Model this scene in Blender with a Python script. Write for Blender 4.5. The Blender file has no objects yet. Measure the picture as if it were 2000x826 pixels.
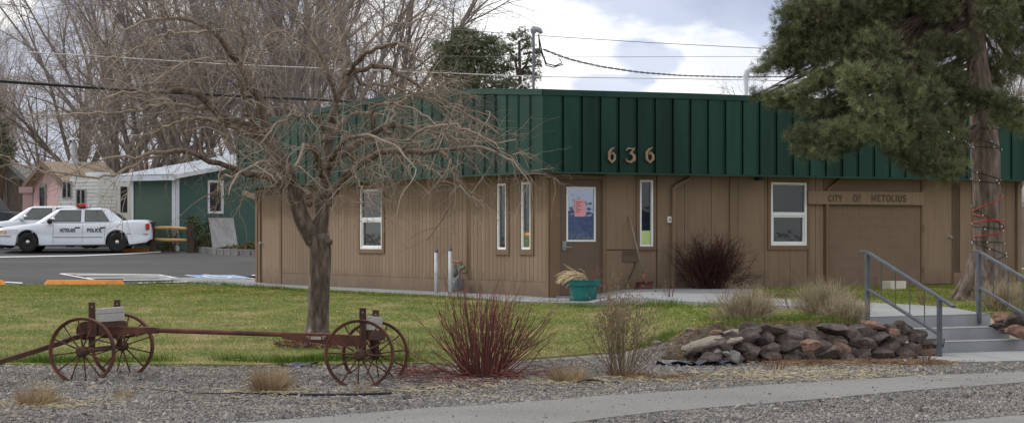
# City office with wagon, bare tree and pine - scene script
import bpy, bmesh, math, random
import numpy as np
from mathutils import Vector, Matrix, noise as mnoise
from mathutils.geometry import delaunay_2d_cdt
R = math.radians
PI = math.pi
rng = np.random.default_rng(7)
random.seed(7)
scene = bpy.context.scene
COL = bpy.data.collections.new("place"); scene.collection.children.link(COL)

# ------------------------------------------------------------------ survey of the site
F = 4257.0          # focal length in photo pixels (photo 2000 x 826)
HZ = 465.0          # horizon row
H = 1.086           # eye height above the foot of the building corner
def smooth(x): x = np.clip(x, 0, 1); return x*x*(3-2*x)
WALLX = [1.0, 1.5, 2.35, 4.25, 4.45, 6.35, 6.6, 12.0]
WALLY = [24.6, 24.7, 25.0, 26.0, 27.0, 28.1, 27.5, 30.5]
def zg(X, Y):
    X = np.asarray(X, float); Y = np.asarray(Y, float)
    zl = np.interp(Y, [0, 20.5, 22, 24.6, 40, 50, 71, 73.5, 85, 120, 400, 3000], [-.42, -.42, -.385, -.36, 0, 0, .55, .67, .80, .95, 1.0, 1.0])
    d = Y-np.interp(X, WALLX, WALLY)
    low = np.interp(Y, [0, 20.5, 22, 24.6], [-.42, -.42, -.385, -.36])
    up = np.interp(Y, [26, 34, 44, 60, 120, 400], [.04, .11, .13, .2, .95, 1.0])
    zr = low+(up-low)*smooth((d-.3)/.5)
    w = smooth((X-1.2)/1.3)
    return zl*(1-w)+zr*w
def zup(X, Y):      # the upper yard carried on level, for the walk at the head of the steps
    X = np.asarray(X, float); Y = np.asarray(Y, float)
    w = smooth((X-1.2)/1.3)
    return zg(X, Y)*(1-w)+np.interp(Y, [26, 34, 44, 60, 120, 400], [.06, .11, .13, .2, .95, 1.0])*w
def at(px, py, Y): return Vector(((px-1000)*Y/F, Y, H-(py-HZ)*Y/F))
def G(px, py):
    Y = np.arange(15, 140, .04); hit = H-(py-HZ)*Y/F <= zg((px-1000)*Y/F, Y)
    Y = float(Y[np.argmax(hit)]) if hit.any() else 140.
    return ((px-1000)*Y/F, Y)
def gz(x, y): return float(zg(x, y))
# building: wall corner W, A runs back to the left, B runs back to the right
UA = np.array([-.494, .870]); NA = np.array([-.870, -.494])
UB = np.array([.870, .494]); NB = np.array([.494, -.870])
OV = .36                                 # fascia overhang
W0 = np.array([.545, 38.7])-OV*(NA+NB)
def onA(px, off=0.):
    p = W0+off*NA; k = (px-1000)/F
    return (k*p[1]-p[0])/(UA[0]-k*UA[1])
def onB(px, off=0.):
    p = W0+off*NB; k = (px-1000)/F
    return (k*p[1]-p[0])/(UB[0]-k*UB[1])
def zA(px, py, off=0.):
    Y = (W0+off*NA+onA(px, off)*UA)[1]; return H-(py-HZ)*Y/F
def zB(px, py, off=0.):
    Y = (W0+off*NB+onB(px, off)*UB)[1]; return H-(py-HZ)*Y/F

# ------------------------------------------------------------------ object helpers
def _props(o, label=None, cat=None, group=None, kind=None):
    if label: o['label'] = label
    if cat: o['category'] = cat
    if group: o['group'] = group
    if kind: o['kind'] = kind
    return o
def thing(name, label, cat, loc=(0, 0, 0), rz=0., group=None):
    o = bpy.data.objects.new(name, None); COL.objects.link(o)
    o.location = loc; o.rotation_euler = (0, 0, rz); o.empty_display_size = .2
    return _props(o, label, cat, group)
def copy_thing(o, parent=None):
    c = o.copy(); COL.objects.link(c); c.parent = parent
    for ch in o.children: copy_thing(ch, c)
    return c

class Geo:
    """collects shapes; build() links them as one mesh object"""
    def __init__(s): s.v = []; s.q = []; s.t = []; s.n = 0; s.tint = []; s.qm = []; s.tm = []; s.m = 0; s.tv = .5
    def add(s, v, q=None, t=None, tint=None):
        v = np.asarray(v, float).reshape(-1, 3)
        if q is not None and len(q):
            q = np.asarray(q, int).reshape(-1, 4); s.q.append(q+s.n); s.qm.append(np.full(len(q), s.m))
        if t is not None and len(t):
            t = np.asarray(t, int).reshape(-1, 3); s.t.append(t+s.n); s.tm.append(np.full(len(t), s.m))
        s.v.append(v); s.n += len(v)
        s.tint.append(np.full(len(v), s.tv) if tint is None else np.broadcast_to(tint, (len(v),)))
        return s
    def box(s, x0, x1, y0, y1, z0, z1, M=None):
        v = np.array([(x, y, z) for z in (z0, z1) for y in (y0, y1) for x in (x0, x1)], float)
        if M is not None: v = np.array([M @ Vector(p) for p in v])
        return s.add(v, [(0, 2, 3, 1), (4, 5, 7, 6), (0, 1, 5, 4), (2, 6, 7, 3), (0, 4, 6, 2), (1, 3, 7, 5)])
    def obox(s, c, ax, ay, az, hx, hy, hz):
        """box about c with unit axes and half sizes"""
        c, ax, ay, az = [np.asarray(q, float) for q in (c, ax, ay, az)]
        v = [c+ax*hx*i+ay*hy*j+az*hz*k for k in (-1, 1) for j in (-1, 1) for i in (-1, 1)]
        return s.add(v, [(0, 2, 3, 1), (4, 5, 7, 6), (0, 1, 5, 4), (2, 6, 7, 3), (0, 4, 6, 2), (1, 3, 7, 5)])
    def bar(s, a, b, wx, wy, up=(0, 0, 1)):
        a = np.asarray(a, float); b = np.asarray(b, float); d = b-a; L = np.linalg.norm(d); d = d/L
        u = np.cross(up, d)
        if np.linalg.norm(u) < 1e-4: u = np.cross((0, 1, 0), d)
        u /= np.linalg.norm(u); w = np.cross(d, u)
        return s.obox((a+b)/2, d, u, w, L/2, wx/2, wy/2)
    def tubes(s, P, r, sides=6, tint=None, cap=True):
        """P (M,N,3), r (M,N)"""
        P = np.asarray(P, float); r = np.asarray(r, float)
        M_, N = P.shape[:2]
        T = np.empty_like(P); T[:, 1:-1] = P[:, 2:]-P[:, :-2]; T[:, 0] = P[:, 1]-P[:, 0]; T[:, -1] = P[:, -1]-P[:, -2]
        T /= np.linalg.norm(T, axis=2, keepdims=True)+1e-9
        avg = T.mean(1); ref = np.where(np.abs(avg[:, 2:3]) > .75, [[1., 0, 0]], [[0, 0, 1.]])
        ref = np.broadcast_to(ref[:, None, :], P.shape)
        U = np.cross(ref, T); U /= np.linalg.norm(U, axis=2, keepdims=True)+1e-9
        V = np.cross(T, U)
        a = np.arange(sides)*2*PI/sides
        ring = P[:, :, None, :]+r[:, :, None, None]*(np.cos(a)[None, None, :, None]*U[:, :, None, :]+np.sin(a)[None, None, :, None]*V[:, :, None, :])
        i = np.arange(N-1)[:, None]*sides; j = np.arange(sides)[None, :]; j2 = (j+1) % sides
        q = np.stack([i+j, i+j2, i+sides+j2, i+sides+j], -1).reshape(-1, 4)
        q = (q[None]+(np.arange(M_)*N*sides)[:, None, None]).reshape(-1, 4)
        tt = None if tint is None else np.repeat(np.asarray(tint), N*sides)
        s.add(ring.reshape(-1, 3), q, None, tt)
        if cap and sides > 3:
            base = s.n-M_*N*sides
            tr = []
            for k in (0, N-1):
                for j in range(1, sides-1):
                    f = (0, j+1, j) if k == 0 else (0, j, j+1)
                    tr.append([k*sides+x for x in f])
            tr = (np.array(tr)[None]+(np.arange(M_)*N*sides)[:, None, None]).reshape(-1, 3)
            s.t.append(tr+base); s.tm.append(np.full(len(tr), s.m))
        return s
    def tube(s, pts, r, sides=8):
        pts = np.asarray(pts, float); r = np.full(len(pts), r, float) if np.isscalar(r) else np.asarray(r, float)
        return s.tubes(pts[None], r[None], sides)
    def lathe(s, prof, c=(0, 0, 0), n=24, axis='z'):
        """prof list of (r, z)"""
        a = np.arange(n)*2*PI/n; v = []
        for rr, z in prof:
            ring = np.stack([rr*np.cos(a), rr*np.sin(a), np.full(n, z)], -1)
            v.append(ring)
        v = np.concatenate(v)
        if axis == 'y': v = v[:, [0, 2, 1]]
        if axis == 'x': v = v[:, [2, 0, 1]]
        k = len(prof); q = []
        for i in range(k-1):
            for j in range(n): q.append((i*n+j, i*n+(j+1) % n, (i+1)*n+(j+1) % n, (i+1)*n+j))
        return s.add(v+np.asarray(c, float), q)
    def prism(s, poly, z0, z1, frame=None):
        """convex-ish polygon (x,y) extruded z0..z1, frame maps (x,y,z)->xyz"""
        n = len(poly); v = [(p[0], p[1], z0) for p in poly]+[(p[0], p[1], z1) for p in poly]
        if frame: v = [frame(*p) for p in v]
        q = [(i, (i+1) % n, n+(i+1) % n, n+i) for i in range(n)]
        from mathutils.geometry import tessellate_polygon
        tri = tessellate_polygon([[Vector((p[0], p[1], 0)) for p in poly]])
        t = [tuple(f) for f in tri]+[tuple(n+i for i in reversed(f)) for f in tri]
        return s.add(v, q, t)
    def ribbon(s, pts, w, z0, z1, frame=None, closed=False):
        """flat stroke along 2-D pts, mitred, extruded z0..z1"""
        p = np.asarray(pts, float); n = len(p)
        d = np.diff(p, axis=0); d /= np.linalg.norm(d, axis=1, keepdims=True)+1e-9
        if closed:
            dl = p[0]-p[-1]; dl /= np.linalg.norm(dl)+1e-9; d = np.vstack([d, dl])
        nrm = np.stack([-d[:, 1], d[:, 0]], 1)
        off = []
        for i in range(n):
            if closed: a, b = nrm[i-1], nrm[i]
            else: a, b = nrm[max(i-1, 0)], nrm[min(i, len(nrm)-1)]
            m = a+b; m /= np.linalg.norm(m)+1e-9
            off.append(m*min(1/max(m@a, .35), 2.2))
        off = np.array(off); w = np.full(n, w, float) if np.isscalar(w) else np.asarray(w, float)
        L = p+off*w[:, None]/2; Q = p-off*w[:, None]/2
        v = []
        for i in range(n): v += [(L[i][0], L[i][1], z0), (Q[i][0], Q[i][1], z0), (Q[i][0], Q[i][1], z1), (L[i][0], L[i][1], z1)]
        if frame: v = [frame(*x) for x in v]
        q = []
        for i in range(n if closed else n-1):
            a = 4*i; b = 4*((i+1) % n)
            for j in range(4): q.append((a+j, a+(j+1) % 4, b+(j+1) % 4, b+j))
        if not closed: q += [(3, 2, 1, 0), (4*(n-1), 4*(n-1)+1, 4*(n-1)+2, 4*(n-1)+3)]
        return s.add(v, q)
    def build(s, name, mats, parent=None, smooth=False, loc=None, rz=0., bevel=0., kind=None, fix=True):
        me = bpy.data.meshes.new(name)
        v = np.concatenate(s.v) if s.v else np.zeros((0, 3))
        q = np.concatenate(s.q) if s.q else np.zeros((0, 4), int)
        t = np.concatenate(s.t) if s.t else np.zeros((0, 3), int)
        me.vertices.add(len(v)); me.vertices.foreach_set('co', v.astype(np.float32).ravel())
        lp = np.concatenate([q.ravel(), t.ravel()]).astype(np.int32)
        tot = np.concatenate([np.full(len(q), 4), np.full(len(t), 3)]).astype(np.int32)
        st = np.concatenate([[0], np.cumsum(tot)[:-1]]).astype(np.int32)
        me.loops.add(len(lp)); me.loops.foreach_set('vertex_index', lp)
        me.polygons.add(len(tot)); me.polygons.foreach_set('loop_start', st); me.polygons.foreach_set('loop_total', tot)
        mi = np.concatenate(([np.concatenate(s.qm)] if s.qm else [])+([np.concatenate(s.tm)] if s.tm else [np.zeros(0, int)])).astype(np.int32)
        me.polygons.foreach_set('material_index', mi)
        me.polygons.foreach_set('use_smooth', np.full(len(tot), smooth))
        if len(v):
            at_ = me.attributes.new('tint', 'FLOAT', 'POINT'); at_.data.foreach_set('value', np.concatenate(s.tint).astype(np.float32))
        me.update(calc_edges=True); me.validate()
        if fix and len(v) < 60000:
            bm = bmesh.new(); bm.from_mesh(me); bmesh.ops.recalc_face_normals(bm, faces=bm.faces); bm.to_mesh(me); bm.free()
        for m in (mats if isinstance(mats, (list, tuple)) else [mats]): me.materials.append(m)
        o = bpy.data.objects.new(name, me); COL.objects.link(o)
        if parent is not None: o.parent = parent
        if loc is not None: o.location = loc
        o.rotation_euler = (0, 0, rz)
        if bevel:
            b = o.modifiers.new('bevel', 'BEVEL'); b.width = bevel; b.segments = 2; b.limit_method = 'ANGLE'; b.angle_limit = R(40)
        if kind: o['kind'] = kind
        return o

def in_poly(P, poly):
    x, y = P[:, 0], P[:, 1]; ins = np.zeros(len(P), bool); n = len(poly)
    for i in range(n):
        x0, y0 = poly[i]; x1, y1 = poly[(i+1) % n]
        c = ((y0 > y) != (y1 > y))
        with np.errstate(divide='ignore', invalid='ignore'):
            xi = (x1-x0)*(y-y0)/(y1-y0)+x0
        ins ^= c & (x < xi)
    return ins
def densify(poly, step):
    out = []
    for i in range(len(poly)):
        a = np.array(poly[i], float); b = np.array(poly[(i+1) % len(poly)], float)
        n = max(1, int(np.linalg.norm(b-a)/step))
        for k in range(n): out.append(tuple(a+(b-a)*k/n))
    return out
def sheet(name, poly, step, dz, mat, kind='structure', zf=None, wob=0., parent=None, edge=None, skirt=.14):
    """ground sheet following the terrain inside a 2-D polygon"""
    bd = densify(poly, edge or step)
    if wob: bd = [(x+wob*mnoise.noise((x*2.1, y*2.1, 3)), y+wob*mnoise.noise((x*2.1, y*2.1, 9))) for x, y in bd]
    b = np.array(bd); lo = b.min(0); hi = b.max(0)
    gx, gy = np.meshgrid(np.arange(lo[0], hi[0], step)+step*.31, np.arange(lo[1], hi[1], step)+step*.37)
    g = np.stack([gx.ravel(), gy.ravel()], 1)
    g = g[in_poly(g, bd)]
    pts = [Vector(p) for p in bd]+[Vector(p) for p in g]
    n = len(bd); ed = [(i, (i+1) % n) for i in range(n)]
    vo, eo, fo = delaunay_2d_cdt(pts, ed, [list(range(n))], 1, 1e-5)[:3]
    vv = np.array([(p.x, p.y) for p in vo]); z = (zf or zg)(vv[:, 0], vv[:, 1])+dz
    fo = [list(f) for f in fo]; use = {}
    for f in fo:
        for a, b2 in zip(f, f[1:]+f[:1]): use[(min(a, b2), max(a, b2))] = use.get((min(a, b2), max(a, b2)), 0)+1
    V3 = np.column_stack([vv, z]); nv = len(V3); rim = [e for e, k in use.items() if k == 1]
    top_n = len(fo)
    low = V3.copy(); low[:, 2] -= skirt; ids = sorted({i for e in rim for i in e}); mapi = {i: nv+k for k, i in enumerate(ids)}
    V3 = np.vstack([V3, low[ids]])
    me = bpy.data.meshes.new(name); me.from_pydata(V3.tolist(), [], fo+([[a, b2, mapi[b2], mapi[a]] for a, b2 in rim] if skirt else []))
    bm = bmesh.new(); bm.from_mesh(me); bmesh.ops.recalc_face_normals(bm, faces=bm.faces)
    if sum(f.normal.z for f in bm.faces) < 0: bmesh.ops.reverse_faces(bm, faces=bm.faces)
    for f in bm.faces: f.smooth = abs(f.normal.z) > .4
    for e in bm.edges: e.smooth = all(f.smooth for f in e.link_faces)
    bm.to_mesh(me); bm.free()
    me.materials.append(mat)
    o = bpy.data.objects.new(name, me); COL.objects.link(o); o.parent = parent
    if kind: o['kind'] = kind
    return o

# ------------------------------------------------------------------ materials
MAT = {}
def node(nt, typ, **kw):
    n = nt.nodes.new(typ)
    for k, v in kw.items():
        if k in ('ins',):
            for i, x in v.items():
                if hasattr(x, 'is_output') or isinstance(x, bpy.types.NodeSocket): nt.links.new(x, n.inputs[i])
                else: n.inputs[i].default_value = x
        else: setattr(n, k, v)
    return n
def c4(c): return (c[0], c[1], c[2], 1.)
def mat(name, cols, scale=8., rough=.85, metal=0., bump=0., bscale=None, detail=6., tint=0., tintcol=None, spec=.3,
        coord='Object', stretch=(1, 1, 1), lo=.35, hi=.65, island=0., dark=None, dscale=1.3, damt=.6, lowdirt=None):
    """noise-mixed principled: cols = 1..3 colours; dark = colour of large stains; tint = per-vertex tint brightening"""
    m = bpy.data.materials.new(name); m.use_nodes = True; nt = m.node_tree
    b = nt.nodes['Principled BSDF']
    b.inputs['Roughness'].default_value = rough; b.inputs['Metallic'].default_value = metal
    b.inputs['Specular IOR Level'].default_value = spec
    tc = node(nt, 'ShaderNodeTexCoord')
    src = tc.outputs['Object' if coord == 'World' else coord]
    if coord == 'World': src = node(nt, 'ShaderNodeNewGeometry').outputs['Position']
    mp = node(nt, 'ShaderNodeMapping', ins={0: src, 3: stretch})
    ns = node(nt, 'ShaderNodeTexNoise', ins={'Vector': mp.outputs[0], 'Scale': scale, 'Detail': detail, 'Roughness': .6})
    rp = node(nt, 'ShaderNodeValToRGB', ins={0: ns.outputs[0]})
    cr = rp.color_ramp; cr.elements[0].position = lo; cr.elements[1].position = hi
    cr.elements[0].color = c4(cols[0]); cr.elements[1].color = c4(cols[-1])
    if len(cols) == 3: e = cr.elements.new((lo+hi)/2); e.color = c4(cols[1])
    out = rp.outputs[0]
    if dark is not None:
        n2 = node(nt, 'ShaderNodeTexNoise', ins={'Vector': mp.outputs[0], 'Scale': dscale, 'Detail': 5.})
        r2 = node(nt, 'ShaderNodeMapRange', ins={0: n2.outputs[0], 1: .42, 2: .68, 3: 0., 4: damt})
        mx = node(nt, 'ShaderNodeMix', data_type='RGBA', ins={0: r2.outputs[0], 6: out, 7: c4(dark)}); out = mx.outputs[2]
    if tint or tintcol is not None:
        a = node(nt, 'ShaderNodeAttribute', attribute_name='tint')
        if tintcol is not None:
            mx = node(nt, 'ShaderNodeMix', data_type='RGBA', ins={0: a.outputs['Fac'], 6: out, 7: c4(tintcol)}); out = mx.outputs[2]
        if tint:
            mr = node(nt, 'ShaderNodeMapRange', ins={0: a.outputs['Fac'], 1: 0., 2: 1., 3: 1-tint, 4: 1+tint})
            hv = node(nt, 'ShaderNodeHueSaturation', ins={'Value': mr.outputs[0], 'Color': out}); out = hv.outputs[0]
    if island:
        g = node(nt, 'ShaderNodeNewGeometry')
        mr = node(nt, 'ShaderNodeMapRange', ins={0: g.outputs['Random Per Island'], 1: 0., 2: 1., 3: 1-island, 4: 1+island})
        hv = node(nt, 'ShaderNodeHueSaturation', ins={'Value': mr.outputs[0], 'Color': out}); out = hv.outputs[0]
    if lowdirt:
        sp_ = node(nt, 'ShaderNodeSeparateXYZ', ins={0: src}); nn = node(nt, 'ShaderNodeTexNoise', ins={'Vector': src, 'Scale': 5., 'Detail': 5.})
        zz = node(nt, 'ShaderNodeMath', operation='MULTIPLY_ADD', ins={0: nn.outputs[0], 1: -.7, 2: sp_.outputs[2]})
        r5 = node(nt, 'ShaderNodeMapRange', ins={0: zz.outputs[0], 1: -.35, 2: .15, 3: .75, 4: 0.})
        mx = node(nt, 'ShaderNodeMix', data_type='RGBA', ins={0: r5.outputs[0], 6: out, 7: c4(lowdirt)}); out = mx.outputs[2]
        nn = node(nt, 'ShaderNodeTexNoise', ins={'Vector': node(nt, 'ShaderNodeMapping', ins={0: src, 3: (9, 9, .6)}).outputs[0], 'Scale': 1.6, 'Detail': 4.})
        r6 = node(nt, 'ShaderNodeMapRange', ins={0: nn.outputs[0], 1: .45, 2: .75, 3: 0., 4: .35})
        mx = node(nt, 'ShaderNodeMix', data_type='RGBA', ins={0: r6.outputs[0], 6: out, 7: c4(lowdirt)}); out = mx.outputs[2]
    nt.links.new(out, b.inputs['Base Color'])
    if bump:
        n3 = node(nt, 'ShaderNodeTexNoise', ins={'Vector': mp.outputs[0], 'Scale': bscale or scale*3, 'Detail': 4.})
        bp = node(nt, 'ShaderNodeBump', ins={'Strength': bump, 'Distance': .02, 'Height': n3.outputs[0]})
        nt.links.new(bp.outputs[0], b.inputs['Normal'])
    MAT[name] = m; return m
def srgb(r, g, b):
    f = lambda u: (u/255/12.92 if u/255 <= .04045 else ((u/255+.055)/1.055)**2.4)
    return (f(r), f(g), f(b))
# ---- palette (real-world base colours, a few with shade put in)
mat('dirt', [(.16, .125, .095), (.25, .20, .155), (.30, .25, .20)], 1.6, .95, bump=.5, bscale=20, coord='World')
mat('soil_bank_shade', [(.03, .022, .016), (.08, .06, .042), (.17, .13, .085)], 9, .95, coord='World', bump=1., bscale=30)
mat('far_ground', [(.10, .10, .05), (.20, .17, .11)], .35, .95, coord='World')
mat('lawn_soil', [(.10, .125, .028), (.17, .165, .05), (.30, .24, .12)], 1.1, .95, coord='World', stretch=(1, .75, 1), bump=.5, bscale=40, lo=.34, hi=.72)
mat('grass_blade', [(.125, .185, .026), (.185, .225, .040), (.40, .33, .145)], 1.1, .9, coord='World', stretch=(1, .75, 1), lo=.34, hi=.72, island=.4, spec=.1)
mat('lush_blade', [(.070, .130, .018), (.13, .185, .035)], 2, .9, coord='World', island=.4, spec=.1)
mat('gravel', [(.11, .10, .094), (.22, .205, .19), (.36, .335, .31)], 38, .95, coord='World', bump=1., bscale=45, detail=8., lo=.3, hi=.7)
mat('gravel_stone', [(.175, .163, .154), (.27, .252, .235)], 1.1, .95, coord='World', island=.55, spec=.15)
mat('straw', [(.42, .34, .20), (.58, .49, .32)], 3, .9, island=.3)
mat('asphalt', [(.145, .141, .134), (.20, .194, .184), (.265, .257, .244)], 48, .93, coord='World', bump=.35, bscale=120, island=0, dark=(.13, .127, .12), dscale=.5, damt=.5)
mat('lot_asphalt', [(.046, .047, .049), (.070, .070, .071)], .35, .9, coord='World', bump=.2, bscale=60, dark=(.042, .042, .044), dscale=.22, damt=.8)
mat('paint_white', [(.62, .62, .60), (.78, .78, .76)], 3, .7, coord='World')
mat('paint_blue', [(.12, .28, .58), (.17, .35, .66)], 3, .7, coord='World')
mat('curb_orange', [(.92, .31, .07), (.97, .40, .11)], 3, .7, bump=.1, dark=(.45, .15, .05), dscale=2.5, damt=.5)
mat('concrete', [(.205, .212, .216), (.26, .267, .268)], .9, .9, coord='World', bump=.12, bscale=70, dark=(.28, .28, .275), dscale=.8, damt=.5)
mat('riser_concrete', [(.26, .27, .285), (.33, .34, .355)], 2.2, .9, coord='World', bump=.12, bscale=60, stretch=(1, 1, .4), dark=(.2, .2, .2), dscale=2.0, damt=.5)
mat('tan_siding', [(.236, .166, .108), (.263, .187, .124)], 1.4, .85, island=.06, dark=(.19, .13, .088), dscale=.8, damt=.6, stretch=(1, 1, .35), bump=.08, bscale=50, lowdirt=(.125, .093, .068))
mat('tan_trim', [(.175, .115, .070), (.20, .134, .083)], 2, .8, dark=(.15, .095, .055), dscale=1, damt=.5)
mat('tan_groove', [(.10, .068, .045), (.12, .08, .055)], 2, .9)
mat('brown_door', [(.135, .093, .064), (.15, .104, .072)], 1.5, .7, dark=(.14, .095, .065), dscale=.9)
mat('tan_block', [(.185, .130, .090), (.205, .146, .101)], 1.5, .9, bump=.25, bscale=40, dark=(.18, .122, .082), dscale=.7)
mat('green_metal', [(.012, .047, .035), (.021, .066, .050)], 2.2, .6, dark=(.006, .022, .018), dscale=.9, damt=.85, stretch=(1.5, 1.5, .22), spec=.18, lo=.3, hi=.7, island=.16)
mat('green_cap', [(.016, .054, .041), (.023, .066, .050)], 1.1, .55, dark=(.010, .036, .028), dscale=1.5, spec=.2)
mat('green_recess_shade', [(.004, .016, .013), (.006, .022, .018)], 2, .7)
mat('roof_gravel', [(.25, .25, .24), (.35, .34, .33)], 4, .95)
mat('vinyl_white', [(.76, .76, .75), (.82, .82, .81)], 2, .5)
mat('galv', [(.26, .28, .31), (.34, .36, .39)], 6, .45, metal=.5)
mat('rail_steel', [(.070, .080, .095), (.115, .128, .145)], 9, .5, metal=.2, dark=(.10, .09, .085), dscale=7, damt=.5)
mat('rod_steel', [(.09, .085, .085), (.13, .12, .115)], 9, .6, metal=.3)
mat('rust', [(.105, .042, .030), (.165, .068, .046)], 7, .8, metal=.15, dark=(.05, .026, .022), dscale=5, damt=.8, bump=.15)
mat('rust_dark', [(.055, .030, .024), (.09, .045, .034)], 8, .85, metal=.15, bump=.15)
mat('grey_wood', [(.30, .28, .26), (.50, .48, .45)], 5, .9, stretch=(6, 6, 30), bump=.3)
mat('worn_plate', [(.30, .25, .20), (.45, .40, .33)], 10, .7)
mat('bark', [(.055, .039, .031), (.115, .088, .071), (.25, .21, .18)], 9, .95, bump=1., bscale=16, stretch=(1.6, 1.6, .5), lo=.32, hi=.72)
mat('limb', [(.060, .042, .034), (.18, .135, .105)], 9, .9, bump=.6, bscale=25, tintcol=(.40, .325, .255), lo=.38, hi=.62)
mat('twig', [(.18, .135, .105), (.34, .275, .22)], 3, .9, island=.55)
mat('bud', [(.16, .105, .065), (.27, .20, .12)], 4, .9, island=.4)
mat('far_bark', [(.15, .132, .124), (.215, .195, .18)], 1.2, .95)
mat('far_twig', [(.29, .245, .22), (.36, .31, .28)], .5, .95, coord='World', island=.3)
mat('pine_bark', [(.058, .042, .034), (.145, .108, .089), (.255, .20, .168)], 9, .95, bump=1., bscale=12, stretch=(1.5, 1.5, .35), lo=.3, hi=.7)
mat('pine_limb', [(.075, .05, .038), (.12, .085, .065)], 6, .95)
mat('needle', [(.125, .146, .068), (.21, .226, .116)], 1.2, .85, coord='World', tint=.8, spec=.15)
mat('far_needle', [(.10, .125, .065), (.155, .18, .10)], .6, .85, coord='World', tint=.5, spec=.1)
mat('cone', [(.11, .065, .04), (.17, .105, .065)], 8, .9)
mat('red_stem', [(.115, .040, .034), (.205, .075, .060)], 4, .75, island=.45)
mat('dark_red_stem', [(.040, .013, .012), (.075, .024, .020)], 4, .85, island=.5)
mat('tan_stem', [(.17, .125, .080), (.27, .205, .135)], 4, .9, island=.4)
mat('rose_stem', [(.13, .065, .045), (.22, .12, .08)], 4, .85, island=.4)
mat('dry_seed', [(.15, .085, .055), (.26, .165, .10)], 5, .9, island=.4)
mat('dry_grass', [(.22, .16, .09), (.40, .30, .18)], 3, .95, island=.4)
mat('sage', [(.27, .22, .145), (.45, .37, .25)], 3, .95, island=.5)
mat('dark_leaf', [(.040, .055, .020), (.085, .10, .035)], 3, .75, island=.6)
mat('bronze_leaf', [(.085, .085, .035), (.16, .135, .06)], 3, .8, island=.6)
mat('rock_dark', [(.038, .029, .026), (.085, .066, .058), (.17, .136, .120)], 7, .95, bump=1., bscale=16, lo=.3, hi=.72)
mat('rock_red', [(.11, .062, .046), (.20, .118, .088), (.28, .185, .145)], 7, .95, bump=1., bscale=16, lo=.3, hi=.72)
mat('rock_grey', [(.12, .112, .105), (.20, .19, .18), (.29, .28, .27)], 7, .95, bump=.9, bscale=16, lo=.3, hi=.72)
mat('slab_tan', [(.17, .145, .118), (.26, .225, .185)], 4, .95, bump=.6, bscale=22)
mat('tarp', [(.020, .026, .045), (.045, .055, .085)], 8, .45)
mat('black_hose', [(.018, .016, .015), (.035, .032, .03)], 6, .6)
mat('teal_pot', [(.018, .165, .150), (.028, .20, .18)], 3, .55, dark=(.012, .10, .095), dscale=4)
mat('soil', [(.03, .022, .016), (.06, .045, .032)], 20, .95)
mat('plume', [(.46, .36, .22), (.60, .50, .34)], 6, .95, island=.3)
mat('car_white', [(.58, .61, .67), (.63, .66, .71)], 1, .28, spec=.5)
mat('car_trim', [(.012, .012, .013), (.02, .02, .021)], 4, .5)
mat('tyre', [(.016, .016, .016), (.028, .028, .027)], 8, .85)
mat('chrome', [(.55, .55, .56), (.65, .65, .66)], 4, .25, metal=.8)
mat('letter_black', [(.022, .022, .026), (.03, .03, .035)], 4, .6)
mat('lens_amber', [(.75, .28, .06), (.8, .34, .09)], 6, .3)
mat('lens_clear', [(.55, .56, .56), (.66, .67, .67)], 6, .2)
mat('lens_red', [(.42, .02, .02), (.5, .04, .035)], 6, .25)
mat('lens_blue', [(.03, .06, .32), (.05, .10, .42)], 6, .25)
mat('truck_paint', [(.022, .023, .034), (.032, .034, .046)], 2, .35, spec=.5)
mat('post_brown', [(.045, .028, .022), (.075, .05, .04)], 6, .95, stretch=(2, 2, .4), bump=.4)
mat('rail_wood', [(.42, .235, .085), (.55, .33, .14)], 4, .8, stretch=(.3, 3, 3))
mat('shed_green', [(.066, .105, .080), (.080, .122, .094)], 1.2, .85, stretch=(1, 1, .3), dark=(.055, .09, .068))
mat('shed_green_shade', [(.042, .088, .076), (.050, .100, .086)], 1.2, .85)  # same green paint with the right wall's shade put into the colour
mat('white_paint', [(.50, .53, .56), (.58, .60, .63)], 3, .7)
mat('roof_metal', [(.42, .45, .50), (.54, .57, .62)], 2, .45, metal=.2)
mat('ply', [(.24, .24, .245), (.34, .335, .335)], 3, .9, stretch=(2, 2, .5), dark=(.2, .195, .195), dscale=2)
mat('block_grey', [(.17, .165, .17), (.25, .24, .245)], 6, .95, bump=.5)
mat('pink_wall', [(.40, .275, .275), (.46, .32, .315)], 2, .9)
mat('tan_roof', [(.25, .195, .145), (.32, .255, .19)], 4, .95, stretch=(1, 1, 4))
mat('camper_cream', [(.56, .56, .52), (.64, .64, .60)], 2, .6)
mat('camper_grey', [(.26, .26, .26), (.34, .34, .335)], 5, .7)
mat('old_wood', [(.095, .075, .065), (.15, .125, .11)], 4, .95, stretch=(3, 3, .4))
mat('gable_grey', [(.19, .21, .20), (.25, .27, .26)], 3, .9)
mat('grey_roof', [(.24, .225, .22), (.33, .31, .30)], 4, .95)
mat('yellow_wall', [(.42, .28, .10), (.5, .35, .15)], 3, .9)
mat('fence_grey', [(.17, .155, .15), (.27, .25, .24)], 3, .95, stretch=(4, 4, .4))
mat('pink_paper', [(.78, .33, .35), (.82, .38, .40)], 3, .8)
mat('green_paper', [(.45, .60, .22), (.52, .66, .28)], 3, .8)
mat('number_tan', [(.27, .178, .118), (.34, .23, .155)], 6, .75)
mat('sign_letter', [(.085, .054, .036), (.10, .066, .044)], 6, .8)
mat('meter_grey', [(.13, .145, .16), (.18, .19, .205)], 6, .6)
mat('copper_green', [(.03, .22, .17), (.05, .28, .22)], 6, .7)
mat('copper_brown', [(.20, .11, .05), (.28, .16, .08)], 8, .55, metal=.4)
mat('bollard_white', [(.58, .61, .66), (.66, .69, .73)], 4, .6, dark=(.42, .43, .44), dscale=3, damt=.6)
mat('shovel_blade', [(.060, .016, .014), (.095, .030, .025)], 5, .6)
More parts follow.
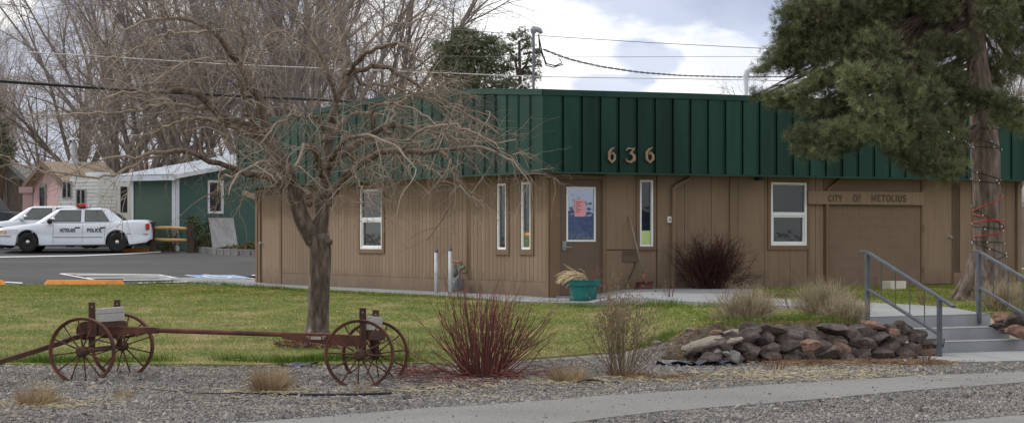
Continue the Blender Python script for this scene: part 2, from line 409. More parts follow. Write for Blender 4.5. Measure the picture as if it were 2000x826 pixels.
mat('handle_wood', [(.20, .16, .13), (.30, .25, .21)], 5, .9)
mat('handle_red', [(.30, .11, .07), (.36, .15, .10)], 5, .8)
mat('bucket', [(.55, .50, .42), (.65, .60, .52)], 4, .6)
mat('yellow_toy', [(.50, .32, .04), (.58, .40, .08)], 4, .6)
mat('cord_red', [(.50, .045, .025), (.60, .07, .04)], 4, .6)
mat('cord_green', [(.008, .022, .016), (.014, .034, .024)], 4, .7)
mat('bulb', [(.72, .74, .66), (.8, .8, .72)], 4, .25)
mat('wire_black', [(.012, .012, .014), (.02, .02, .022)], 4, .6)
mat('wire_grey', [(.16, .16, .17), (.22, .22, .23)], 4, .6)
mat('wire_light', [(.55, .53, .50), (.66, .64, .62)], 4, .6)
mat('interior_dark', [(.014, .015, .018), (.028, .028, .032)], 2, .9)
mat('blind', [(.085, .08, .078), (.10, .096, .092)], 2, .9)
mat('litter', [(.10, .055, .035), (.30, .17, .09)], 3, .95, island=.6)
mat('wood_edge', [(.10, .07, .05), (.15, .11, .08)], 6, .95)

def glass(name, tintc=(.6, .65, .68), base=.06, rough=.03):
    """window glass: mirror reflection over a view into the dark room"""
    m = bpy.data.materials.new(name); m.use_nodes = True; nt = m.node_tree
    nt.nodes.clear()
    out = nt.nodes.new('ShaderNodeOutputMaterial')
    tcn = node(nt, 'ShaderNodeTexCoord'); nz_ = node(nt, 'ShaderNodeTexNoise', ins={'Vector': tcn.outputs['Object'], 'Scale': 3.5, 'Detail': 2.})
    bp_ = node(nt, 'ShaderNodeBump', ins={'Strength': .25, 'Distance': .006, 'Height': nz_.outputs[0]})
    gl = node(nt, 'ShaderNodeBsdfGlossy', ins={0: c4(tintc), 'Roughness': rough, 'Normal': bp_.outputs[0]})
    tr = node(nt, 'ShaderNodeBsdfTransparent', ins={0: (.75, .78, .80, 1)})
    fr = node(nt, 'ShaderNodeFresnel', ins={0: 1.5})
    ad = node(nt, 'ShaderNodeMath', operation='ADD', use_clamp=True, ins={0: fr.outputs[0], 1: base})
    mx = node(nt, 'ShaderNodeMixShader', ins={0: ad.outputs[0], 1: tr.outputs[0], 2: gl.outputs[0]})
    nt.links.new(mx.outputs[0], out.inputs[0]); MAT[name] = m; return m
glass('glass', base=.03)
glass('car_glass', (.55, .62, .60), .16)
mat('car_window', [(.022, .034, .034), (.05, .065, .062)], 1.2, .04, spec=.9)
glass('door_glass', (.55, .62, .78), .30)

# ------------------------------------------------------------------ camera, sun, sky
cam = bpy.data.cameras.new("camera"); camo = bpy.data.objects.new("camera", cam); COL.objects.link(camo)
camo.location = (0, 0, H); camo.rotation_euler = (R(90), 0, 0)
cam.sensor_width = 36; cam.sensor_fit = 'HORIZONTAL'; cam.lens = 36*F/2000
cam.shift_y = (HZ-413)/2000; cam.clip_start = .5; cam.clip_end = 6000
scene.camera = camo
EL = R(42); AZ = (-.84, .54)      # the sun stands behind the building to the left, veiled by cloud
sd = Vector((AZ[0]*math.cos(EL), AZ[1]*math.cos(EL), math.sin(EL))).normalized()
sun = bpy.data.lights.new("sun", 'SUN'); sun.energy = SUN_E if 'SUN_E' in globals() else 2.1; sun.angle = R(7); sun.color = (1., .945, .87)
suno = bpy.data.objects.new("sun", sun); COL.objects.link(suno); suno.location = (-20, 20, 30)
suno.rotation_euler = sd.to_track_quat('Z', 'Y').to_euler()
w = bpy.data.worlds.new("World"); scene.world = w; w.use_nodes = True; nt = w.node_tree
bg = nt.nodes['Background']
sky = node(nt, 'ShaderNodeTexSky', sky_type='NISHITA', sun_disc=False, sun_elevation=EL, sun_rotation=math.atan2(AZ[0], AZ[1]))
tc = node(nt, 'ShaderNodeTexCoord'); D = tc.outputs['Generated']
sp = node(nt, 'ShaderNodeSeparateXYZ', ins={0: D})
def mth(op, a, b=0., c=None, clamp=False):
    ins = {0: a, 1: b}
    if c is not None: ins[2] = c
    return node(nt, 'ShaderNodeMath', operation=op, use_clamp=clamp, ins=ins).outputs[0]
def rng_(x, a, b, c=0., d=1.):
    return node(nt, 'ShaderNodeMapRange', interpolation_type='SMOOTHSTEP', ins={0: x, 1: a, 2: b, 3: c, 4: d}).outputs[0]
mp = node(nt, 'ShaderNodeMapping', ins={0: D, 3: (1, 1, 2.2)})
n1 = node(nt, 'ShaderNodeTexNoise', ins={'Vector': mp.outputs[0], 'Scale': 22., 'Detail': 7., 'Roughness': .55}).outputs[0]
n2 = node(nt, 'ShaderNodeTexNoise', ins={'Vector': mp.outputs[0], 'Scale': 3.2, 'Detail': 5.}).outputs[0]
n1c = mth('SUBTRACT', n1, .5)
x_, z_ = sp.outputs[0], sp.outputs[2]
# grey deck above, its lower edge ragged and lower towards the right
edge = mth('ADD', z_, mth('MULTIPLY', n1c, .045))
edge = mth('ADD', edge, mth('MULTIPLY', rng_(x_, .02, .07), .022))
deck = rng_(edge, .104, .117)
deck = mth('MULTIPLY', deck, rng_(mth('ADD', z_, mth('MULTIPLY', n2, .3)), .42, .26, .45, 1.))
def blob(cx, cz, rx, rz, k=.9, nz=1.2, soft=.75):
    dx = mth('DIVIDE', mth('SUBTRACT', x_, cx), rx); dz = mth('DIVIDE', mth('SUBTRACT', z_, cz), rz)
    d2 = mth('ADD', mth('MULTIPLY', dx, dx), mth('MULTIPLY', dz, dz))
    d2 = mth('ADD', d2, mth('MULTIPLY', n1c, -nz))
    return mth('MULTIPLY', rng_(d2, 1.3, 1.3-soft), k)
g = deck
for bb in ((.062, .080, .017, .011, .9, 2.6), (.046, .070, .024, .0065, .8, 2.4), (-.20, .055, .05, .05, .8), (-.11, .062, .05, .05, .75), (.128, .083, .05, .022, .5), (-.232, .105, .018, .012, -1.6), (.20, .10, .05, .04, .7)):
    g = mth('ADD', g, blob(*bb), clamp=True)
grain = node(nt, 'ShaderNodeTexNoise', ins={'Vector': mp.outputs[0], 'Scale': 9., 'Detail': 6.}).outputs[0]
gcol = node(nt, 'ShaderNodeMix', data_type='RGBA', ins={0: rng_(grain, .3, .7), 6: (.37, .43, .60, 1), 7: (.62, .68, .84, 1)}).outputs[2]
# overhead, out of the picture, the cloud is a broken bright veil
high = node(nt, 'ShaderNodeMix', data_type='RGBA', ins={0: rng_(n2, .35, .65), 6: (.80, .86, .96, 1), 7: (1.25, 1.22, 1.18, 1)}).outputs[2]
low = node(nt, 'ShaderNodeMix', data_type='RGBA', ins={0: g, 6: (1.12, 1.12, 1.12, 1), 7: gcol}).outputs[2]
cl = node(nt, 'ShaderNodeMix', data_type='RGBA', ins={0: rng_(z_, .14, .30), 6: low, 7: high}).outputs[2]
skyc = node(nt, 'ShaderNodeMix', data_type='RGBA', blend_type='MULTIPLY', ins={0: 1., 6: sky.outputs[0], 7: (1., 1., 1., 1)}).outputs[2]
cl10 = node(nt, 'ShaderNodeMix', data_type='RGBA', blend_type='MULTIPLY', ins={0: 1., 6: cl, 7: (10.5, 10.5, 10.5, 1)}).outputs[2]
fin = node(nt, 'ShaderNodeMix', data_type='RGBA', ins={0: .93, 6: skyc, 7: cl10}).outputs[2]
nt.links.new(fin, bg.inputs[0]); bg.inputs[1].default_value = .106
scene.view_settings.view_transform = 'Standard'; scene.view_settings.look = 'None'; scene.view_settings.exposure = 0
scene.render.engine = 'CYCLES'
scene.cycles.max_bounces = 8; scene.cycles.transparent_max_bounces = 16

# ------------------------------------------------------------------ hills across the plain, which the door glass mirrors
mat('hill_blue_haze', [(.06, .095, .175), (.09, .135, .23), (.55, .59, .65)], .012, .95, coord='World', lo=.36, hi=.74, stretch=(1, 1, 4))  # distance haze put into the blue of the hills, pale snow patches
mat('hill_brown', [(.05, .045, .032), (.12, .10, .07)], .06, .95, coord='World')
def hills(name, dist, h0, h1, m, sd_, nz):
    a = np.linspace(R(-25), R(-155), 160); g = Geo(); v = []
    for t_ in a:
        r_ = dist; e = h0+(h1-h0)*(.5+.5*mnoise.noise((t_*nz, sd_, 0))+.3*mnoise.noise((t_*nz*4, sd_, 3)))
        v += [(r_*math.cos(t_), r_*math.sin(t_), -2.), (1.05*r_*math.cos(t_), 1.05*r_*math.sin(t_), max(e, .5))]
    g.add(v, [(2*i, 2*i+1, 2*i+3, 2*i+2) for i in range(len(a)-1)]); return g.build(name, MAT[m], kind='structure', smooth=True, fix=False)
hills('hills', 2600, 26, 62, 'hill_blue_haze', 3., 9.); hills('hills', 420, 1.2, 4.2, 'hill_brown', 8., 30.)
# ------------------------------------------------------------------ the ground
def sheet_grid(name, xs, ys, dz, m):
    gx, gy = np.meshgrid(xs, ys); z = zg(gx, gy)+dz
    v = np.stack([gx.ravel(), gy.ravel(), z.ravel()], 1); nx = len(xs)
    q = [(j*nx+i, j*nx+i+1, (j+1)*nx+i+1, (j+1)*nx+i) for j in range(len(ys)-1) for i in range(nx-1)]
    return Geo().add(v, q).build(name, m, smooth=True, kind='structure', fix=False)
xs = np.unique(np.concatenate([[-3000, -1000, -300, -100, -60, -40, -30], np.arange(-25, 25, .5), np.arange(1, 8, .25), [25, 30, 40, 60, 100, 300, 1000, 3000]]))
ys = np.unique(np.concatenate([[-400, -100, -20, 0, 10, 15], np.arange(17, 55, .5), np.arange(24, 32, .25), np.arange(55, 130, 3), [150, 200, 300, 400, 800, 3000]]))
sheet_grid('ground', xs, ys, -.06, MAT['dirt'])
P_A = lambda t, off: tuple(W0+t*UA+off*NA)
P_B = lambda s, off: tuple(W0+s*UB+off*NB)
LA = float(onA(501)); LB = float(onB(1990))

gravel_poly = [(-9, 15), (9, 15), (9, 27.2), (7.2, 27.8), (5.2, 26.9), (4.5, 26.6), (4.2, 27.2), (3.3, 26.8), (2.6, 26.8), (2.0, 26.8), (1.5, 26.6), (1.0, 26.4), (0, 25.9), (-2, 25.4), (-9, 25.4)]
sheet('gravel_bed', gravel_poly, .2, -.004, MAT['gravel'])
sheet('soil_bank_shade', [(1.75, 25.25), (2.35, 25.22), (4.2, 26.18), (4.72, 26.5), (4.42, 27.1), (4.2, 27.05), (3.4, 26.6), (2.75, 26.3), (2.0, 26.15)], .12, .012, MAT['soil_bank_shade'], skirt=.03)  # dark sheet behind the rocks, shade of the gaps put into its soil colour
# paved footpath and the pavement nearer the camera
fp = [G(*q) for q in ((500, 826), (760, 804), (968, 791), (1176, 774.5), (1400, 761), (1551, 750), (1803, 735), (2000, 727), (2300, 712), (2300, 728), (2000, 748), (1719, 769), (1467, 792), (1300, 804), (1124, 826))]
sheet('footpath', fp+[(-.2, 17.0), (-3.4, 17.0)], .3, .012, MAT['asphalt'], wob=.05, edge=.12)
c0, c1 = np.array(G(1824, 826)), np.array(G(2000, 813)); uc = (c1-c0)/np.linalg.norm(c1-c0)
sheet('street', [tuple(c0-4*uc), tuple(c0), tuple(c1), tuple(c1+12*uc), tuple(c1+12*uc+(9, -9)), (0, 8), (-4, 10)], .4, .010, MAT['asphalt'], wob=.05, edge=.15)
# lawn
wa = 1.15
lawn_poly = [(-16, 24.75), (-9, 24.6), (-5.2, 24.75), (-3.2, 24.65), (-1.4, 24.85), (-.4, 25.0), G(1060, 700), G(1150, 692), G(1262, 672), G(1316, 665), (2.0, 26.0), (2.75, 26.1), (3.4, 26.45), (4.1, 26.85), (4.2, 27.3), G(1655, 612), G(1560, 609), G(1420, 602), G(1310, 598), G(1200, 597), G(1110, 597)]
lawn_poly += [P_B(-.15, wa*.9), P_A(-1.0, wa), P_A(5, wa), P_A(10, wa), P_A(LA-.3, wa), G(420, 556), (-11, 49.8), (-20, 49.6)]
sheet('lawn', lawn_poly, .25, .02, MAT['lawn_soil'], wob=.06, edge=.2, skirt=.05)
yard_poly = [G(1490, 588), G(1640, 592), G(1760, 600), G(1850, 606), G(1915, 612), (9, 29.8), (14, 33), (14, 60), P_B(LB+1.5, -6), P_B(LB+.6, 0), P_B(LB-1.0, .35), P_B(LB-3.3, .35), P_B(6.4, .25), P_B(4.2, .25)]
sheet('side_lawn', yard_poly, .4, .012, MAT['lawn_soil'], wob=.05, edge=.25)
# concrete walks
sheet('walkway', [P_A(-.6, wa+.06), P_A(6, wa+.06), P_A(LA+3.2, wa+.06), P_A(LA+3.2, -.4), P_A(LA+.1, -.4), P_A(LA+.1, -.05), P_A(.05, -.05), P_B(.2, -.05), P_B(3.0, -.03), P_B(3.6, 1.2), G(1470, 586), G(1520, 587), G(1640, 592), G(1760, 599), G(1850, 605), (6.14, 28.42), (6.2, 28.3), (4.37, 27.26), G(1640, 606), G(1560, 603.5), G(1420, 598), G(1310, 592), G(1200, 590)],
      .35, .035, MAT['concrete'], zf=zup)
sheet('step_pad', [(4.75, 26.7), (6.6, 27.72), (8.5, 28.7), (9.6, 27.6), (7.4, 25.9), G(1872, 712)], .3, .03, MAT['concrete'])
# parking lot and its paint
lot = [(-40, 50.0), (-11, 49.85), G(420, 554.5), P_A(LA+.05, wa+.0), P_A(LA+3.1, wa), P_A(LA+3.1, -.3), P_A(LA+6, -8), (-3, 69), (-6.5, 69.6), G(440, 499), G(375, 493), (-11.5, 73.8), (-13.5, 75), (-14.5, 86), (-40, 88)]
sheet('parking_lot', lot, .6, .012, MAT['lot_asphalt'])
def paint(name, pts, m, dz=.02):
    bd = [(x, y) for x, y in pts]
    return sheet(name, bd, .5, dz, m, skirt=False)
def paint_line(name, a, b, wd=.11, dz=.024, m='paint_white'):
    a = np.array(G(*a)); b = np.array(G(*b)); d = (b-a)/np.linalg.norm(b-a); n = np.array((-d[1], d[0]))*wd/2
    return paint(name, [tuple(a+n), tuple(b+n), tuple(b-n), tuple(a-n)], MAT[m], dz)
def quad_line(name, a, b, h, dz=.024):   # line with a given pixel height read off the survey
    return paint(name, [G(a[0], a[1]-h/2), G(b[0], b[1]-h/2), G(b[0], b[1]+h/2), G(a[0], a[1]+h/2)], MAT['paint_white'], dz)
quad_line('stall_line', (-20, 503.5), (160, 500.5), 1.6); quad_line('stall_line', (160, 500.5), (314, 493), 1.6, .026)
quad_line('hatch_line', (118, 536), (310, 538), 1.1)
for a, b in (((118, 536.5), (182, 548)), ((308, 538), (402, 554.5))):
    paint('hatch_line', [G(a[0]-4, a[1]), G(a[0]+4, a[1]), G(b[0]+5, b[1]), G(b[0]-5, b[1])], MAT['paint_white'], .028)
for a, b, h in (((150, 540), (320, 541), .9), ((168, 544.8), (335, 544.2), 1.1), ((240, 549), (362, 548), 1.2), ((270, 555), (388, 551.5), 1.3)):
    quad_line('hatch_line', a, b, h, .032)
quad_line('stall_line', (10, 552.5), (44, 554.5), 1.6); quad_line('stall_line', (492, 539), (510, 539.5), 1.5)
hq = [G(359, 538.4), G(455, 538.4), G(502, 546.2), G(408, 546.2)]
paint('parking_symbol_border', hq, MAT['paint_white'], .022)
hc = np.mean(np.array(hq), 0)
paint('parking_symbol', [tuple(hc+(np.array(p)-hc)*.88) for p in hq], MAT['paint_blue'], .028)
hu = (np.array(hq[1])-np.array(hq[0])); hv = (np.array(hq[3])-np.array(hq[0]))
def hp(u, v): return tuple(np.array(hq[0])+u*hu+v*hv)
# wheelchair sign painted in the blue square (seen very flat)
def hfr(u, v, z):
    x, y = hp(u, 1-v); return (x, y, gz(x, y)+.034+z)
g = Geo()
g.ribbon([(.42, .86), (.46, .55), (.66, .52), (.74, .22), (.86, .24)], .09, 0, .001, hfr)
g.ribbon([(.36+.22*math.cos(a), .38+.27*math.sin(a)) for a in np.linspace(R(120), R(345), 14)], .075, .0015, .0025, hfr)
g.prism([(.41+.07*math.cos(a), .92+.07*math.sin(a)) for a in np.linspace(0, 2*PI, 12, endpoint=False)], .003, .004, hfr)
g.build('wheelchair_symbol', MAT['paint_white'], kind='structure', fix=True)

# ------------------------------------------------------------------ stroke lettering
def arc(cx, cy, rx, ry, a0, a1, n=10): return [(cx+rx*math.cos(R(a)), cy+ry*math.sin(R(a))) for a in np.linspace(a0, a1, n)]
GLY = {
 'C': (.72, [arc(.38, .5, .34, .46, 50, 310, 14)], [((.60, .70), (.60, .96)), ((.60, .04), (.60, .30))]),
 'I': (.30, [[(.15, .0), (.15, 1)]], [((.02, .04), (.28, .04)), ((.02, .96), (.28, .96))]),
 'T': (.70, [[(.35, 0), (.35, .93)], [(.03, .95), (.67, .95)]], [((.2, .04), (.5, .04)), ((.05, .74), (.05, .92)), ((.65, .74), (.65, .92))]),
 'Y': (.72, [[(.36, 0), (.36, .45)], [(.06, .97), (.36, .44), (.66, .97)]], [((.22, .04), (.5, .04)), ((0, .96), (.2, .96)), ((.52, .96), (.72, .96))]),
 'O': (.78, ['closed', arc(.39, .5, .34, .46, 0, 342, 20)], []),
 'F': (.62, [[(.14, 0), (.14, .95)], [(.16, .95), (.58, .95)], [(.16, .52), (.45, .52)]], [((.02, .04), (.28, .04)), ((.57, .76), (.57, .94))]),
 'M': (.90, [[(.12, 0), (.12, .97), (.45, .25), (.78, .97), (.78, 0)]], [((0, .04), (.24, .04)), ((.66, .04), (.90, .04)), ((0, .96), (.14, .96)), ((.76, .96), (.9, .96))]),
 'E': (.64, [[(.14, .0), (.14, 1.0)], [(.16, .95), (.60, .95)], [(.16, .52), (.45, .52)], [(.16, .05), (.60, .05)]], [((.59, .76), (.59, .94)), ((.59, .06), (.59, .25))]),
 'L': (.62, [[(.14, 1), (.14, .05), (.58, .05)]], [((.02, .96), (.28, .96)), ((.57, .06), (.57, .26))]),
 'U': (.74, [[(.12, 1), (.12, .3)]+arc(.37, .28, .25, .24, 190, 350, 8)+[(.62, .3), (.62, 1)]], [((0, .96), (.24, .96)), ((.5, .96), (.74, .96))]),
 'S': (.62, [arc(.31, .73, .22, .22, 40, 180, 7)+arc(.31, .73, .22, .22, 200, 262, 3)+arc(.31, .27, .24, .23, 82, 0, 5)+arc(.31, .27, .24, .23, -25, -150, 7)], [((.52, .74), (.52, .94)), ((.09, .06), (.09, .27))]),
 'P': (.66, [[(.14, 0), (.14, .95)], [(.16, .95), (.36, .95)]+arc(.36, .72, .22, .23, 80, -80, 8)+[(.16, .49)]], [((.02, .04), (.28, .04)), ((.02, .96), (.14, .96))]),
}
def lettering(geo, text, x0, x1, z0, z1, frame, stroke=.14, depth=.004, serif=.07, gap=.16, space=.55):
    wds = [GLY[c][0] if c != ' ' else space for c in text]
    tot = sum(wds)+gap*(len(text)-1); sx = (x1-x0)/tot; sz = z1-z0; cx = 0.
    k = 0
    for c, wd in zip(text, wds):
        if c != ' ':
            strokes = GLY[c][1]; closed = strokes[0] == 'closed'
            for st in strokes:
                if st == 'closed': continue
                k += 1
                geo.ribbon([(x0+(cx+px)*sx, z0+pz*sz) for px, pz in st], stroke*min(sx, sz), 0, depth+k*2e-4, frame, closed)
            for a, b in GLY[c][2]:
                k += 1
                geo.ribbon([(x0+(cx+a[0])*sx, z0+a[1]*sz), (x0+(cx+b[0])*sx, z0+b[1]*sz)], serif*min(sx, sz), 0, depth+k*2e-4, frame)
        cx += wd+gap

# ------------------------------------------------------------------ the building
ZT, ZF = 3.73, 2.24            # fascia top and bottom
bld = thing('office_building', 'low tan office building with deep green metal fascia and house number 636', 'building', (W0[0], W0[1], 0))
RA = math.atan2(UA[1], UA[0]); RB = math.atan2(UB[1], UB[0])
def bA(geo, name, m, **k): return geo.build(name, MAT[m] if isinstance(m, str) else m, k.pop('parent', bld), rz=RA if k.pop('rot', True) else 0, **k)
def bB(geo, name, m, **k): return geo.build(name, MAT[m] if isinstance(m, str) else m, k.pop('parent', bld), rz=RB if k.pop('rot', True) else 0, **k)
WT = 2.30                      # walls run up into the soffit
# face A local frame: x along the wall, +y outwards, z up.  face B: x along, -y outwards
def rectA(px0, px1, py0, py1, off=0.):
    a, b = onA(px0, off), onA(px1, off); pm = (px0+px1)/2
    return min(a, b), max(a, b), zA(pm, py1, off), zA(pm, py0, off)
def rectB(px0, px1, py0, py1, off=0.):
    a, b = onB(px0, off), onB(px1, off); pm = (px0+px1)/2
    return min(a, b), max(a, b), zB(pm, py1, off), zB(pm, py0, off)
def wall_panels(geo, x0, x1, z0, z1, holes, step, gap, yb, yf, s):
    """siding boards with grooves between them, cut round the openings. s = +1 outward is +y"""
    x = x0
    while x < x1-1e-4:
        e = min(x+step, x1)
        cuts = sorted({x, e} | {h for o in holes for h in (o[0], o[1]) if x < h < e})
        for a, b in zip(cuts[:-1], cuts[1:]):
            spans = [(z0, z1)]
            for o in holes:
                if o[0]-1e-6 <= a and b <= o[1]+1e-6:
                    ns = []
                    for lo_, hi_ in spans:
                        if o[2] > lo_: ns.append((lo_, min(hi_, o[2])))
                        if o[3] < hi_: ns.append((max(lo_, o[3]), hi_))
                    spans = [q for q in ns if q[1]-q[0] > .005]
            ga = gap/2 if a == x else 0; gb = gap/2 if b == e else 0
            for lo_, hi_ in spans: geo.box(a+ga, b-gb, min(s*yb, s*yf), max(s*yb, s*yf), lo_, hi_)
        x = e
def back_wall(geo, x0, x1, z0, z1, holes, y0, y1):
    xs_ = sorted({x0, x1} | {h for o in holes for h in o[:2]})
    for a, b in zip(xs_[:-1], xs_[1:]):
        spans = [(z0, z1)]
        for o in holes:
            if o[0] <= a+1e-6 and b <= o[1]+1e-6:
                ns = []
                for lo_, hi_ in spans:
                    if o[2] > lo_: ns.append((lo_, min(hi_, o[2])))
                    if o[3] < hi_: ns.append((max(lo_, o[3]), hi_))
                spans = [q for q in ns if q[1]-q[0] > .005]
        for lo_, hi_ in spans: geo.box(a, b, y0, y1, lo_, hi_)
# openings
A_win = rectA(705, 748, 369, 487); A_s1 = rectA(973, 991, 358, 488); A_s2 = rectA(1020, 1039, 355, 488)
A_door = rectA(510, 547, 379, 556); A_door = (A_door[0], A_door[1], .02, A_door[3])
B_door = rectB(1092, 1175, 351, 575); B_door = (B_door[0], B_door[1], .05, B_door[3])
B_slim = rectB(1248, 1275, 351, 482); B_win = rectB(1504, 1575, 356, 480)
B_d2 = rectB(1802, 1860, 348, 553); B_d2 = (B_d2[0], B_d2[1], .16, B_d2[3])
hA = [A_win, A_s1, A_s2, A_door]; hB = [B_door, B_slim, B_win, B_d2]
g = Geo(); back_wall(g, .0, LA, -.3, WT, hA, -.16, 0.); wo = bA(g, 'wall', 'tan_groove')
g = Geo(); wall_panels(g, .10, LA-.10, .30, WT-.02, hA+[(A_door[0]-.13, LA+1, -1, 3)], .152, .012, .001, .014, 1)
g.box(.10, A_door[0]-.13, .001, .018, -.1, .294)
g.box(A_door[1]+.13, LA-.1, .001, .018, -.1, 1) if LA-.1 > A_door[1]+.14 else None
sid = bA(g, 'siding', 'tan_siding')
g = Geo(); g.box(-.0, .10, .001, .032, -.1, WT-.02)
g.box(.1, LA-.1, .001, .022, WT-.14, WT-.024) if False else None
bA(g, 'corner_board', 'tan_trim')
g = Geo(); g.box(LA-.10, LA, .001, .032, -.1, WT-.02); bA(g, 'corner_board', 'tan_trim')
# face B
s_blk0, s_blk1 = onB(1612), onB(1799)
g = Geo(); back_wall(g, 0., LB, -.3, WT, hB, .0, .16); bB(g, 'wall', 'tan_groove')
g = Geo()
pan_l, pan_r = onB(1183), onB(1281)
pz = zB(1230, 488)
wall_panels(g, B_door[1]+.09, pan_r-.01, pz+.012, WT-.02, hB, 5, .0, .001, .013, -1)
wall_panels(g, B_door[1]+.09, pan_r-.01, -.05, pz-.012, hB, 5, .0, .001, .015, -1)
bB(g, 'siding', 'tan_siding'); g = Geo()
wall_panels(g, pan_r+.02, s_blk0-.05, -.1, WT-.02, hB, .61, .010, .001, .013, -1)
bB(g, 'siding', 'tan_siding'); g = Geo()
wall_panels(g, s_blk1+1.0, LB-.1, .40, WT-.02, hB, .305, .010, .001, .013, -1)
g.box(max(s_blk1+.78, B_d2[1]+.03), LB-.1, -.017, -.001, -.1, .394)
bB(g, 'siding', 'tan_siding')
# block infill under the sign: courses of painted block
g = Geo(); g.box(s_blk0+.018, s_blk1-.018, -.0035, -.0008, -.1, WT-.025); zc = -.1; k = 0
while zc < WT-.02:
    z1 = min(zc+.2, WT-.02); x = s_blk0+.02-(.2 if k % 2 else 0)
    while x < s_blk1-.01:
        a = max(x, s_blk0+.02); b = min(x+.4, s_blk1-.02)
        if b-a > .02: g.box(a+.002, b-.002, -.0065, -.0036, zc+.003, z1-.003)
        x += .4
    zc = z1; k += 1
bB(g, 'block_panel', 'tan_block')
for cb_ in ((0, .165, -.034), (LB-.1, LB, -.03)): g = Geo(); g.box(cb_[0], cb_[1], cb_[2], -.001, -.1, WT-.02); bB(g, 'corner_board', 'tan_trim')
for cb_ in ((s_blk0-.045, s_blk0+.015), (s_blk1-.015, s_blk1+.02)): g = Geo(); g.box(cb_[0], cb_[1], -.022, -.001, -.05, WT-.02); bB(g, 'trim_board', 'tan_trim')
# the walls that face away, and the roof
LC = 13.5
e1 = P_A(LA, 0); e2 = P_B(LB, 0)
far = W0+LA*UA+LB*UB
g = Geo()
def plan(p): return np.array(p)-W0
c_ = [plan(W0), plan(e2), plan(far), plan(e1)]
g.bar((*c_[1], 1), (*c_[2], 1), .16, 2.7); g.bar((*c_[3], 1), (*c_[2], 1), .16, 2.7)
g.build('rear_wall', MAT['tan_siding'], bld)
of = [plan(P_A(0, OV)+np.array(NB)*OV), plan(np.array(P_B(LB, OV))+UB*OV), plan(far+OV*UA+OV*UB), plan(np.array(P_A(LA, OV))+UA*OV)]
g = Geo()
inn = [p-.06*np.sign(1)*((p-np.mean(of, 0))/np.linalg.norm(p-np.mean(of, 0))) for p in of]
g.add([(*p, 3.55) for p in inn], [(0, 1, 2, 3)]); g.build('roof', MAT['roof_gravel'], bld, fix=False)
g = Geo(); g.add([(*p, ZF+.055) for p in inn], [(3, 2, 1, 0)]); g.build('soffit', MAT['tan_trim'], bld, fix=False)

def fascia(name, L, s, step, bow):
    """panelled metal fascia in a local frame: x from 0 to L, outward = s*y (already offset), panels with dark reveals"""
    root_rot = RA if s > 0 else RB
    def top(x): return ZT+bow(x)
    gp = Geo(); gd = Geo(); gc = Geo()
    off = OV
    y = lambda d: s*(off+d)
    x0, x1 = -OV, L+OV
    n = int((x1-x0)/step); 
    for i in range(n+1):
        a = x0+i*step; b = min(a+step, x1)
        if b-a < .03: continue
        ra = .052 if i else .12
        for (u0, u1, dd, geo, m) in ((a, a+ra, -.055 if i else .004, gd if i else gp, 0), (a+ra, b, 0., gp, 0)):
            if u1 > x1: u1 = x1
            if geo is gd: u0, u1 = u0-.06, u1+.06
            zt0, zt1 = top(u0)-.10, top(u1)-.10
            ys = sorted((y(dd), y(dd-.03)))
            v = [(u0, ys[0], ZF+.035), (u1, ys[0], ZF+.035), (u1, ys[1], ZF+.035), (u0, ys[1], ZF+.035), (u0, ys[0], zt0), (u1, ys[0], zt1), (u1, ys[1], zt1), (u0, ys[1], zt0)]
            geo.add(v, [(0, 1, 2, 3), (4, 7, 6, 5), (0, 4, 5, 1), (1, 5, 6, 2), (2, 6, 7, 3), (3, 7, 4, 0)])
        if i:   # raised lip beside the reveal
            gp.box(a-.012, a-.001, min(y(-.03), y(.012)), max(y(-.03), y(.012)), ZF+.036, min(top(a-.012), top(a))-.102)
    k = 24
    xx = np.linspace(x0-.0, x1, k)
    for u0, u1 in zip(xx[:-1], xx[1:]):
        ys = sorted((y(.018), y(-.12)))
        v = []
        for z0_, z1_ in ((top(u0)-.105, top(u1)-.105), (top(u0), top(u1))):
            v += [(u0, ys[0], z0_), (u1, ys[0], z1_), (u1, ys[1], z1_), (u0, ys[1], z0_)]
        gc.add(v, [(0, 1, 2, 3), (4, 7, 6, 5), (0, 4, 5, 1), (2, 6, 7, 3)]+([(3, 7, 4, 0)] if u0 == xx[0] else [])+([(1, 5, 6, 2)] if u1 == xx[-1] else []))
    f = gp.build(name, MAT['green_metal'], bld, rz=root_rot)
    gd.build('panel_reveals', MAT['green_recess_shade'], f)  # darker green puts the shade of the recesses into their colour
    cobj = gc.build('cap_flashing', MAT['green_cap'], f)
    gb = Geo(); gb.box(x0, x1, min(y(.010), y(-.06)), max(y(.010), y(-.06)), ZF, ZF+.033); gb.build('drip_edge', MAT['green_cap'], f)
    return f
bowA = lambda x: .30*math.exp(-((x-5.2)/3.6)**2) if x > -1 else 0
bowA = lambda x: float(np.interp(x, [-.4, 0, 1.5, 3.2, 5.5, 8.5, 11, 14, 16], [0, .02, .12, .21, .24, .17, .09, .02, 0]))
bowB = lambda x: float(np.interp(x, [-.4, 0, 3, 6, 9, 12], [0, 0, .03, .03, .0, -.02]))
fasA = fascia('fascia', LA, 1, .425, bowA); fasB = fascia('fascia', LB, -1, .392, bowB)
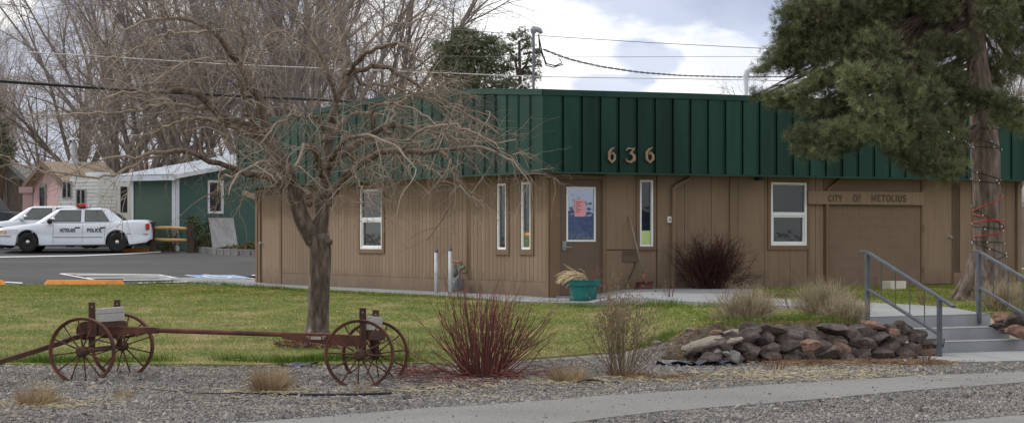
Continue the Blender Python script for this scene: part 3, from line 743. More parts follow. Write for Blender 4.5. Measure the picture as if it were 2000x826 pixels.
# corner trim where the two fascias meet
# windows ------------------------------------------------------------
def frame_rect(geo, r, w, y0, y1):
    x0, x1, z0, z1 = r; ys = sorted((y0, y1))
    geo.box(x0, x0+w, *ys, z0, z1); geo.box(x1-w, x1, *ys, z0, z1)
    geo.box(x0+w, x1-w, *ys, z0, z0+w); geo.box(x0+w, x1-w, *ys, z1-w, z1)
def window(bfun, r, s, trim, double, name='window', w=.05, glassm='glass', blind=.0, tw=None):
    x0, x1, z0, z1 = r
    g = Geo(); frame_rect(g, (x0+.003, x1-.003, z0+.003, z1-.003), w, s*.026, -s*.05)
    zr = z0+(z1-z0)*.50
    if double:
        g.box(x0+w, x1-w, *sorted((s*.016, -s*.05)), zr-.035, zr+.035)
        wi = .03; frame_rect(g, (x0+w+.002, x1-w-.002, z0+w+.002, zr-.037), wi, s*.008, -s*.04)
    f = bfun(g, name, 'vinyl_white', bevel=.006)
    g = Geo()
    y_ = -s*.02
    def pane(a, b, c, d, yy): g.add([(a, yy, c), (b, yy, c), (b, yy, d), (a, yy, d)], [(0, 1, 2, 3) if s < 0 else (3, 2, 1, 0)])
    if double: pane(x0+w, x1-w, zr+.035, z1-w, -s*.012); pane(x0+w+.03, x1-w-.03, z0+w+.03, zr-.067, -s*.030)
    else: pane(x0+w, x1-w, z0+w, z1-w, -s*.012)
    bfun(g, 'pane', glassm, parent=f, rot=False, fix=False)
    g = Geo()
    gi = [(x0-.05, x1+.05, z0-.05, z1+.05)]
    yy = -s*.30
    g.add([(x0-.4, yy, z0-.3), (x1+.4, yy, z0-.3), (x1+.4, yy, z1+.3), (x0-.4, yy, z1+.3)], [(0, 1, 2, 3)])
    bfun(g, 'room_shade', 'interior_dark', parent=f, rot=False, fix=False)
    if double:
        g = Geo(); g.box(x0+w+.04, x1-w-.04, *sorted((-s*.036, -s*.038)), z0+w+.035, zr-.072)
        bfun(g, 'insect_screen', 'blind', parent=f, rot=False)
    if trim:
        tx0, tx1, tz0, tz1 = trim
        g = Geo(); ys = sorted((s*.001, s*.036))
        g.box(tx0, x0-.001, *ys, tz0, tz1); g.box(x1+.001, tx1, *ys, tz0, tz1)
        g.box(x0, x1, *ys, tz0, z0-.001); g.box(x0, x1, *ys, z1+.001, tz1)
        bfun(g, 'trim', 'tan_trim', parent=f, rot=False)
    return f
def grow_(r, l, rr, b, t): return (r[0]-l, r[1]+rr, r[2]-b, r[3]+t)
wA = window(bA, A_win, 1, grow_(A_win, .11, .09, .075, .12), True)
w1 = window(bA, A_s1, 1, grow_(A_s1, .10, .06, .09, .10), False, w=.045)
w2 = window(bA, A_s2, 1, grow_(A_s2, .10, .06, .09, .10), False, w=.045)
w3 = window(bB, B_slim, -1, grow_(B_slim, .07, .05, .06, .08), False, w=.042, glassm='glass')
w4 = window(bB, B_win, -1, grow_(B_win, .07, .06, .075, .11), True, w=.05)
for o, l in ((wA, 'white double hung window'), (w1, 'tall slim white window, left of the pair'), (w2, 'tall slim white window nearest the corner'), (w3, 'tall slim white window right of the glazed door'), (w4, 'white double hung window beside the city sign')): o['label'] = l
g = Geo(); x0, x1, z0, z1 = B_win; g.box(x1+.02, x1+.062, -.034, -.001, -.05, z0-.08); bB(g, 'trim', 'tan_trim', parent=w4, rot=False)
# notices taped inside the glass
g = Geo(); x0, x1, z0, z1 = B_slim; g.box(x0+.055, x1-.055, .0, .002, z0+.05, z0+.30)
nt_ = bB(g, 'notice', 'green_paper', parent=w3, rot=False)
g = Geo(); x0, x1, z0, z1 = A_s2; g.box(x0+.05, x1-.05, -.012-.003, -.012-.001, z0+.05, z0+.33); bA(g, 'notice', 'green_paper', parent=w2, rot=False)
g = Geo(); g.box(x0+.06, x1-.06, -.010, -.008, z0+.27, z0+.31); bA(g, 'notice_heading', 'curb_orange', parent=w2, rot=False)
# main door
x0, x1, z0, z1 = B_door
g = Geo(); frame = Geo()
frame.box(x0-.075, x0-.002, -.030, .05, .03, z1+.08); frame.box(x1+.002, x1+.085, -.040, .05, .03, z1+.08); frame.box(x0-.002, x1+.002, -.028, .05, z1+.003, z1+.079)
d = rectB(1106, 1163, 365, 472)
for (a, b, c, e) in ((x0, d[0]+.02, z0, z1), (d[1]-.02, x1, z0, z1), (d[0]+.02, d[1]-.02, z0, d[2]+.02), (d[0]+.02, d[1]-.02, d[3]-.02, z1)): g.box(a+.002, b, .0, .045, c+.004, e-.004)
dr = bB(g, 'door', 'brown_door'); dr['label'] = 'brown entrance door with large white framed glass'
bB(frame, 'door_frame', 'tan_trim', parent=dr, rot=False)
g = Geo(); frame_rect(g, d, .032, -.012, .01); bB(g, 'glass_frame', 'vinyl_white', parent=dr, rot=False, bevel=.004)
g = Geo(); g.add([(d[0]+.02, .006, d[2]+.02), (d[1]-.02, .006, d[2]+.02), (d[1]-.02, .006, d[3]-.02), (d[0]+.02, .006, d[3]-.02)], [(0, 1, 2, 3)]); bB(g, 'pane', 'door_glass', parent=dr, rot=False, fix=False)
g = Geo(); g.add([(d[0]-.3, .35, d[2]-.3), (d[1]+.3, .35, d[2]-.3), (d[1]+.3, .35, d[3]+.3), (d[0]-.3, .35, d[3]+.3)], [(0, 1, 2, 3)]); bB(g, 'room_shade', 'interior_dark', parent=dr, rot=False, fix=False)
p = rectB(1122, 1143, 390, 423); g = Geo(); g.box(p[0], p[1], .001, .003, p[2], p[3]); bB(g, 'notice', 'pink_paper', parent=dr, rot=False)
g = Geo()
for i, ln in enumerate((.8, .5, .65, .3, .7, .45)): g.box(p[0]+.03, p[0]+.03+(p[1]-p[0]-.06)*ln, .0002, .0006, p[3]-.05-i*.035, p[3]-.04-i*.035)
bB(g, 'notice_text', 'sign_letter', parent=dr, rot=False)
hq_ = rectB(1098, 1105, 471, 488); g = Geo(); g.box(hq_[0], hq_[1], -.016, -.001, hq_[2], hq_[3]); g.tube([((hq_[0]+hq_[1])/2, -.014, hq_[2]+.05), ((hq_[0]+hq_[1])/2, -.055, hq_[2]+.05)], .011); g.tube([((hq_[0]+hq_[1])/2-.01, -.055, hq_[2]+.05), ((hq_[0]+hq_[1])/2+.13, -.055, hq_[2]+.048)], .010)
g.lathe([(.0, -.012), (.018, -.012), (.02, 0), (.018, .008)], ((hq_[0]+hq_[1])/2, -.022, hq_[3]-.045), axis='y', n=12)
bB(g, 'handle', 'galv', parent=dr, rot=False)
g = Geo(); g.box(x0-.1, x1+.1, -.09, .05, .01, .046); bB(g, 'threshold', 'galv', parent=dr, rot=False)
# left side door on face A
x0, x1, z0, z1 = A_door
g = Geo(); g.box(x0+.004, x1-.004, -.05, -.004, z0+.012, z1-.004); d2 = bA(g, 'door', 'tan_siding'); d2['label'] = 'plain tan side door at the far left end'
g = Geo(); g.box(x0-.12, x0-.002, .001, .034, -.02, WT-.03); g.box(x1+.002, x1+.10, .001, .034, -.02, WT-.03); g.box(x0-.002, x1+.002, .001, .033, z1+.002, WT-.03); bA(g, 'door_frame', 'tan_trim', parent=d2, rot=False)
g = Geo(); g.lathe([(0, .07), (.022, .07), (.032, .05), (.03, .035), (.014, .028), (.014, .004), (.034, .002), (.034, -.003)], (x1-.07, 0, .97), axis='y', n=14); bA(g, 'handle', 'galv', parent=d2, rot=False)
for zz in (.28, 1.05, 1.83):
    g = Geo(); g.tube([(x0-.001, .012, zz), (x0-.001, .012, zz+.11)], .013, 8); bA(g, 'hinge', 'tan_groove', parent=d2, rot=False)
# right side door on face B
x0, x1, z0, z1 = B_d2
g = Geo(); g.box(x0+.004, x1-.006, .004, .05, z0+.012, z1-.004); d3 = bB(g, 'door', 'tan_siding'); d3['label'] = 'plain tan door right of the city sign'
g = Geo(); g.box(x0-.03, x0-.0, -.02, .05, -.05, WT-.03); g.box(x1, x1+.02, -.012, .05, .1, WT-.03); g.box(x0, x1, -.012, .05, z1, z1+.035); bB(g, 'door_frame', 'tan_trim', parent=d3, rot=False)
g = Geo(); g.lathe([(0, -.07), (.022, -.07), (.032, -.05), (.03, -.035), (.014, -.028), (.014, -.0), (.034, .002), (.034, .005)], (x1-.07, 0, zB(1857, 463)), axis='y', n=14); bB(g, 'handle', 'galv', parent=d3, rot=False)
for py in (365, 445, 527):
    g = Geo(); zz = zB(1801, py); g.box(x0-.035, x0+.03, -.034, -.02, zz-.06, zz+.06); bB(g, 'hinge', 'tan_trim', parent=d3, rot=False)
# city sign board
r_ = rectB(1578, 1803, 374, 400, .06)
g = Geo(); g.box(r_[0], r_[1], -.085, -.035, r_[2], r_[3]); sg = bB(g, 'city_sign', 'tan_siding', bevel=.008)
for wd_, p0_, p1_ in (('CITY', 1618, 1645), ('OF', 1666, 1682), ('METOLIUS', 1702, 1770)):
    g = Geo(); t_ = rectB(p0_, p1_, 381, 393.5, .085); lettering(g, wd_, t_[0], t_[1], t_[2], t_[3], lambda x, z, d_: (x, -.0855-d_, z), stroke=.19, serif=.08, gap=.14)
    bB(g, 'lettering', 'sign_letter', parent=sg, rot=False)
# house number 636 on the green fascia
def digit(ch, x0, x1, z0, z1):
    S = {'6': [([(.80, 1.0), (.40, .86), (.14, .66), (.14, .24), (.50, .02), (.86, .24), (.86, .48), (.56, .66), (.36, .52)], [.05, .2, .24, .26, .15, .26, .26, .15, .07])],
         '3': [([(.02, .80), (.26, .97), (.66, .93), (1.0, 1.0)], [.04, .13, .11, .03]), ([(.90, .95), (.46, .60)], [.09, .15]), ([(.40, .58), (.62, .62), (.88, .46), (.88, .22), (.52, .03), (.16, .10), (.02, .26)], [.06, .18, .26, .26, .16, .13, .04])]}[ch]
    g = Geo()
    for i, (st, wd) in enumerate(S):
        g.ribbon([(x0+(x1-x0)*u, z0+(z1-z0)*v) for u, v in st], [q*(x1-x0)*.98 for q in wd], .016, .042+i*.002, lambda x, z, d_: (x, -(OV+d_), z))
    return bB(g, 'house_number', 'number_tan')
for ch, a, b in (('6', 1186, 1201), ('3', 1220, 1239), ('6', 1259, 1276)):
    q = rectB(a, b, 288 if ch == '6' else 289, 318, OV); digit(ch, *q)
# downspouts, conduit
def downspout(bf, pts, wd, s, name='downspout', m='tan_siding', back=.05):
    g = Geo()
    for a, b in zip(pts[:-1], pts[1:]): g.bar((a[0], s*back, a[1]), (b[0], s*back+.0005, b[1]), wd, wd*.8, up=(0, s, 0))
    return bf(g, name, m, bevel=.008)
def pB(px, py): return (onB(px), zB(px, py))
def pA(px, py): return (onA(px), zA(px, py))
downspout(bB, [(pB(1348, 340)[0], 2.27), pB(1345, 349), pB(1313, 366), (pB(1312, 366)[0], .16), (pB(1316, 560)[0]+.05, .07)], .075, -1)
downspout(bB, [(pB(1640, 342)[0], 2.27), pB(1638, 352), pB(1612, 372), (pB(1612, 372)[0], .2)], .06, -1, m='tan_trim')
downspout(bB, [(LB-.06, 2.2), (LB-.06, .12), (LB-.0, .06)], .08, -1)
downspout(bA, [(LA+.06, 2.02), (LA+.9, 2.16)], .10, 1, back=-.05)
g = Geo(); g.tube([(onB(1438), -.03, 2.28), (onB(1428), -.03, 2.26), (onB(1425), -.03, 2.20), (onB(1424), -.03, .8)], .016, 8); bB(g, 'conduit', 'tan_siding')
cx = onA(917)
g = Geo(); g.tube([(cx, .045, 2.28), (cx, .045, .54), (cx, .05, .47), (cx-.0, .07, .44), (cx+.10, .07, .43), (cx+.16, .08, .46), (cx+.17, .09, .58), (cx+.20, .10, .63), (cx+.55, .12, .64)], .021, 10); bA(g, 'gas_pipe', 'copper_brown')
# mail slot and outlet
q = rectB(1214, 1245, 489, 511); g = Geo(); frame_rect(g, q, .022, -.03, -.012); g.box(q[0]+.02, q[1]-.02, -.022, -.012, q[2]+.02, q[3]-.02); ms = bB(g, 'mail_slot', 'brown_door', bevel=.003)
g = Geo(); g.box(q[0]+.06, q[1]-.06, -.031, -.023, q[3]-.075, q[3]-.06); bB(g, 'flap_edge', 'tan_groove', parent=ms, rot=False)
q = rectB(1302, 1309, 423, 435); g = Geo(); g.box(q[0], q[1], -.05, -.012, q[2], q[3]); bx_ = bB(g, 'outlet_box', 'vinyl_white', bevel=.006)
g = Geo(); g.box(q[0]+.02, q[1]-.02, -.056, -.051, q[2]+.03, q[3]-.03); bB(g, 'outlet_cover', 'galv', parent=bx_, rot=False)
q = rectB(1470, 1480, 341, 347); g = Geo(); g.box(q[0], q[1], -.2, -.05, 2.18, 2.24); bB(g, 'soffit_lamp', 'car_trim', bevel=.01)

# things on the roof -------------------------------------------------
def roof_pt(px, Y): return ((px-1000)*Y/F, Y)
mx_, my_ = roof_pt(1042, 42.0); zt = at(1042, 62, 42.0).z
mast = thing('service_mast', 'grey electric service mast with weatherhead standing on the flat roof', 'service mast', (mx_, my_, 3.5))
g = Geo(); g.tube([(0, 0, 0), (0, 0, zt-3.5)], .026, 12); g.build('pole', MAT['meter_grey'], mast)
g = Geo(); g.lathe([(.03, -.05), (.05, -.03), (.065, .04), (.045, .09), (.0, .11)], (0, 0, zt-3.5), 12); g.tube([(.0, 0, zt-3.5+.06), (.12, 0, zt-3.5+.02), (.16, 0, zt-3.5-.04)], [.05, .055, .03]); g.build('weatherhead', MAT['galv'], mast, smooth=True)
g = Geo(); lp_ = [(.1, 0, -.05), (.12, 0, -.35), (.25, .02, -.62), (.42, .03, -.66), (.55, .05, -.60), (.50, .05, -.52)]
g.tube([(a, b, c+zt-3.5) for a, b, c in lp_], .014, 6)
g.tube([(a+.04*math.sin(i*1.7), b, c+zt-3.5-.03) for i, (a, b, c) in enumerate(lp_[:5])], .012, 6); g.build('drip_loop', MAT['wire_black'], mast)
g = Geo(); g.tube([(-.03, 0, zt-3.5-.85), (-.75, .3, .12)], .012, 6); g.build('stay_wire', MAT['wire_light'], mast)
vx, vy = roof_pt(1457, 45); zv = at(1457, 138, 45).z
g = Geo(); g.tube([(0, 0, 0), (0, 0, zv-3.5-.12), (.02, 0, zv-3.5-.03), (.09, 0, zv-3.5+.02), (.20, 0, zv-3.5+.03), (.30, 0, zv-3.5-.0)], .062, 14)
vp = g.build('vent_pipe', MAT['white_paint'], None, smooth=True, loc=(vx, vy, 3.5)); _props(vp, 'white gooseneck vent pipe rising from the roof beside the pine', 'vent pipe')
# ------------------------------------------------------------------ trees
def resample(P, r, n):
    P = np.asarray(P, float); r = np.asarray(r, float)
    d = np.concatenate([[0], np.cumsum(np.linalg.norm(np.diff(P, axis=0), axis=1))])
    u = np.linspace(0, d[-1], n)
    # smooth through the points with a Catmull-Rom pass
    Q = np.stack([np.interp(u, d, P[:, k]) for k in range(3)], 1)
    for _ in range(2): Q[1:-1] = .25*Q[:-2]+.5*Q[1:-1]+.25*Q[2:]
    return Q, np.interp(u, d, r)
def unit(v): return v/(np.linalg.norm(v, axis=-1, keepdims=True)+1e-9)
def grow(P, r, per, n, L, ang, rad, u0=.15, u1=1., droop=0., wander=.12, out=0., lencurve=0., maxr=.7, up=0., tipr=.35):
    """children of polylines P (M,N,3): per = children per parent, L = (min,max) length. returns (K,n,3),(K,n)"""
    M_, N = P.shape[:2]; K = M_*per
    idx = np.repeat(np.arange(M_), per)
    u = rng.uniform(u0, u1, K); f = u*(N-1); i = np.clip(f.astype(int), 0, N-2); w = (f-i)[:, None]
    p0 = P[idx, i]*(1-w)+P[idx, i+1]*w; t = unit(P[idx, i+1]-P[idx, i])
    pr = r[idx, i]*(1-w[:, 0])+r[idx, i+1]*w[:, 0]
    rnd = unit(rng.normal(size=(K, 3))); perp = unit(np.cross(t, rnd))
    a = R(1)*rng.uniform(ang[0], ang[1], K)[:, None]
    d = unit(np.cos(a)*t+np.sin(a)*perp+np.array([0, 0, up]))
    ln = rng.uniform(L[0], L[1], K)*(1-lencurve*u)
    st = (ln/(n-1))[:, None]
    pts = [p0]; p = p0.copy()
    for k in range(n-1):
        d = unit(d+rng.normal(size=(K, 3))*wander+np.array([0, 0, -droop]))
        p = p+d*st; pts.append(p)
    Q = np.stack(pts, 1)
    r0 = np.minimum(pr*maxr, rng.uniform(rad[0], rad[1], K))
    rr = r0[:, None]*np.linspace(1, tipr, n)[None]
    return Q, rr

# --- the bare tree on the lawn, limbs traced from the photo -------------
TX, TY = G(622, 680)
def tp(x, y, dy=0.):   # photo pixel at depth TY+dy, as offset from the tree's foot
    v = at(x, y, TY+dy); return (v.x-TX, v.y-TY, v.z-gz(TX, TY))
pm = F/TY
tree = thing('bare_tree', 'leafless forked tree with drooping tan twigs standing on the front lawn', 'tree', (TX, TY, gz(TX, TY)-.02))
g = Geo()
def limb(geo, pts, n=None, sides=10):
    """pts: (px, py, radius px, depth offset)"""
    P = np.array([tp(a, b, d) for a, b, r_, d in pts]); r_ = np.array([q[2] for q in pts])/pm
    n = n or max(8, len(pts)*3)
    Q, rr = resample(P, r_, n); geo.tubes(Q[None], rr[None], sides); return Q, rr
trunk = [(606, 702, 34, 0), (612, 684, 30, 0), (618, 665, 24, 0), (621, 620, 21.5, 0), (623, 560, 21, 0), (626, 510, 21, 0), (625, 475, 22.5, 0), (620, 455, 22, 0)]
limb(g, trunk, 26, 16)
limb(g, [(614, 470, 16, 0), (603, 448, 18, -.02), (592, 430, 16.5, -.05), (584, 410, 15.5, -.08), (574, 372, 15, -.1), (561, 330, 14, -.15), (543, 296, 13, -.2), (522, 266, 12, -.25)], 26, 14)
limb(g, [(622, 475, 15, 0), (626, 440, 16, .02), (628, 405, 15, .03), (633, 370, 13, .05), (638, 330, 11.5, .08), (637, 300, 10.5, .1), (641, 275, 10, .12), (647, 240, 9, .15)], 26, 14)
# bark flare roots
for a in np.linspace(0, 2*PI, 7)[:-1]:
    g.tube([(.05*math.cos(a)-.02, .05*math.sin(a), .25), (.14*math.cos(a)-.03, .14*math.sin(a), .06), (.26*math.cos(a)-.03, .26*math.sin(a), -.05)], [.10, .075, .03], 8)
for x_k, y_k, r_k in ((643, 470, 7), (646, 395, 6), (604, 395, 7), (522, 262, 13), (640, 268, 11), (607, 470, 6)):
    c = tp(x_k, y_k, -.08 if r_k < 9 else -.2); g.lathe([(0, -r_k/pm), (r_k/pm*.8, -r_k/pm*.6), (r_k/pm, 0), (r_k/pm*.8, r_k/pm*.6), (0, r_k/pm)], c, 10)
g.build('trunk', MAT['bark'], tree, smooth=True, fix=True)
LIMBS = [
 # left side
 [(522, 266, 9.5, -.25), (515, 215, 8.5, -.3), (505, 185, 8, -.4), (491, 163, 7.5, -.5), (471, 120, 6.5, -.6), (439, 84, 5.5, -.8), (419, 56, 4.5, -.9), (379, 38, 3.8, -1.0), (331, 30, 3.2, -1.1), (288, 38, 2.6, -1.2), (256, 42, 1.8, -1.3), (216, 70, 1.2, -1.4)],
 [(522, 266, 10, -.25), (498, 250, 9, -.3), (472, 238, 8.5, -.4), (439, 228, 7.5, -.5), (411, 208, 6.5, -.6), (395, 188, 6, -.7), (375, 174, 5.2, -.8), (351, 172, 4.2, -.9), (311, 176, 3.4, -1.), (280, 180, 3, -1.1), (240, 176, 2.2, -1.2), (200, 190, 1.4, -1.3)],
 [(530, 275, 7, -.22), (505, 268, 6.5, -.2), (474, 253, 6, -.1), (444, 240, 5.2, .1), (413, 233, 4.5, .3), (399, 230, 4.2, .4), (359, 228, 3.4, .6), (330, 240, 2.6, .8), (290, 262, 1.8, 1.0), (250, 262, 1.2, 1.1)],
 [(563, 357, 8, -.1), (531, 346, 7, -.3), (498, 338, 6.3, -.5), (465, 329, 5.8, -.7), (433, 318, 5.3, -.9), (394, 306, 4.8, -1.1), (356, 290, 4.2, -1.3), (326, 289, 3.8, -1.4), (300, 300, 3.4, -1.5), (256, 307, 2.6, -1.6), (210, 299, 2.0, -1.7), (165, 325, 1.5, -1.8), (128, 340, 1.1, -1.9)],
 [(356, 290, 2.6, -1.3), (278, 310, 2.6, -1.5), (210, 345, 2.2, -1.7), (150, 340, 2, -1.9), (75, 329, 1.7, -2.1), (38, 317, 1.4, -2.2), (0, 299, 1.1, -2.3)],
 [(411, 208, 3.6, -.6), (330, 200, 3, -.5), (260, 215, 2.4, -.3), (168, 218, 1.8, -.1), (120, 222, 1.4, .1), (60, 220, 1, .2)],
 [(331, 30, 2.6, -1.1), (318, 12, 2.2, -1.2), (303, -8, 2, -1.2), (290, -40, 1.4, -1.2)],
 [(419, 56, 3, -.9), (380, 62, 2.6, -.6), (330, 60, 2.2, -.3), (270, 90, 1.6, .0), (200, 120, 1.1, .2)],
 [(600, 382, 5, 0), (605, 375, 5.2, .2), (594, 371, 5, .4), (560, 350, 4, .8), (520, 330, 3.2, 1.2), (470, 335, 2.4, 1.5), (420, 350, 1.6, 1.7)],
 [(491, 163, 4, -.5), (500, 120, 3.4, -.2), (516, 78, 3, 0), (527, 60, 2.8, .1), (551, 58, 2.5, .2), (582, 79, 2.2, .3), (612, 100, 1.8, .5), (640, 140, 1.2, .6)],
 [(471, 120, 3.6, -.6), (480, 80, 3, -.9), (470, 40, 2.6, -1.1), (455, 5, 2, -1.3), (440, -30, 1.4, -1.4)],
 [(498, 250, 4.4, -.3), (476, 200, 3.6, -.8), (470, 150, 3.2, -1.2), (440, 120, 2.6, -1.5), (400, 110, 2, -1.8), (340, 125, 1.4, -2.0), (290, 160, 1, -2.1)],
 # middle
 [(647, 240, 8, .15), (655, 205, 7, .2), (664, 175, 6.5, .3), (680, 145, 6, .4), (692, 132, 5.5, .45), (715, 125, 5, .5), (763, 130, 4.5, .7), (800, 151, 4, .8), (836, 176, 3.4, .9), (884, 206, 2.6, 1.0), (933, 232, 1.8, 1.1), (975, 255, 1.2, 1.2)],
 [(680, 145, 5, .4), (695, 118, 5, .2), (715, 103, 4.6, .1), (745, 85, 4.2, 0), (775, 80, 3.8, -.1), (800, 91, 3.4, -.2), (824, 118, 2.6, -.3), (850, 150, 1.8, -.4), (880, 180, 1.2, -.5)],
 [(692, 132, 3.8, .45), (691, 160, 3.6, .5), (739, 163, 3.2, .6), (788, 170, 2.6, .8), (840, 190, 1.8, 1.0), (890, 225, 1.2, 1.1)],
 [(692, 125, 3.6, .45), (703, 103, 3.4, .7), (733, 67, 3, 1.0), (763, 42, 2.5, 1.2), (812, 39, 2, 1.4), (848, 24, 1.6, 1.5), (872, 3, 1.2, 1.6)],
 [(641, 275, 5, .12), (633, 250, 4.6, -.1), (624, 230, 4.2, -.3), (603, 222, 3.8, -.5), (570, 222, 3.2, -.8), (540, 240, 2.6, -1.0), (520, 262, 2, -1.2), (505, 300, 1.3, -1.3)],
 [(655, 205, 4.5, .2), (650, 165, 4, .0), (640, 130, 3.4, -.2), (622, 95, 3, -.4), (600, 60, 2.4, -.6), (580, 30, 1.8, -.7), (565, 0, 1.4, -.8)],
 [(664, 175, 4, .3), (672, 130, 3.4, .5), (668, 90, 3, .7), (660, 50, 2.4, .9), (640, 15, 1.8, 1.1), (630, -20, 1.2, 1.2)],
 # right side
 [(640, 392, 8, .02), (651, 374, 7.5, -.1), (672, 340, 7.5, -.25), (700, 316, 7, -.4), (735, 302, 6.5, -.55), (763, 294, 6, -.7), (788, 291, 5.2, -.8), (825, 293, 4.6, -.9), (860, 294, 4.2, -1.0), (895, 288, 3.7, -1.1), (927, 285, 3.2, -1.2), (975, 292, 2.6, -1.3), (1006, 315, 2.1, -1.4), (1024, 335, 1.6, -1.45), (1040, 362, 1.2, -1.5)],
 [(634, 352, 8.5, .05), (648, 318, 8, .2), (679, 285, 7.5, .4), (705, 270, 7, .5), (730, 258, 6.5, .6), (748, 246, 5.5, .7), (763, 240, 4.6, .8), (800, 245, 3.8, 1.0), (850, 255, 3, 1.2), (900, 268, 2.4, 1.4), (960, 280, 1.8, 1.6), (1010, 272, 1.2, 1.7)],
 [(748, 246, 4.6, .7), (765, 262, 4.2, .5), (778, 280, 3.8, .4), (790, 300, 3, .2), (824, 315, 2.6, 0), (850, 335, 2, -.2), (866, 347, 1.4, -.3)],
 [(860, 294, 2.8, -1.), (872, 296, 2.8, -1.1), (885, 321, 2.6, -1.2), (895, 340, 2.3, -1.25), (897, 357, 2.1, -1.3), (910, 374, 1.8, -1.35), (921, 382, 1.5, -1.4), (945, 388, 1.1, -1.45)],
 [(730, 258, 4, .6), (720, 225, 3.6, .4), (735, 205, 3.3, .2), (770, 198, 2.8, 0), (810, 210, 2.3, -.3), (850, 240, 1.8, -.5), (880, 275, 1.2, -.6)],
 [(788, 291, 3.4, -.8), (800, 265, 3, -1.2), (835, 245, 2.6, -1.5), (880, 240, 2.1, -1.8), (930, 255, 1.6, -2.0), (985, 290, 1.1, -2.2)],
 [(763, 240, 3.2, .8), (770, 205, 2.8, 1.2), (800, 180, 2.4, 1.5), (850, 190, 1.8, 1.8), (905, 225, 1.2, 2.0)],
 [(679, 285, 4, .4), (690, 315, 3.2, 1.0), (720, 340, 2.4, 1.4), (760, 345, 1.6, 1.8)],
 [(700, 316, 3.4, -.4), (690, 330, 3, -.9), (694, 350, 2.4, -1.2), (715, 372, 1.8, -1.4), (735, 400, 1.2, -1.5)],
 # limbs that come forward and go back
 [(630, 340, 6, 0), (618, 300, 5, -.9), (602, 280, 4, -1.6), (590, 285, 3, -2.1), (575, 320, 2, -2.5)],
 [(638, 330, 6, .1), (660, 285, 5, -.8), (690, 262, 4, -1.5), (730, 262, 3, -2.0), (780, 285, 2, -2.4), (810, 330, 1.3, -2.6)],
 [(543, 296, 6, -.2), (520, 262, 4.6, .8), (490, 240, 3.6, 1.5), (455, 250, 2.6, 2.0), (430, 285, 1.6, 2.3)],
 [(641, 275, 6, .1), (660, 240, 4.8, .9), (700, 215, 3.6, 1.6), (750, 220, 2.6, 2.1), (800, 260, 1.6, 2.4)],
 [(571, 355, 5, -.1), (545, 320, 4, -1.2), (510, 310, 3.2, -1.9), (470, 330, 2.2, -2.4), (440, 375, 1.4, -2.6)],
]
LP = []; LR = []
g = Geo()
for L_ in LIMBS:
    P = np.array([tp(a, b, d) for a, b, r_, d in L_]); rr = np.array([q[2]*(.90+.15*min(1, q[2]/6)) for q in L_])/pm
    Q, rr = resample(P, rr, 26)
    jit = rng.normal(size=Q.shape)*.014; jit[0] = 0; Q = Q+jit
    LP.append(Q); LR.append(rr)
LP = np.array(LP); LR = np.array(LR)
big = LR[:, 0]*pm > 5
LR = LR*(1+.16*np.array([[mnoise.noise((i*3.1, j*.9, 4.)) for j in range(LR.shape[1])] for i in range(LR.shape[0])]))
tn = np.clip(.8-(LR*pm-1.2)/4.2, 0, 1)
g.tubes(LP, LR, 8, tint=None); g.tint[-1] = np.repeat(tn.reshape(-1), 8)
# secondary branches
B2, R2 = grow(LP, LR, 11, 10, (.45, 1.2), (25, 75), (.0042, .0085), u0=.10, droop=.05, wander=.15, up=.10, lencurve=.25, tipr=.45)
keep = rng.random(len(B2)) < .97
B2, R2 = B2[keep], R2[keep]
g.tubes(B2, R2, 5, tint=np.clip(rng.normal(.5, .28, len(B2)), 0, 1))
g.build('branches', MAT['limb'], tree, smooth=True, fix=False)
g = Geo()
B3, R3 = grow(B2, R2, 6, 7, (.18, .6), (25, 75), (.0028, .0045), u0=.12, droop=.06, wander=.22)
g.tubes(B3, R3, 4, cap=False)
B3b, R3b = grow(LP, LR, 12, 7, (.15, .6), (30, 85), (.003, .005), u0=.2, droop=.03, wander=.2)
g.tubes(B3b, R3b, 4, cap=False)
B4, R4 = grow(B3[rng.random(len(B3)) < .8], R3[:1].repeat(len(B3), 0)[rng.random(len(B3)) < 2][:1].repeat(1, 0) if False else np.full((len(B3), 6), .004)[:1].repeat(len(B3), 0)[:0] if False else np.full((int(1e6), 6), .004)[:0], 0, 4, (.06, .2), (30, 70), (.002, .003)) if False else grow(B3, R3, 2, 4, (.06, .24), (30, 75), (.0020, .0028), u0=.25, droop=.03, wander=.2)
g.tubes(B4, R4, 3, cap=False)
g.build('twigs', MAT['twig'], tree, fix=False)
g = Geo()
def buds(geo, Q, share, size):
    tips = Q[:, -1]; tips = np.concatenate([tips, Q[:, len(Q[0])//2]]); tips = tips[rng.random(len(tips)) < share]
    m_ = len(tips); s_ = rng.uniform(size*.6, size*1.3, m_)[:, None]
    o = [np.array(v, float) for v in ((1, 0, 0), (-.5, .87, 0), (-.5, -.87, 0), (0, 0, 1.8), (0, 0, -.9))]
    v = np.stack([tips+s_*k for k in o], 1).reshape(-1, 3)
    t = np.array([(0, 1, 3), (1, 2, 3), (2, 0, 3), (1, 0, 4), (2, 1, 4), (0, 2, 4)])
    geo.add(v, None, (t[None]+(np.arange(m_)*5)[:, None, None]).reshape(-1, 3))
buds(g, B4, .3, .0055); buds(g, B3, .6, .0065); buds(g, B3b, .6, .0065)
g.build('buds', MAT['bud'], tree, fix=False)
# straw and leaf litter round the foot
g = Geo(); m_ = 380; a = rng.uniform(0, 2*PI, m_); rr = rng.uniform(.15, .5, m_)
p = np.stack([rr*np.cos(a)*1.1-.03, rr*np.sin(a), .03+rng.uniform(0, .1, m_)*(1-rr)], 1)
d = rng.normal(size=(m_, 3))*np.array([1, 1, .5]); d = unit(d)*.07
g.tubes(np.stack([p, p+d], 1), np.full((m_, 2), .006), 3, cap=False)
lit = g.build('leaf_litter', MAT['litter'], None, loc=(TX, TY, gz(TX, TY)), kind='stuff', fix=False)

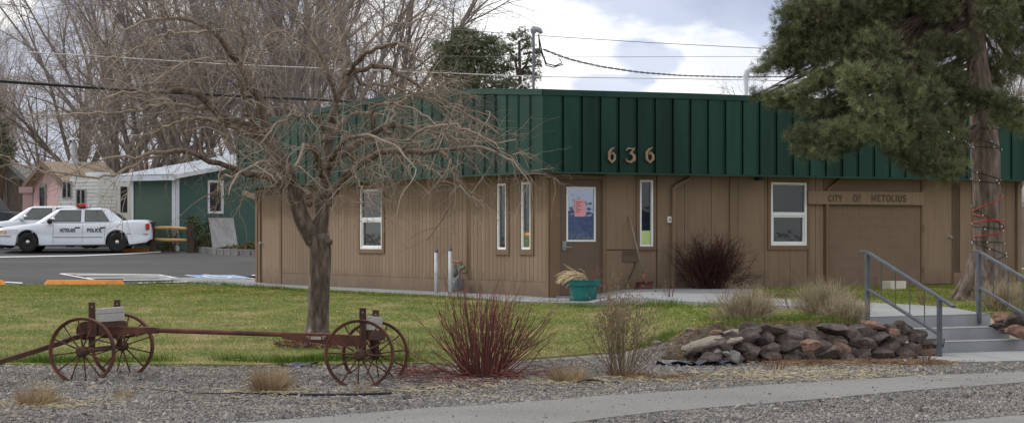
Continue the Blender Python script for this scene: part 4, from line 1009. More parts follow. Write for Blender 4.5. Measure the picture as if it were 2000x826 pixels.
# --- bare trees behind the building -----------------------------------
def bare_tree_mesh(h, kind, seed):
    """returns two meshes (wood, twigs) of a tall leafless tree, foot at the origin"""
    global rng
    old = rng; rng = np.random.default_rng(seed)
    wd = Geo(); tw = Geo()
    th = h*(.16 if kind == 'vase' else .22)
    tr, rr = resample(np.array([(0, 0, -.3), (.05, 0, th*.4), (rng.normal()*.15, rng.normal()*.15, th)]), np.array([.017, .013, .012])*h, 8)
    wd.tubes(tr[None], rr[None], 9)
    n1 = 8 if kind == 'vase' else 9
    top = tr[-3:][None]; top_r = rr[-3:][None]
    P, r_ = grow(top, top_r, n1, 12, (h*.62, h*.88), (10, 38) if kind == 'vase' else (14, 50), (.0065*h, .0105*h), u0=0, wander=.06, up=.28 if kind == 'vase' else .2, tipr=.14, droop=-.02 if kind == 'vase' else .015)
    wd.tubes(P, r_, 6, cap=False)
    P2, r2 = grow(P, r_, 12, 8, (h*.16, h*.36), (18, 50), (.0020*h, .0036*h), u0=.12, wander=.09, up=.1, tipr=.2, droop=-.015 if kind == 'vase' else .07, lencurve=.35)
    wd.tubes(P2, r2, 4, cap=False)
    P3, r3 = grow(P2, r2, 9, 6, (h*.06, h*.18), (18, 55), (.0007*h, .0011*h), u0=.1, wander=.12, tipr=.4, droop=0 if kind == 'vase' else .10)
    tw.tubes(P3, r3, 3, cap=False)
    P4, r4 = grow(P3, r3, 4, 4, (h*.02, h*.08), (20, 60), (.00048*h, .0007*h), u0=.15, wander=.12, tipr=.5, droop=0 if kind == 'vase' else .12)
    tw.tubes(P4, r4, 3, cap=False)
    rng = old
    return wd, tw
protos = {}
def far_tree(px, py, Y, h, kind, label, seed, rz=0., sx=1., lean=(0, 0)):
    key = (kind, seed)
    loc = at(px, py, Y); z0 = gz(loc.x, loc.y)
    if key not in protos:
        t = thing('bare_tree', label, 'tree', (loc.x, loc.y, z0), rz, 'leafless trees behind the building')
        wd, tw = bare_tree_mesh(12., kind, seed)
        wd.build('trunk', MAT['far_bark'], t, smooth=True, fix=False); tw.build('twigs', MAT['far_twig'], t, fix=False)
        protos[key] = t
    else:
        t = copy_thing(protos[key]); t.location = (loc.x, loc.y, z0); t.rotation_euler = (0, 0, rz); t['label'] = label
    s = h/12.; t.scale = (s*sx, s*sx, s); t.rotation_euler = (lean[0], lean[1], rz)
    return t
FT = [
 (605, 440, 84, 17, 'vase', 'tallest leafless tree rising behind the left part of the fascia', 1, 0, .95),
 (545, 440, 92, 17, 'vase', 'leafless tree just left of the tallest one behind the fascia', 2, 1.2, .9),
 (700, 440, 90, 16, 'vase', 'leafless tree with spreading top behind the middle of the left facade', 3, 2.1, 1.05),
 (765, 440, 100, 12.5, 'weep', 'thin leafless tree next to the dark evergreens', 11, .6, .9),
 (480, 440, 88, 16, 'weep', 'leafless tree directly above the left end of the building', 12, 2.2, .9),
 (398, 440, 94, 16.5, 'vase', 'leafless tree with dark trunk over the green shed roof', 1, 2.4, .85),
 (342, 440, 96, 16, 'weep', 'leafless tree with thick trunk behind the shed', 11, 4.0, .9),
 (285, 440, 98, 16, 'vase', 'leafless tree with dark trunk behind the camper trailer', 2, 3.3, .9),
 (225, 440, 106, 16, 'weep', 'drooping leafless tree behind the camper trailer', 12, 5.0, 1.05),
 (450, 440, 124, 13, 'weep', 'low leafless tree in the gap beside the fascia end', 11, 2.9, 1.2),
 (160, 440, 112, 14.5, 'weep', 'drooping leafless tree behind the pink house chimney', 11, 1.0, 1.1),
 (95, 440, 130, 10.5, 'weep', 'brown leafless tree behind the pink house gable', 12, 3.1, 1.2),
 (18, 440, 118, 13, 'vase', 'slender leafless tree above the grey gabled shed at the far left', 3, 4.4, .55),
 (-40, 440, 125, 14, 'vase', 'leafless tree at the left picture edge', 1, 5.2, .7),
 (320, 440, 125, 12, 'weep', 'low leafless tree far behind the shed', 12, 1.9, 1.3),
 (1965, 440, 78, 9.5, 'weep', 'leafless tree behind the pine, over the right end of the fascia', 12, .4, .9),
 (1890, 440, 88, 9.5, 'vase', 'leafless tree hidden partly by the pine trunk', 2, 5.1, .8),
 (2040, 440, 82, 10, 'vase', 'leafless tree at the right picture edge', 3, .2, .9),
 (1480, 440, 120, 8.6, 'weep', 'bushy leafless tree whose top shows beside the white vent pipe', 11, 3.6, 1.0),
 (1800, 440, 95, 9.2, 'weep', 'leafless tree glimpsed through the pine above the fascia', 11, .3, 1.0),
]
for a in FT: far_tree(*a)

# --- evergreens -------------------------------------------------------
def tufts(geo, C, per, L, wd, dirs=None, spread=1., tint=None):
    """needle tufts: C (M,3) centres, per needles each"""
    M_ = len(C); K = M_*per
    c = np.repeat(C, per, 0)
    d = unit(rng.normal(size=(K, 3)))
    if dirs is not None: d = unit(d*spread+np.repeat(dirs, per, 0))
    ln = rng.uniform(.6, 1.15, K)[:, None]*L
    side = unit(np.cross(d, rng.normal(size=(K, 3))))*wd*.5
    c = c+rng.normal(size=(K, 3))*L*.18
    v = np.stack([c-side, c+side, c+d*ln], 1).reshape(-1, 3)
    tt = rng.uniform(0, 1, M_) if tint is None else tint
    geo.add(v, None, np.arange(K*3).reshape(-1, 3), tint=np.repeat(np.repeat(tt, per), 3))
def evergreen(px, py, Y, blobs, label, trunkpx, name='pine_tree', grp='evergreen trees behind the building', dens=1.):
    loc = at(px, py, Y); z0 = gz(loc.x, Y); t = thing(name, label, 'tree', (loc.x, Y, z0), 0, grp)
    s = Y/F
    wd = Geo()
    top = min(b[1] for b in blobs)
    for (x0, y0, r0, x1, y1, r1) in trunkpx:
        P = [((x0-px)*s, 0, H-(y0-HZ)*s-z0), (((x0+x1)/2-px)*s+.1, .05, H-((y0+y1)/2-HZ)*s-z0), ((x1-px)*s, 0, H-(y1-HZ)*s-z0)]
        wd.tube(P, [r0*s, (r0+r1)/2*s, r1*s], 8)
    C = []; tn = []
    for bx_, by_, rx, ry in blobs:
        n = int(rx*ry*.95*dens)
        q = np.clip(rng.normal(size=(n, 3))*.62, -1.7, 1.7)
        q = np.array([(bx_-px)*s, rng.uniform(-.5, .5), H-(by_-HZ)*s-z0])+q*np.array([rx*s, rx*s*.9, ry*s])
        C.append(q); tn.append(np.clip(rng.normal(.45+.3*rng.uniform(-1, 1), .2, n), 0, 1))
        tx0 = np.array([(bx_-px)*s*.3, 0, H-(by_+ry*.8-HZ)*s-z0])
        wd.tubes(np.stack([tx0, q.mean(0)])[None], np.array([[.05, .02]]), 5)
    C = np.concatenate(C); tn = np.concatenate(tn)
    wd.build('trunk', MAT['pine_limb'], t, smooth=True, fix=False)
    g = Geo(); tufts(g, C, 12, 4.6*s, 1.0*s, tint=tn); g.build('crown', MAT['far_needle'], t, fix=False)
    return t
rb = random.Random(3)
bl = [(905, 82, 34, 14), (880, 100, 26, 14), (935, 85, 32, 14), (960, 78, 20, 10), (915, 110, 40, 14), (870, 125, 24, 12), (945, 118, 34, 14), (900, 140, 36, 14), (965, 135, 30, 14), (930, 160, 40, 16), (885, 168, 30, 14), (980, 165, 24, 12), (905, 62, 16, 7), (925, 66, 14, 6), (855, 90, 10, 7), (850, 140, 14, 10), (935, 195, 40, 16), (900, 60, 12, 6), (968, 100, 18, 9)]
evergreen(925, 440, 84, bl, 'dark rounded pine behind the corner of the building', [(925, 440, 9, 922, 130, 6), (922, 250, 5, 905, 90, 2.5), (922, 200, 5, 945, 85, 2.5)])
bl = [(1000, 72, 12, 7), (1020, 62, 9, 8), (990, 95, 16, 10), (1030, 90, 13, 10), (1008, 112, 12, 8), (1040, 118, 12, 10), (990, 130, 14, 9), (1025, 140, 18, 9), (1000, 158, 16, 8), (1045, 150, 12, 9), (1050, 100, 8, 7), (1018, 172, 20, 8), (1052, 128, 8, 6), (1030, 75, 8, 5)]
evergreen(1012, 440, 80, bl, 'sparse smaller pine behind the service mast', [(1012, 440, 6, 1014, 80, 2.5), (1012, 150, 3, 992, 95, 1.5), (1012, 150, 3, 1035, 100, 1.5)], dens=.8)
bl = [(-5, 215, 12, 16), (0, 250, 18, 16), (4, 285, 22, 18), (-10, 310, 26, 20), (12, 305, 16, 14), (-25, 260, 24, 24)]
evergreen(0, 440, 112, bl, 'dark conifer at the far left picture edge', [(0, 440, 6, 0, 200, 2)])

# --- the pine in front of the right facade -----------------------------
PX, PY = G(1922, 588)
def pp(x, y, dy=0.):
    v = at(x, y, PY+dy); return np.array((v.x-PX, v.y-PY, v.z-gz(PX, PY)))
pk = F/PY
pine = thing('pine_tree', 'big pine with rough trunk wrapped in string lights, right of the doorway', 'tree', (PX, PY, gz(PX, PY)-.03))
g = Geo()
tr = [(1916, 600, 58, .0), (1920, 585, 50, 0), (1926, 560, 41, 0), (1930, 530, 34, 0), (1931, 490, 30, 0), (1930, 440, 28.5, 0), (1929, 390, 27.5, 0), (1927, 350, 27, 0), (1925, 315, 28, 0), (1924, 290, 29, 0), (1922, 262, 26, 0), (1920, 220, 24, .03), (1914, 160, 22, .05), (1906, 90, 20, .1), (1900, 20, 19, .15), (1896, -60, 17, .2), (1890, -160, 13, .25), (1886, -280, 8, .3), (1882, -380, 3, .3)]
P = np.array([pp(a, b, d) for a, b, r_, d in tr]); rr = np.array([q[2] for q in tr])/pk
TQ, TR = resample(P, rr, 60); PQ = TQ
g.tubes(TQ[None], TR[None], 28)
v = g.v[-1]; 
# buttress roots and bark plates
ang = np.tile(np.arange(28)*2*PI/28, 60)
zz = v[:, 2]
amp = .012+.05*np.clip((.75-zz)/.75, 0, 1)**2
nz = np.array([mnoise.noise((math.cos(a)*3.1, math.sin(a)*3.1, z*1.1)) + .6*mnoise.noise((math.cos(a)*9, math.sin(a)*9, z*3.)) for a, z in zip(ang, zz)])
ctr = np.repeat(TQ, 28, 0); g.v[-1] = v+unit(v-ctr)*(amp*nz*1.6)[:, None]
for a, l in ((2.6, .85), (3.6, .7), (4.4, .55), (5.3, .6), (.2, .6), (1.3, .6)):
    e = np.array((math.cos(a), math.sin(a)))
    g.tube([(*(e*.10), .72), (*(e*.24), .34), (*(e*(.30+.15*l)), .10), (*(e*(.42+.28*l)), -.08)], [.14, .13, .10, .03], 12)
g.build('trunk', MAT['pine_bark'], pine, smooth=True, fix=False)
CL = [ # foliage masses: px, py, rx, ry, depth offset
 (1560, 40, 55, 40, -.6), (1620, 30, 70, 45, -.9), (1690, 30, 70, 50, -.6), (1760, 40, 60, 45, .3), (1535, 78, 30, 22, -.4), (1580, 95, 60, 32, -.7), (1640, 100, 60, 40, -1.0), (1710, 95, 55, 42, -1.1), (1770, 105, 45, 40, -.6), (1515, 105, 25, 18, -.5), (1490, 130, 18, 14, -.5), (1545, 125, 35, 18, -.2), (1485, 185, 18, 9, -.7), (1515, 188, 30, 13, -.8), (1560, 180, 36, 18, -1.0), (1545, 198, 26, 9, -.9),
 (1620, 160, 45, 30, -1.1), (1680, 155, 50, 35, -1.5), (1740, 160, 45, 35, -1.4), (1800, 130, 40, 30, -.9), (1830, 90, 35, 30, -.5), (1655, 205, 40, 26, -1.2), (1710, 210, 45, 30, -1.7), (1600, 215, 40, 18, -1.2), (1765, 200, 40, 32, -1.5), (1820, 185, 35, 32, -1.2), (1855, 150, 25, 28, -.8),
 (1560, 258, 22, 12, -1.3), (1590, 262, 30, 18, -1.4), (1635, 258, 40, 22, -1.6), (1685, 255, 45, 24, -1.8), (1570, 285, 20, 16, -1.4), (1610, 290, 30, 16, -1.5), (1655, 280, 26, 12, -1.6), (1740, 255, 40, 25, -1.7), (1790, 245, 34, 26, -1.5), (1840, 235, 26, 24, -1.2), (1875, 210, 20, 20, -.9),
 (1760, 290, 34, 20, -1.6), (1800, 300, 30, 22, -1.5), (1845, 290, 34, 26, -1.3), (1865, 265, 22, 20, -1.2), (1800, 325, 24, 14, -1.5), (1840, 325, 34, 18, -1.4), (1870, 312, 20, 20, -1.2), (1775, 312, 14, 10, -1.5), (1850, 340, 20, 6, -1.4),
 (1940, 185, 32, 14, -.9), (1965, 200, 34, 16, -1.0), (1985, 225, 26, 16, -1.1), (1962, 232, 28, 14, -1.0), (1990, 250, 14, 9, -1.1), (1915, 195, 26, 14, -.8),
 (1950, 120, 22, 18, .2), (1985, 130, 24, 22, .5), (1960, 60, 32, 26, .1), (1990, 85, 28, 24, .6), (1935, 40, 24, 22, -.6), (1995, 30, 34, 30, .2), (1950, 10, 40, 28, -.8), (1945, 155, 26, 12, .4),
 (1880, 95, 26, 22, -.9), (1850, 50, 30, 26, .7), (1800, 60, 36, 30, 1.0), (1870, 20, 30, 24, 1.1), (1885, 175, 24, 16, -1.0), (1830, 15, 40, 26, -.4), (1730, 5, 60, 30, .6), (1640, -15, 60, 30, .4), (1575, -5, 40, 26, .3), (1780, -30, 80, 40, -.8), (1900, -30, 80, 40, 1.0), (1990, -30, 60, 40, -.4), (1700, -60, 70, 40, -.3),
]
# a share of the crown above the frame so that the tree is whole from elsewhere
for k in range(22):
    y_ = rng.uniform(-330, -60); w_ = 250*(1-(-y_)/420)
    CL.append((1890+rng.uniform(-w_, w_), y_, 55, 32, rng.uniform(-1.5, 1.5)*(1-(-y_)/420)))
wd = Geo(); g = Geo(); C = []; tn = []; DR = []; cones = []
for cx_, cy_, rx, ry, dy in CL:
    n = int(rx*ry*.085)+4
    cen = pp(cx_, cy_, dy); e = np.array((rx/pk, min(.45, max(.18, rx/pk*.7)), ry/pk))
    # sprays: short drooping branchlets inside the mass, needles towards their ends
    q = unit(rng.normal(size=(n, 3)))*(rng.uniform(.15, 1.05, n)**.55)[:, None]*e+cen
    hub = PQ[np.argmin(np.linalg.norm(PQ-(cen+np.array((0, 0, .55+.25*abs(cen[0])))), axis=1))]
    if abs(cen[0]) > .25:
        mid = hub*.45+cen*.55+np.array((0, 0, .12)); Q, rr = resample(np.array([hub, mid, cen]), np.array([.042, .026, .010]), 10)
        wd.tubes((Q+rng.normal(size=Q.shape)*.012)[None], rr[None], 6)
        base = Q[rng.integers(4, 10, n)]
    else: base = np.repeat(cen[None], n, 0)
    mm = (base+q)/2+rng.normal(size=(n, 3))*.03+np.array((0, 0, .03))
    wd.tubes(np.stack([base, mm, q], 1), np.tile([.008, .005, .003], (n, 1)), 3, cap=False)
    out = unit(q-cen)*.55+np.array((-.05, -.25, .35))
    C.append(q); DR.append(out)
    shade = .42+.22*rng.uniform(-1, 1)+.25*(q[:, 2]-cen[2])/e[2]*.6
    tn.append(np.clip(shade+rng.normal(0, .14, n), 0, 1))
    kk = rng.random(n) < .045
    cones.append(q[kk])
C = np.concatenate(C); tn = np.concatenate(tn); DR = np.concatenate(DR); cones = np.concatenate(cones)
wd.build('limbs', MAT['pine_limb'], pine, smooth=True, fix=False)
# each spray carries three whorls
for k in range(3):
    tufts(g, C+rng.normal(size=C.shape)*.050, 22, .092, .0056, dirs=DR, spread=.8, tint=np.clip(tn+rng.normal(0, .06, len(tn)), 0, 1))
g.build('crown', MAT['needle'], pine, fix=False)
cones = cones[np.argsort(cones[:, 1])][:95]; co0 = None
for c in cones:
    if co0 is None: g = Geo(); g.lathe([(0, -1.5), (.8, -.8), (1, 0), (.6, 1.0), (0, 1.4)], (0, 0, 0), 7); co0 = g.build('cone', MAT['cone'], pine, smooth=True); oc = co0
    else: oc = co0.copy(); COL.objects.link(oc); oc.parent = pine
    oc.location = c+np.array((0, -.03, 0)); oc.scale = (rng.uniform(.016, .027),)*3; oc.rotation_euler = (rng.normal()*.5, rng.normal()*.5, 0)
# string lights and cords round the trunk
def ringpath(segs, rpad=.012):
    out = []
    for a, z in segs:
        i = np.argmin(np.abs(PQ[:, 2]-z)); r_ = TR[i]+rpad; out.append((PQ[i, 0]+r_*math.cos(a), PQ[i, 1]+r_*math.sin(a), z))
    return out
def zpx(py): return H-(py-HZ)/pk-gz(PX, PY)
def wrap(spec, n=60): # list of (angle deg, py)
    a = np.array([s_[0] for s_ in spec], float); y = np.array([s_[1] for s_ in spec], float); u = np.linspace(0, 1, len(spec)); w_ = np.linspace(0, 1, n)
    return ringpath([(R(p), zpx(q)) for p, q in zip(np.interp(w_, u, a), np.interp(w_, u, y))], .016)
lights = thing('string_lights', 'dark green light string with small white bulbs wound around the pine trunk', 'string lights', (PX, PY, gz(PX, PY)))
turns = [(170, 252), (360, 252), (530, 262), (710, 292), (890, 285), (1070, 292), (1250, 330), (1430, 356), (1610, 352), (1790, 360), (1970, 400), (2150, 448), (2330, 441), (2510, 448), (2690, 470), (2870, 474), (3050, 470), (3230, 500), (3410, 518), (3590, 498)]
lp_ = wrap(turns, 420)
g = Geo(); g.tube(lp_, .0055, 5); g.build('cable', MAT['cord_green'], lights, smooth=True, fix=False)
gb0 = None
bulb_pts = [lp_[i] for i in range(4, 420, 9)]
bg_ = Geo(); bg_.lathe([(0, -.013), (.007, -.009), (.009, 0), (.006, .010), (0, .014)], (0, 0, 0), 8)
for i, b_ in enumerate(bulb_pts):
    if gb0 is None: gb0 = bg_.build('bulb', MAT['bulb'], lights, smooth=True); ob = gb0
    else: ob = gb0.copy(); COL.objects.link(ob)
    ob.parent = lights; ob.location = (b_[0]*1.04, b_[1]*1.04, b_[2]+rng.normal()*.02)
cord = Geo(); cord.tube(wrap([(380, 378), (330, 384), (270, 398), (190, 412), (100, 415), (10, 418)], 50)+wrap([(10, 428), (-60, 430), (-120, 432), (-175, 435)], 30)+wrap([(-175, 418), (-130, 422), (-60, 432), (-10, 442), (20, 447)], 30)+wrap([(0, 447), (-60, 455), (-120, 460), (-172, 461)], 30), .0065, 5)
co = cord.build('extension_cord', MAT['cord_red'], None, smooth=True, loc=(PX, PY, gz(PX, PY)), fix=False); _props(co, 'red cord crossing over itself around the pine trunk', 'cord')
# lights along the low bough
g = Geo()
sp_ = thing('string_lights', 'short row of white bulbs hanging along the lowest pine bough left of its trunk', 'string lights', (PX, PY, gz(PX, PY)))
path = [pp(1845, 245, -1.55), pp(1860, 268, -1.5), pp(1882, 272, -1.2), pp(1898, 285, -.6)]
Q, rr = resample(np.array(path), np.full(4, .006), 24); g.tubes(Q[None], rr[None], 5); g.build('cable', MAT['cord_green'], sp_, fix=False)
for q in Q[2::3]:
    ob = gb0.copy(); COL.objects.link(ob); ob.parent = sp_; ob.location = (q[0], q[1]-.012, q[2]-.012)
# ------------------------------------------------------------------ the old steel wagon
def orient(o, c, axle, spin=0.):
    """object built with its axle along local y"""
    y = Vector(axle).normalized(); z = Vector((0, 0, 1)); x = y.cross(z).normalized(); z = x.cross(y)
    m = Matrix((x, y, z)).transposed() @ Matrix.Rotation(spin, 3, 'Y')
    o.location = c; o.rotation_euler = m.to_euler()
wg0 = Vector((-2.95, 22.6, gz(-2.95, 22.6)))
wagon = thing('farm_wagon', 'rusty steel wagon running gear with four spoked wheels on the gravel', 'wagon', wg0)
def wp(px, py, Y): return at(px, py, Y)-wg0
def V3(v): return tuple(v)
WD = .70
rim = Geo(); r_ = WD/2
rim.lathe([(r_-.013, -.032), (r_, -.034), (r_, .034), (r_-.013, .032), (r_-.013, .012), (r_-.030, .008), (r_-.030, -.008), (r_-.013, -.012), (r_-.013, -.032)], n=56, axis='y')
spk = Geo()
for i in range(12):
    a = i*2*PI/12+.13; s_ = .028 if i % 2 else -.028
    spk.tube([(.045*math.cos(a), s_, .045*math.sin(a)), ((r_-.02)*math.cos(a), 0, (r_-.02)*math.sin(a))], [.0088, .0075], 6)
hub = Geo(); hub.lathe([(0, -.095), (.035, -.095), (.040, -.085), (.055, -.05), (.058, -.04), (.058, .04), (.05, .055), (.035, .09), (0, .09)], n=20, axis='y')
wheels = []
ctr = {}
for key, c, y in (('a', (160.5, 686), 22.4), ('b', (239, 674.8), 23.6), ('c', (702, 692), 21.8), ('d', (733, 690.5), 22.95)): ctr[key] = wp(*c, y)
m0 = None
for k, (key, mate, sg_) in enumerate((('a', 'b', 1), ('b', 'a', -1), ('c', 'd', 1), ('d', 'c', -1))):
    ax = (ctr[mate]-ctr[key])*sg_; ax.z = 0
    if m0 is None:
        wr = rim.build('wheel', MAT['rust'], wagon, smooth=False); sp_k = spk.build('spokes', MAT['rust'], wr, smooth=True); hb = hub.build('hub', MAT['rust_dark'], wr, smooth=False); m0 = wr
    else:
        wr = m0.copy(); COL.objects.link(wr)
        for ch in m0.children: d_ = ch.copy(); COL.objects.link(d_); d_.parent = wr
    orient(wr, ctr[key], ax, .35*k)
for a, b in (('a', 'b'), ('c', 'd')):
    g = Geo(); d = (ctr[b]-ctr[a]); u = d.normalized(); g.bar(V3(ctr[a]+u*.06), V3(ctr[b]-u*.06), .05, .05); g.build('axle', MAT['rust_dark'], wagon, bevel=.006)
up = Vector((0, 0, 1))
def stake(px, ytop, ybot, Y, w_=.068):
    g = Geo(); a = wp(px, ytop, Y); b = wp(px, ybot, Y); g.bar(V3(b), V3(a), w_, .022, up=(0, 1, 0))
    g.build('stake', MAT['rust_dark'], wagon, bevel=.003)
    h = Geo(); c = a-up*.045; h.lathe([(0, -.013), (.007, -.013), (.007, .0)], (c.x, c.y-.0, c.z), 8, 'y'); h.build('bolt', MAT['worn_plate'], wagon)
stake(179.5, 590, 678, 22.72); stake(229, 585, 660, 23.30)
stake(708.5, 601, 690, 22.05); stake(734, 605, 690, 22.72)
def plank(p0, p1, y0, y1, z0, z1, m='grey_wood', th=.045, name='plank'):
    # p0/p1 px ends, y0/y1 depth, z0=(top,bottom) rows at each end
    a0_, a1_ = wp(p0, z0[0], y0), wp(p0, z0[1], y0); b0_, b1_ = wp(p1, z1[0], y1), wp(p1, z1[1], y1)
    nrm = (b0_-a0_).cross(up).normalized()*th
    v = [a1_, b1_, b0_, a0_, a1_+nrm, b1_+nrm, b0_+nrm, a0_+nrm]
    g = Geo(); g.add([tuple(q) for q in v], [(0, 1, 2, 3), (7, 6, 5, 4), (0, 4, 5, 1), (1, 5, 6, 2), (2, 6, 7, 3), (3, 7, 4, 0)])
    return g.build(name, MAT[m], wagon, bevel=.005)
plank(187, 236, 22.70, 23.28, (602.5, 613), (598.5, 609)); plank(188, 236, 22.70, 23.28, (613.6, 629), (609.6, 625.5))
plank(715, 739, 22.06, 22.74, (616.5, 631), (619, 632.5)); plank(716, 739, 22.06, 22.74, (631.6, 644), (633.1, 645))
plank(182, 236, 22.74, 23.32, (629, 655), (626, 650), 'rust_dark', .07, 'bolster'); plank(708, 740, 22.08, 22.76, (644, 664), (645, 664), 'rust_dark', .07, 'bolster')
g = Geo()
def tbox(geo, p0, p1, dep):
    """tapered beam between (px, top, bottom, Y) sections"""
    v = []
    for (px, t_, b_, Y) in (p0, p1):
        A, B = wp(px, t_, Y), wp(px, b_, Y)
        for q in (A, B): v += [(q.x, q.y-dep/2, q.z), (q.x, q.y+dep/2, q.z)]
    geo.add(v, [(0, 1, 5, 4), (2, 6, 7, 3), (0, 4, 6, 2), (1, 3, 7, 5), (0, 2, 3, 1), (4, 5, 7, 6)])
tbox(g, (176, 636, 656, 23.0), (306, 638.5, 650.5, 22.88), .10); g.build('front_beam', MAT['rust'], wagon, bevel=.006)
g = Geo(); a, b = wp(300, 644.2, 22.88), wp(560, 652.8, 22.5); g.tube([tuple(a), tuple(b)], .026, 16)
for t_ in (.03, .975): c = a.lerp(b, t_); g.lathe([(.027, -.014), (.034, -.014), (.034, .014), (.027, .014)], tuple(c), 16, 'x')
g.build('reach_pole', MAT['rust'], wagon, smooth=False)
g = Geo(); tbox(g, (552, 648.5, 661, 22.5), (640, 651, 671, 22.42), .09); tbox(g, (640, 651, 671, 22.42), (715, 655, 678, 22.36), .0905); rb_ = g.build('rear_beam', MAT['rust'], wagon, bevel=.005)
g = Geo(); v = [wp(607, 656.2, 22.39), wp(627, 656.8, 22.37), wp(627, 663.0, 22.37), wp(607, 662.6, 22.39)]
c_m = sum(v, Vector())/4; g.add([tuple(q+Vector((0, -.012, 0))) for q in v]+[tuple(q+Vector((0, -.006, 0))) for q in v], [(0, 1, 2, 3), (7, 6, 5, 4), (0, 4, 5, 1), (2, 6, 7, 3), (1, 5, 6, 2), (3, 7, 4, 0)])
g.build('maker_plate', MAT['worn_plate'], rb_)
g = Geo()
for i, (xa, xb) in enumerate(((598, 605), (600, 605), (602, 605), (629, 637), (629, 635), (629, 633))):
    yy = 656.4+(i % 3)*2.4; Yk = 22.395 if i < 3 else 22.37
    a, b = wp(xa, yy, Yk), wp(xb, yy+.1, Yk); g.bar(V3(a+Vector((0, -.008, 0))), V3(b+Vector((0, -.008, 0))), .004, .005)
g.build('plate_stripes', MAT['worn_plate'], rb_)
g = Geo()
P = [wp(172, 652, 22.9), wp(132, 663, 22.75), wp(128, 666, 22.7), wp(60, 688, 22.45), wp(8, 703.5, 22.28), wp(-60, 726, 22.0)]
for a, b in zip(P[:-1], P[1:]): g.bar(V3(a), V3(b), .055, .050)
g.build('tongue', MAT['rust_dark'], wagon, bevel=.005)
g = Geo(); c = wp(168, 645, 22.95); g.lathe([(0, -.05), (.095, -.05), (.10, -.03), (.10, .03), (.095, .05), (0, .05)], (c.x, c.y, c.z), 24, 'y'); g.build('turntable', MAT['rust_dark'], wagon)
g = Geo(); tbox(g, (172, 632, 657, 22.70), (188, 632, 657, 22.70), .06)
g.build('bracket', MAT['rust'], wagon)
for xx, yy in ((190, 641), (190, 650), (234, 657), (240, 658), (268, 653)): c = wp(xx, yy, 22.78); g = Geo(); g.lathe([(0, -.03), (.022, -.03), (.022, .03), (0, .03)], (c.x, c.y, c.z), 8, 'y'); g.build('bolt', MAT['rust'], wagon)
g = Geo(); g.tube([V3(wp(196, 657, 23.0)), V3(wp(245, 658, 23.2)), V3(wp(282, 650, 23.0))], .014, 8); g.build('brace', MAT['rust_dark'], wagon)
g = Geo(); g.tube([V3(wp(232, 672, 23.4)), V3(wp(235, 655, 23.3))], .03, 8); g.build('king_pin', MAT['rust_dark'], wagon)
g = Geo(); g.tube([V3(wp(720, 655, 22.4)), V3(wp(728, 660, 22.4)), V3(wp(730, 690, 22.7))], [.045, .04, .035], 10); g.build('brace', MAT['rust_dark'], wagon)

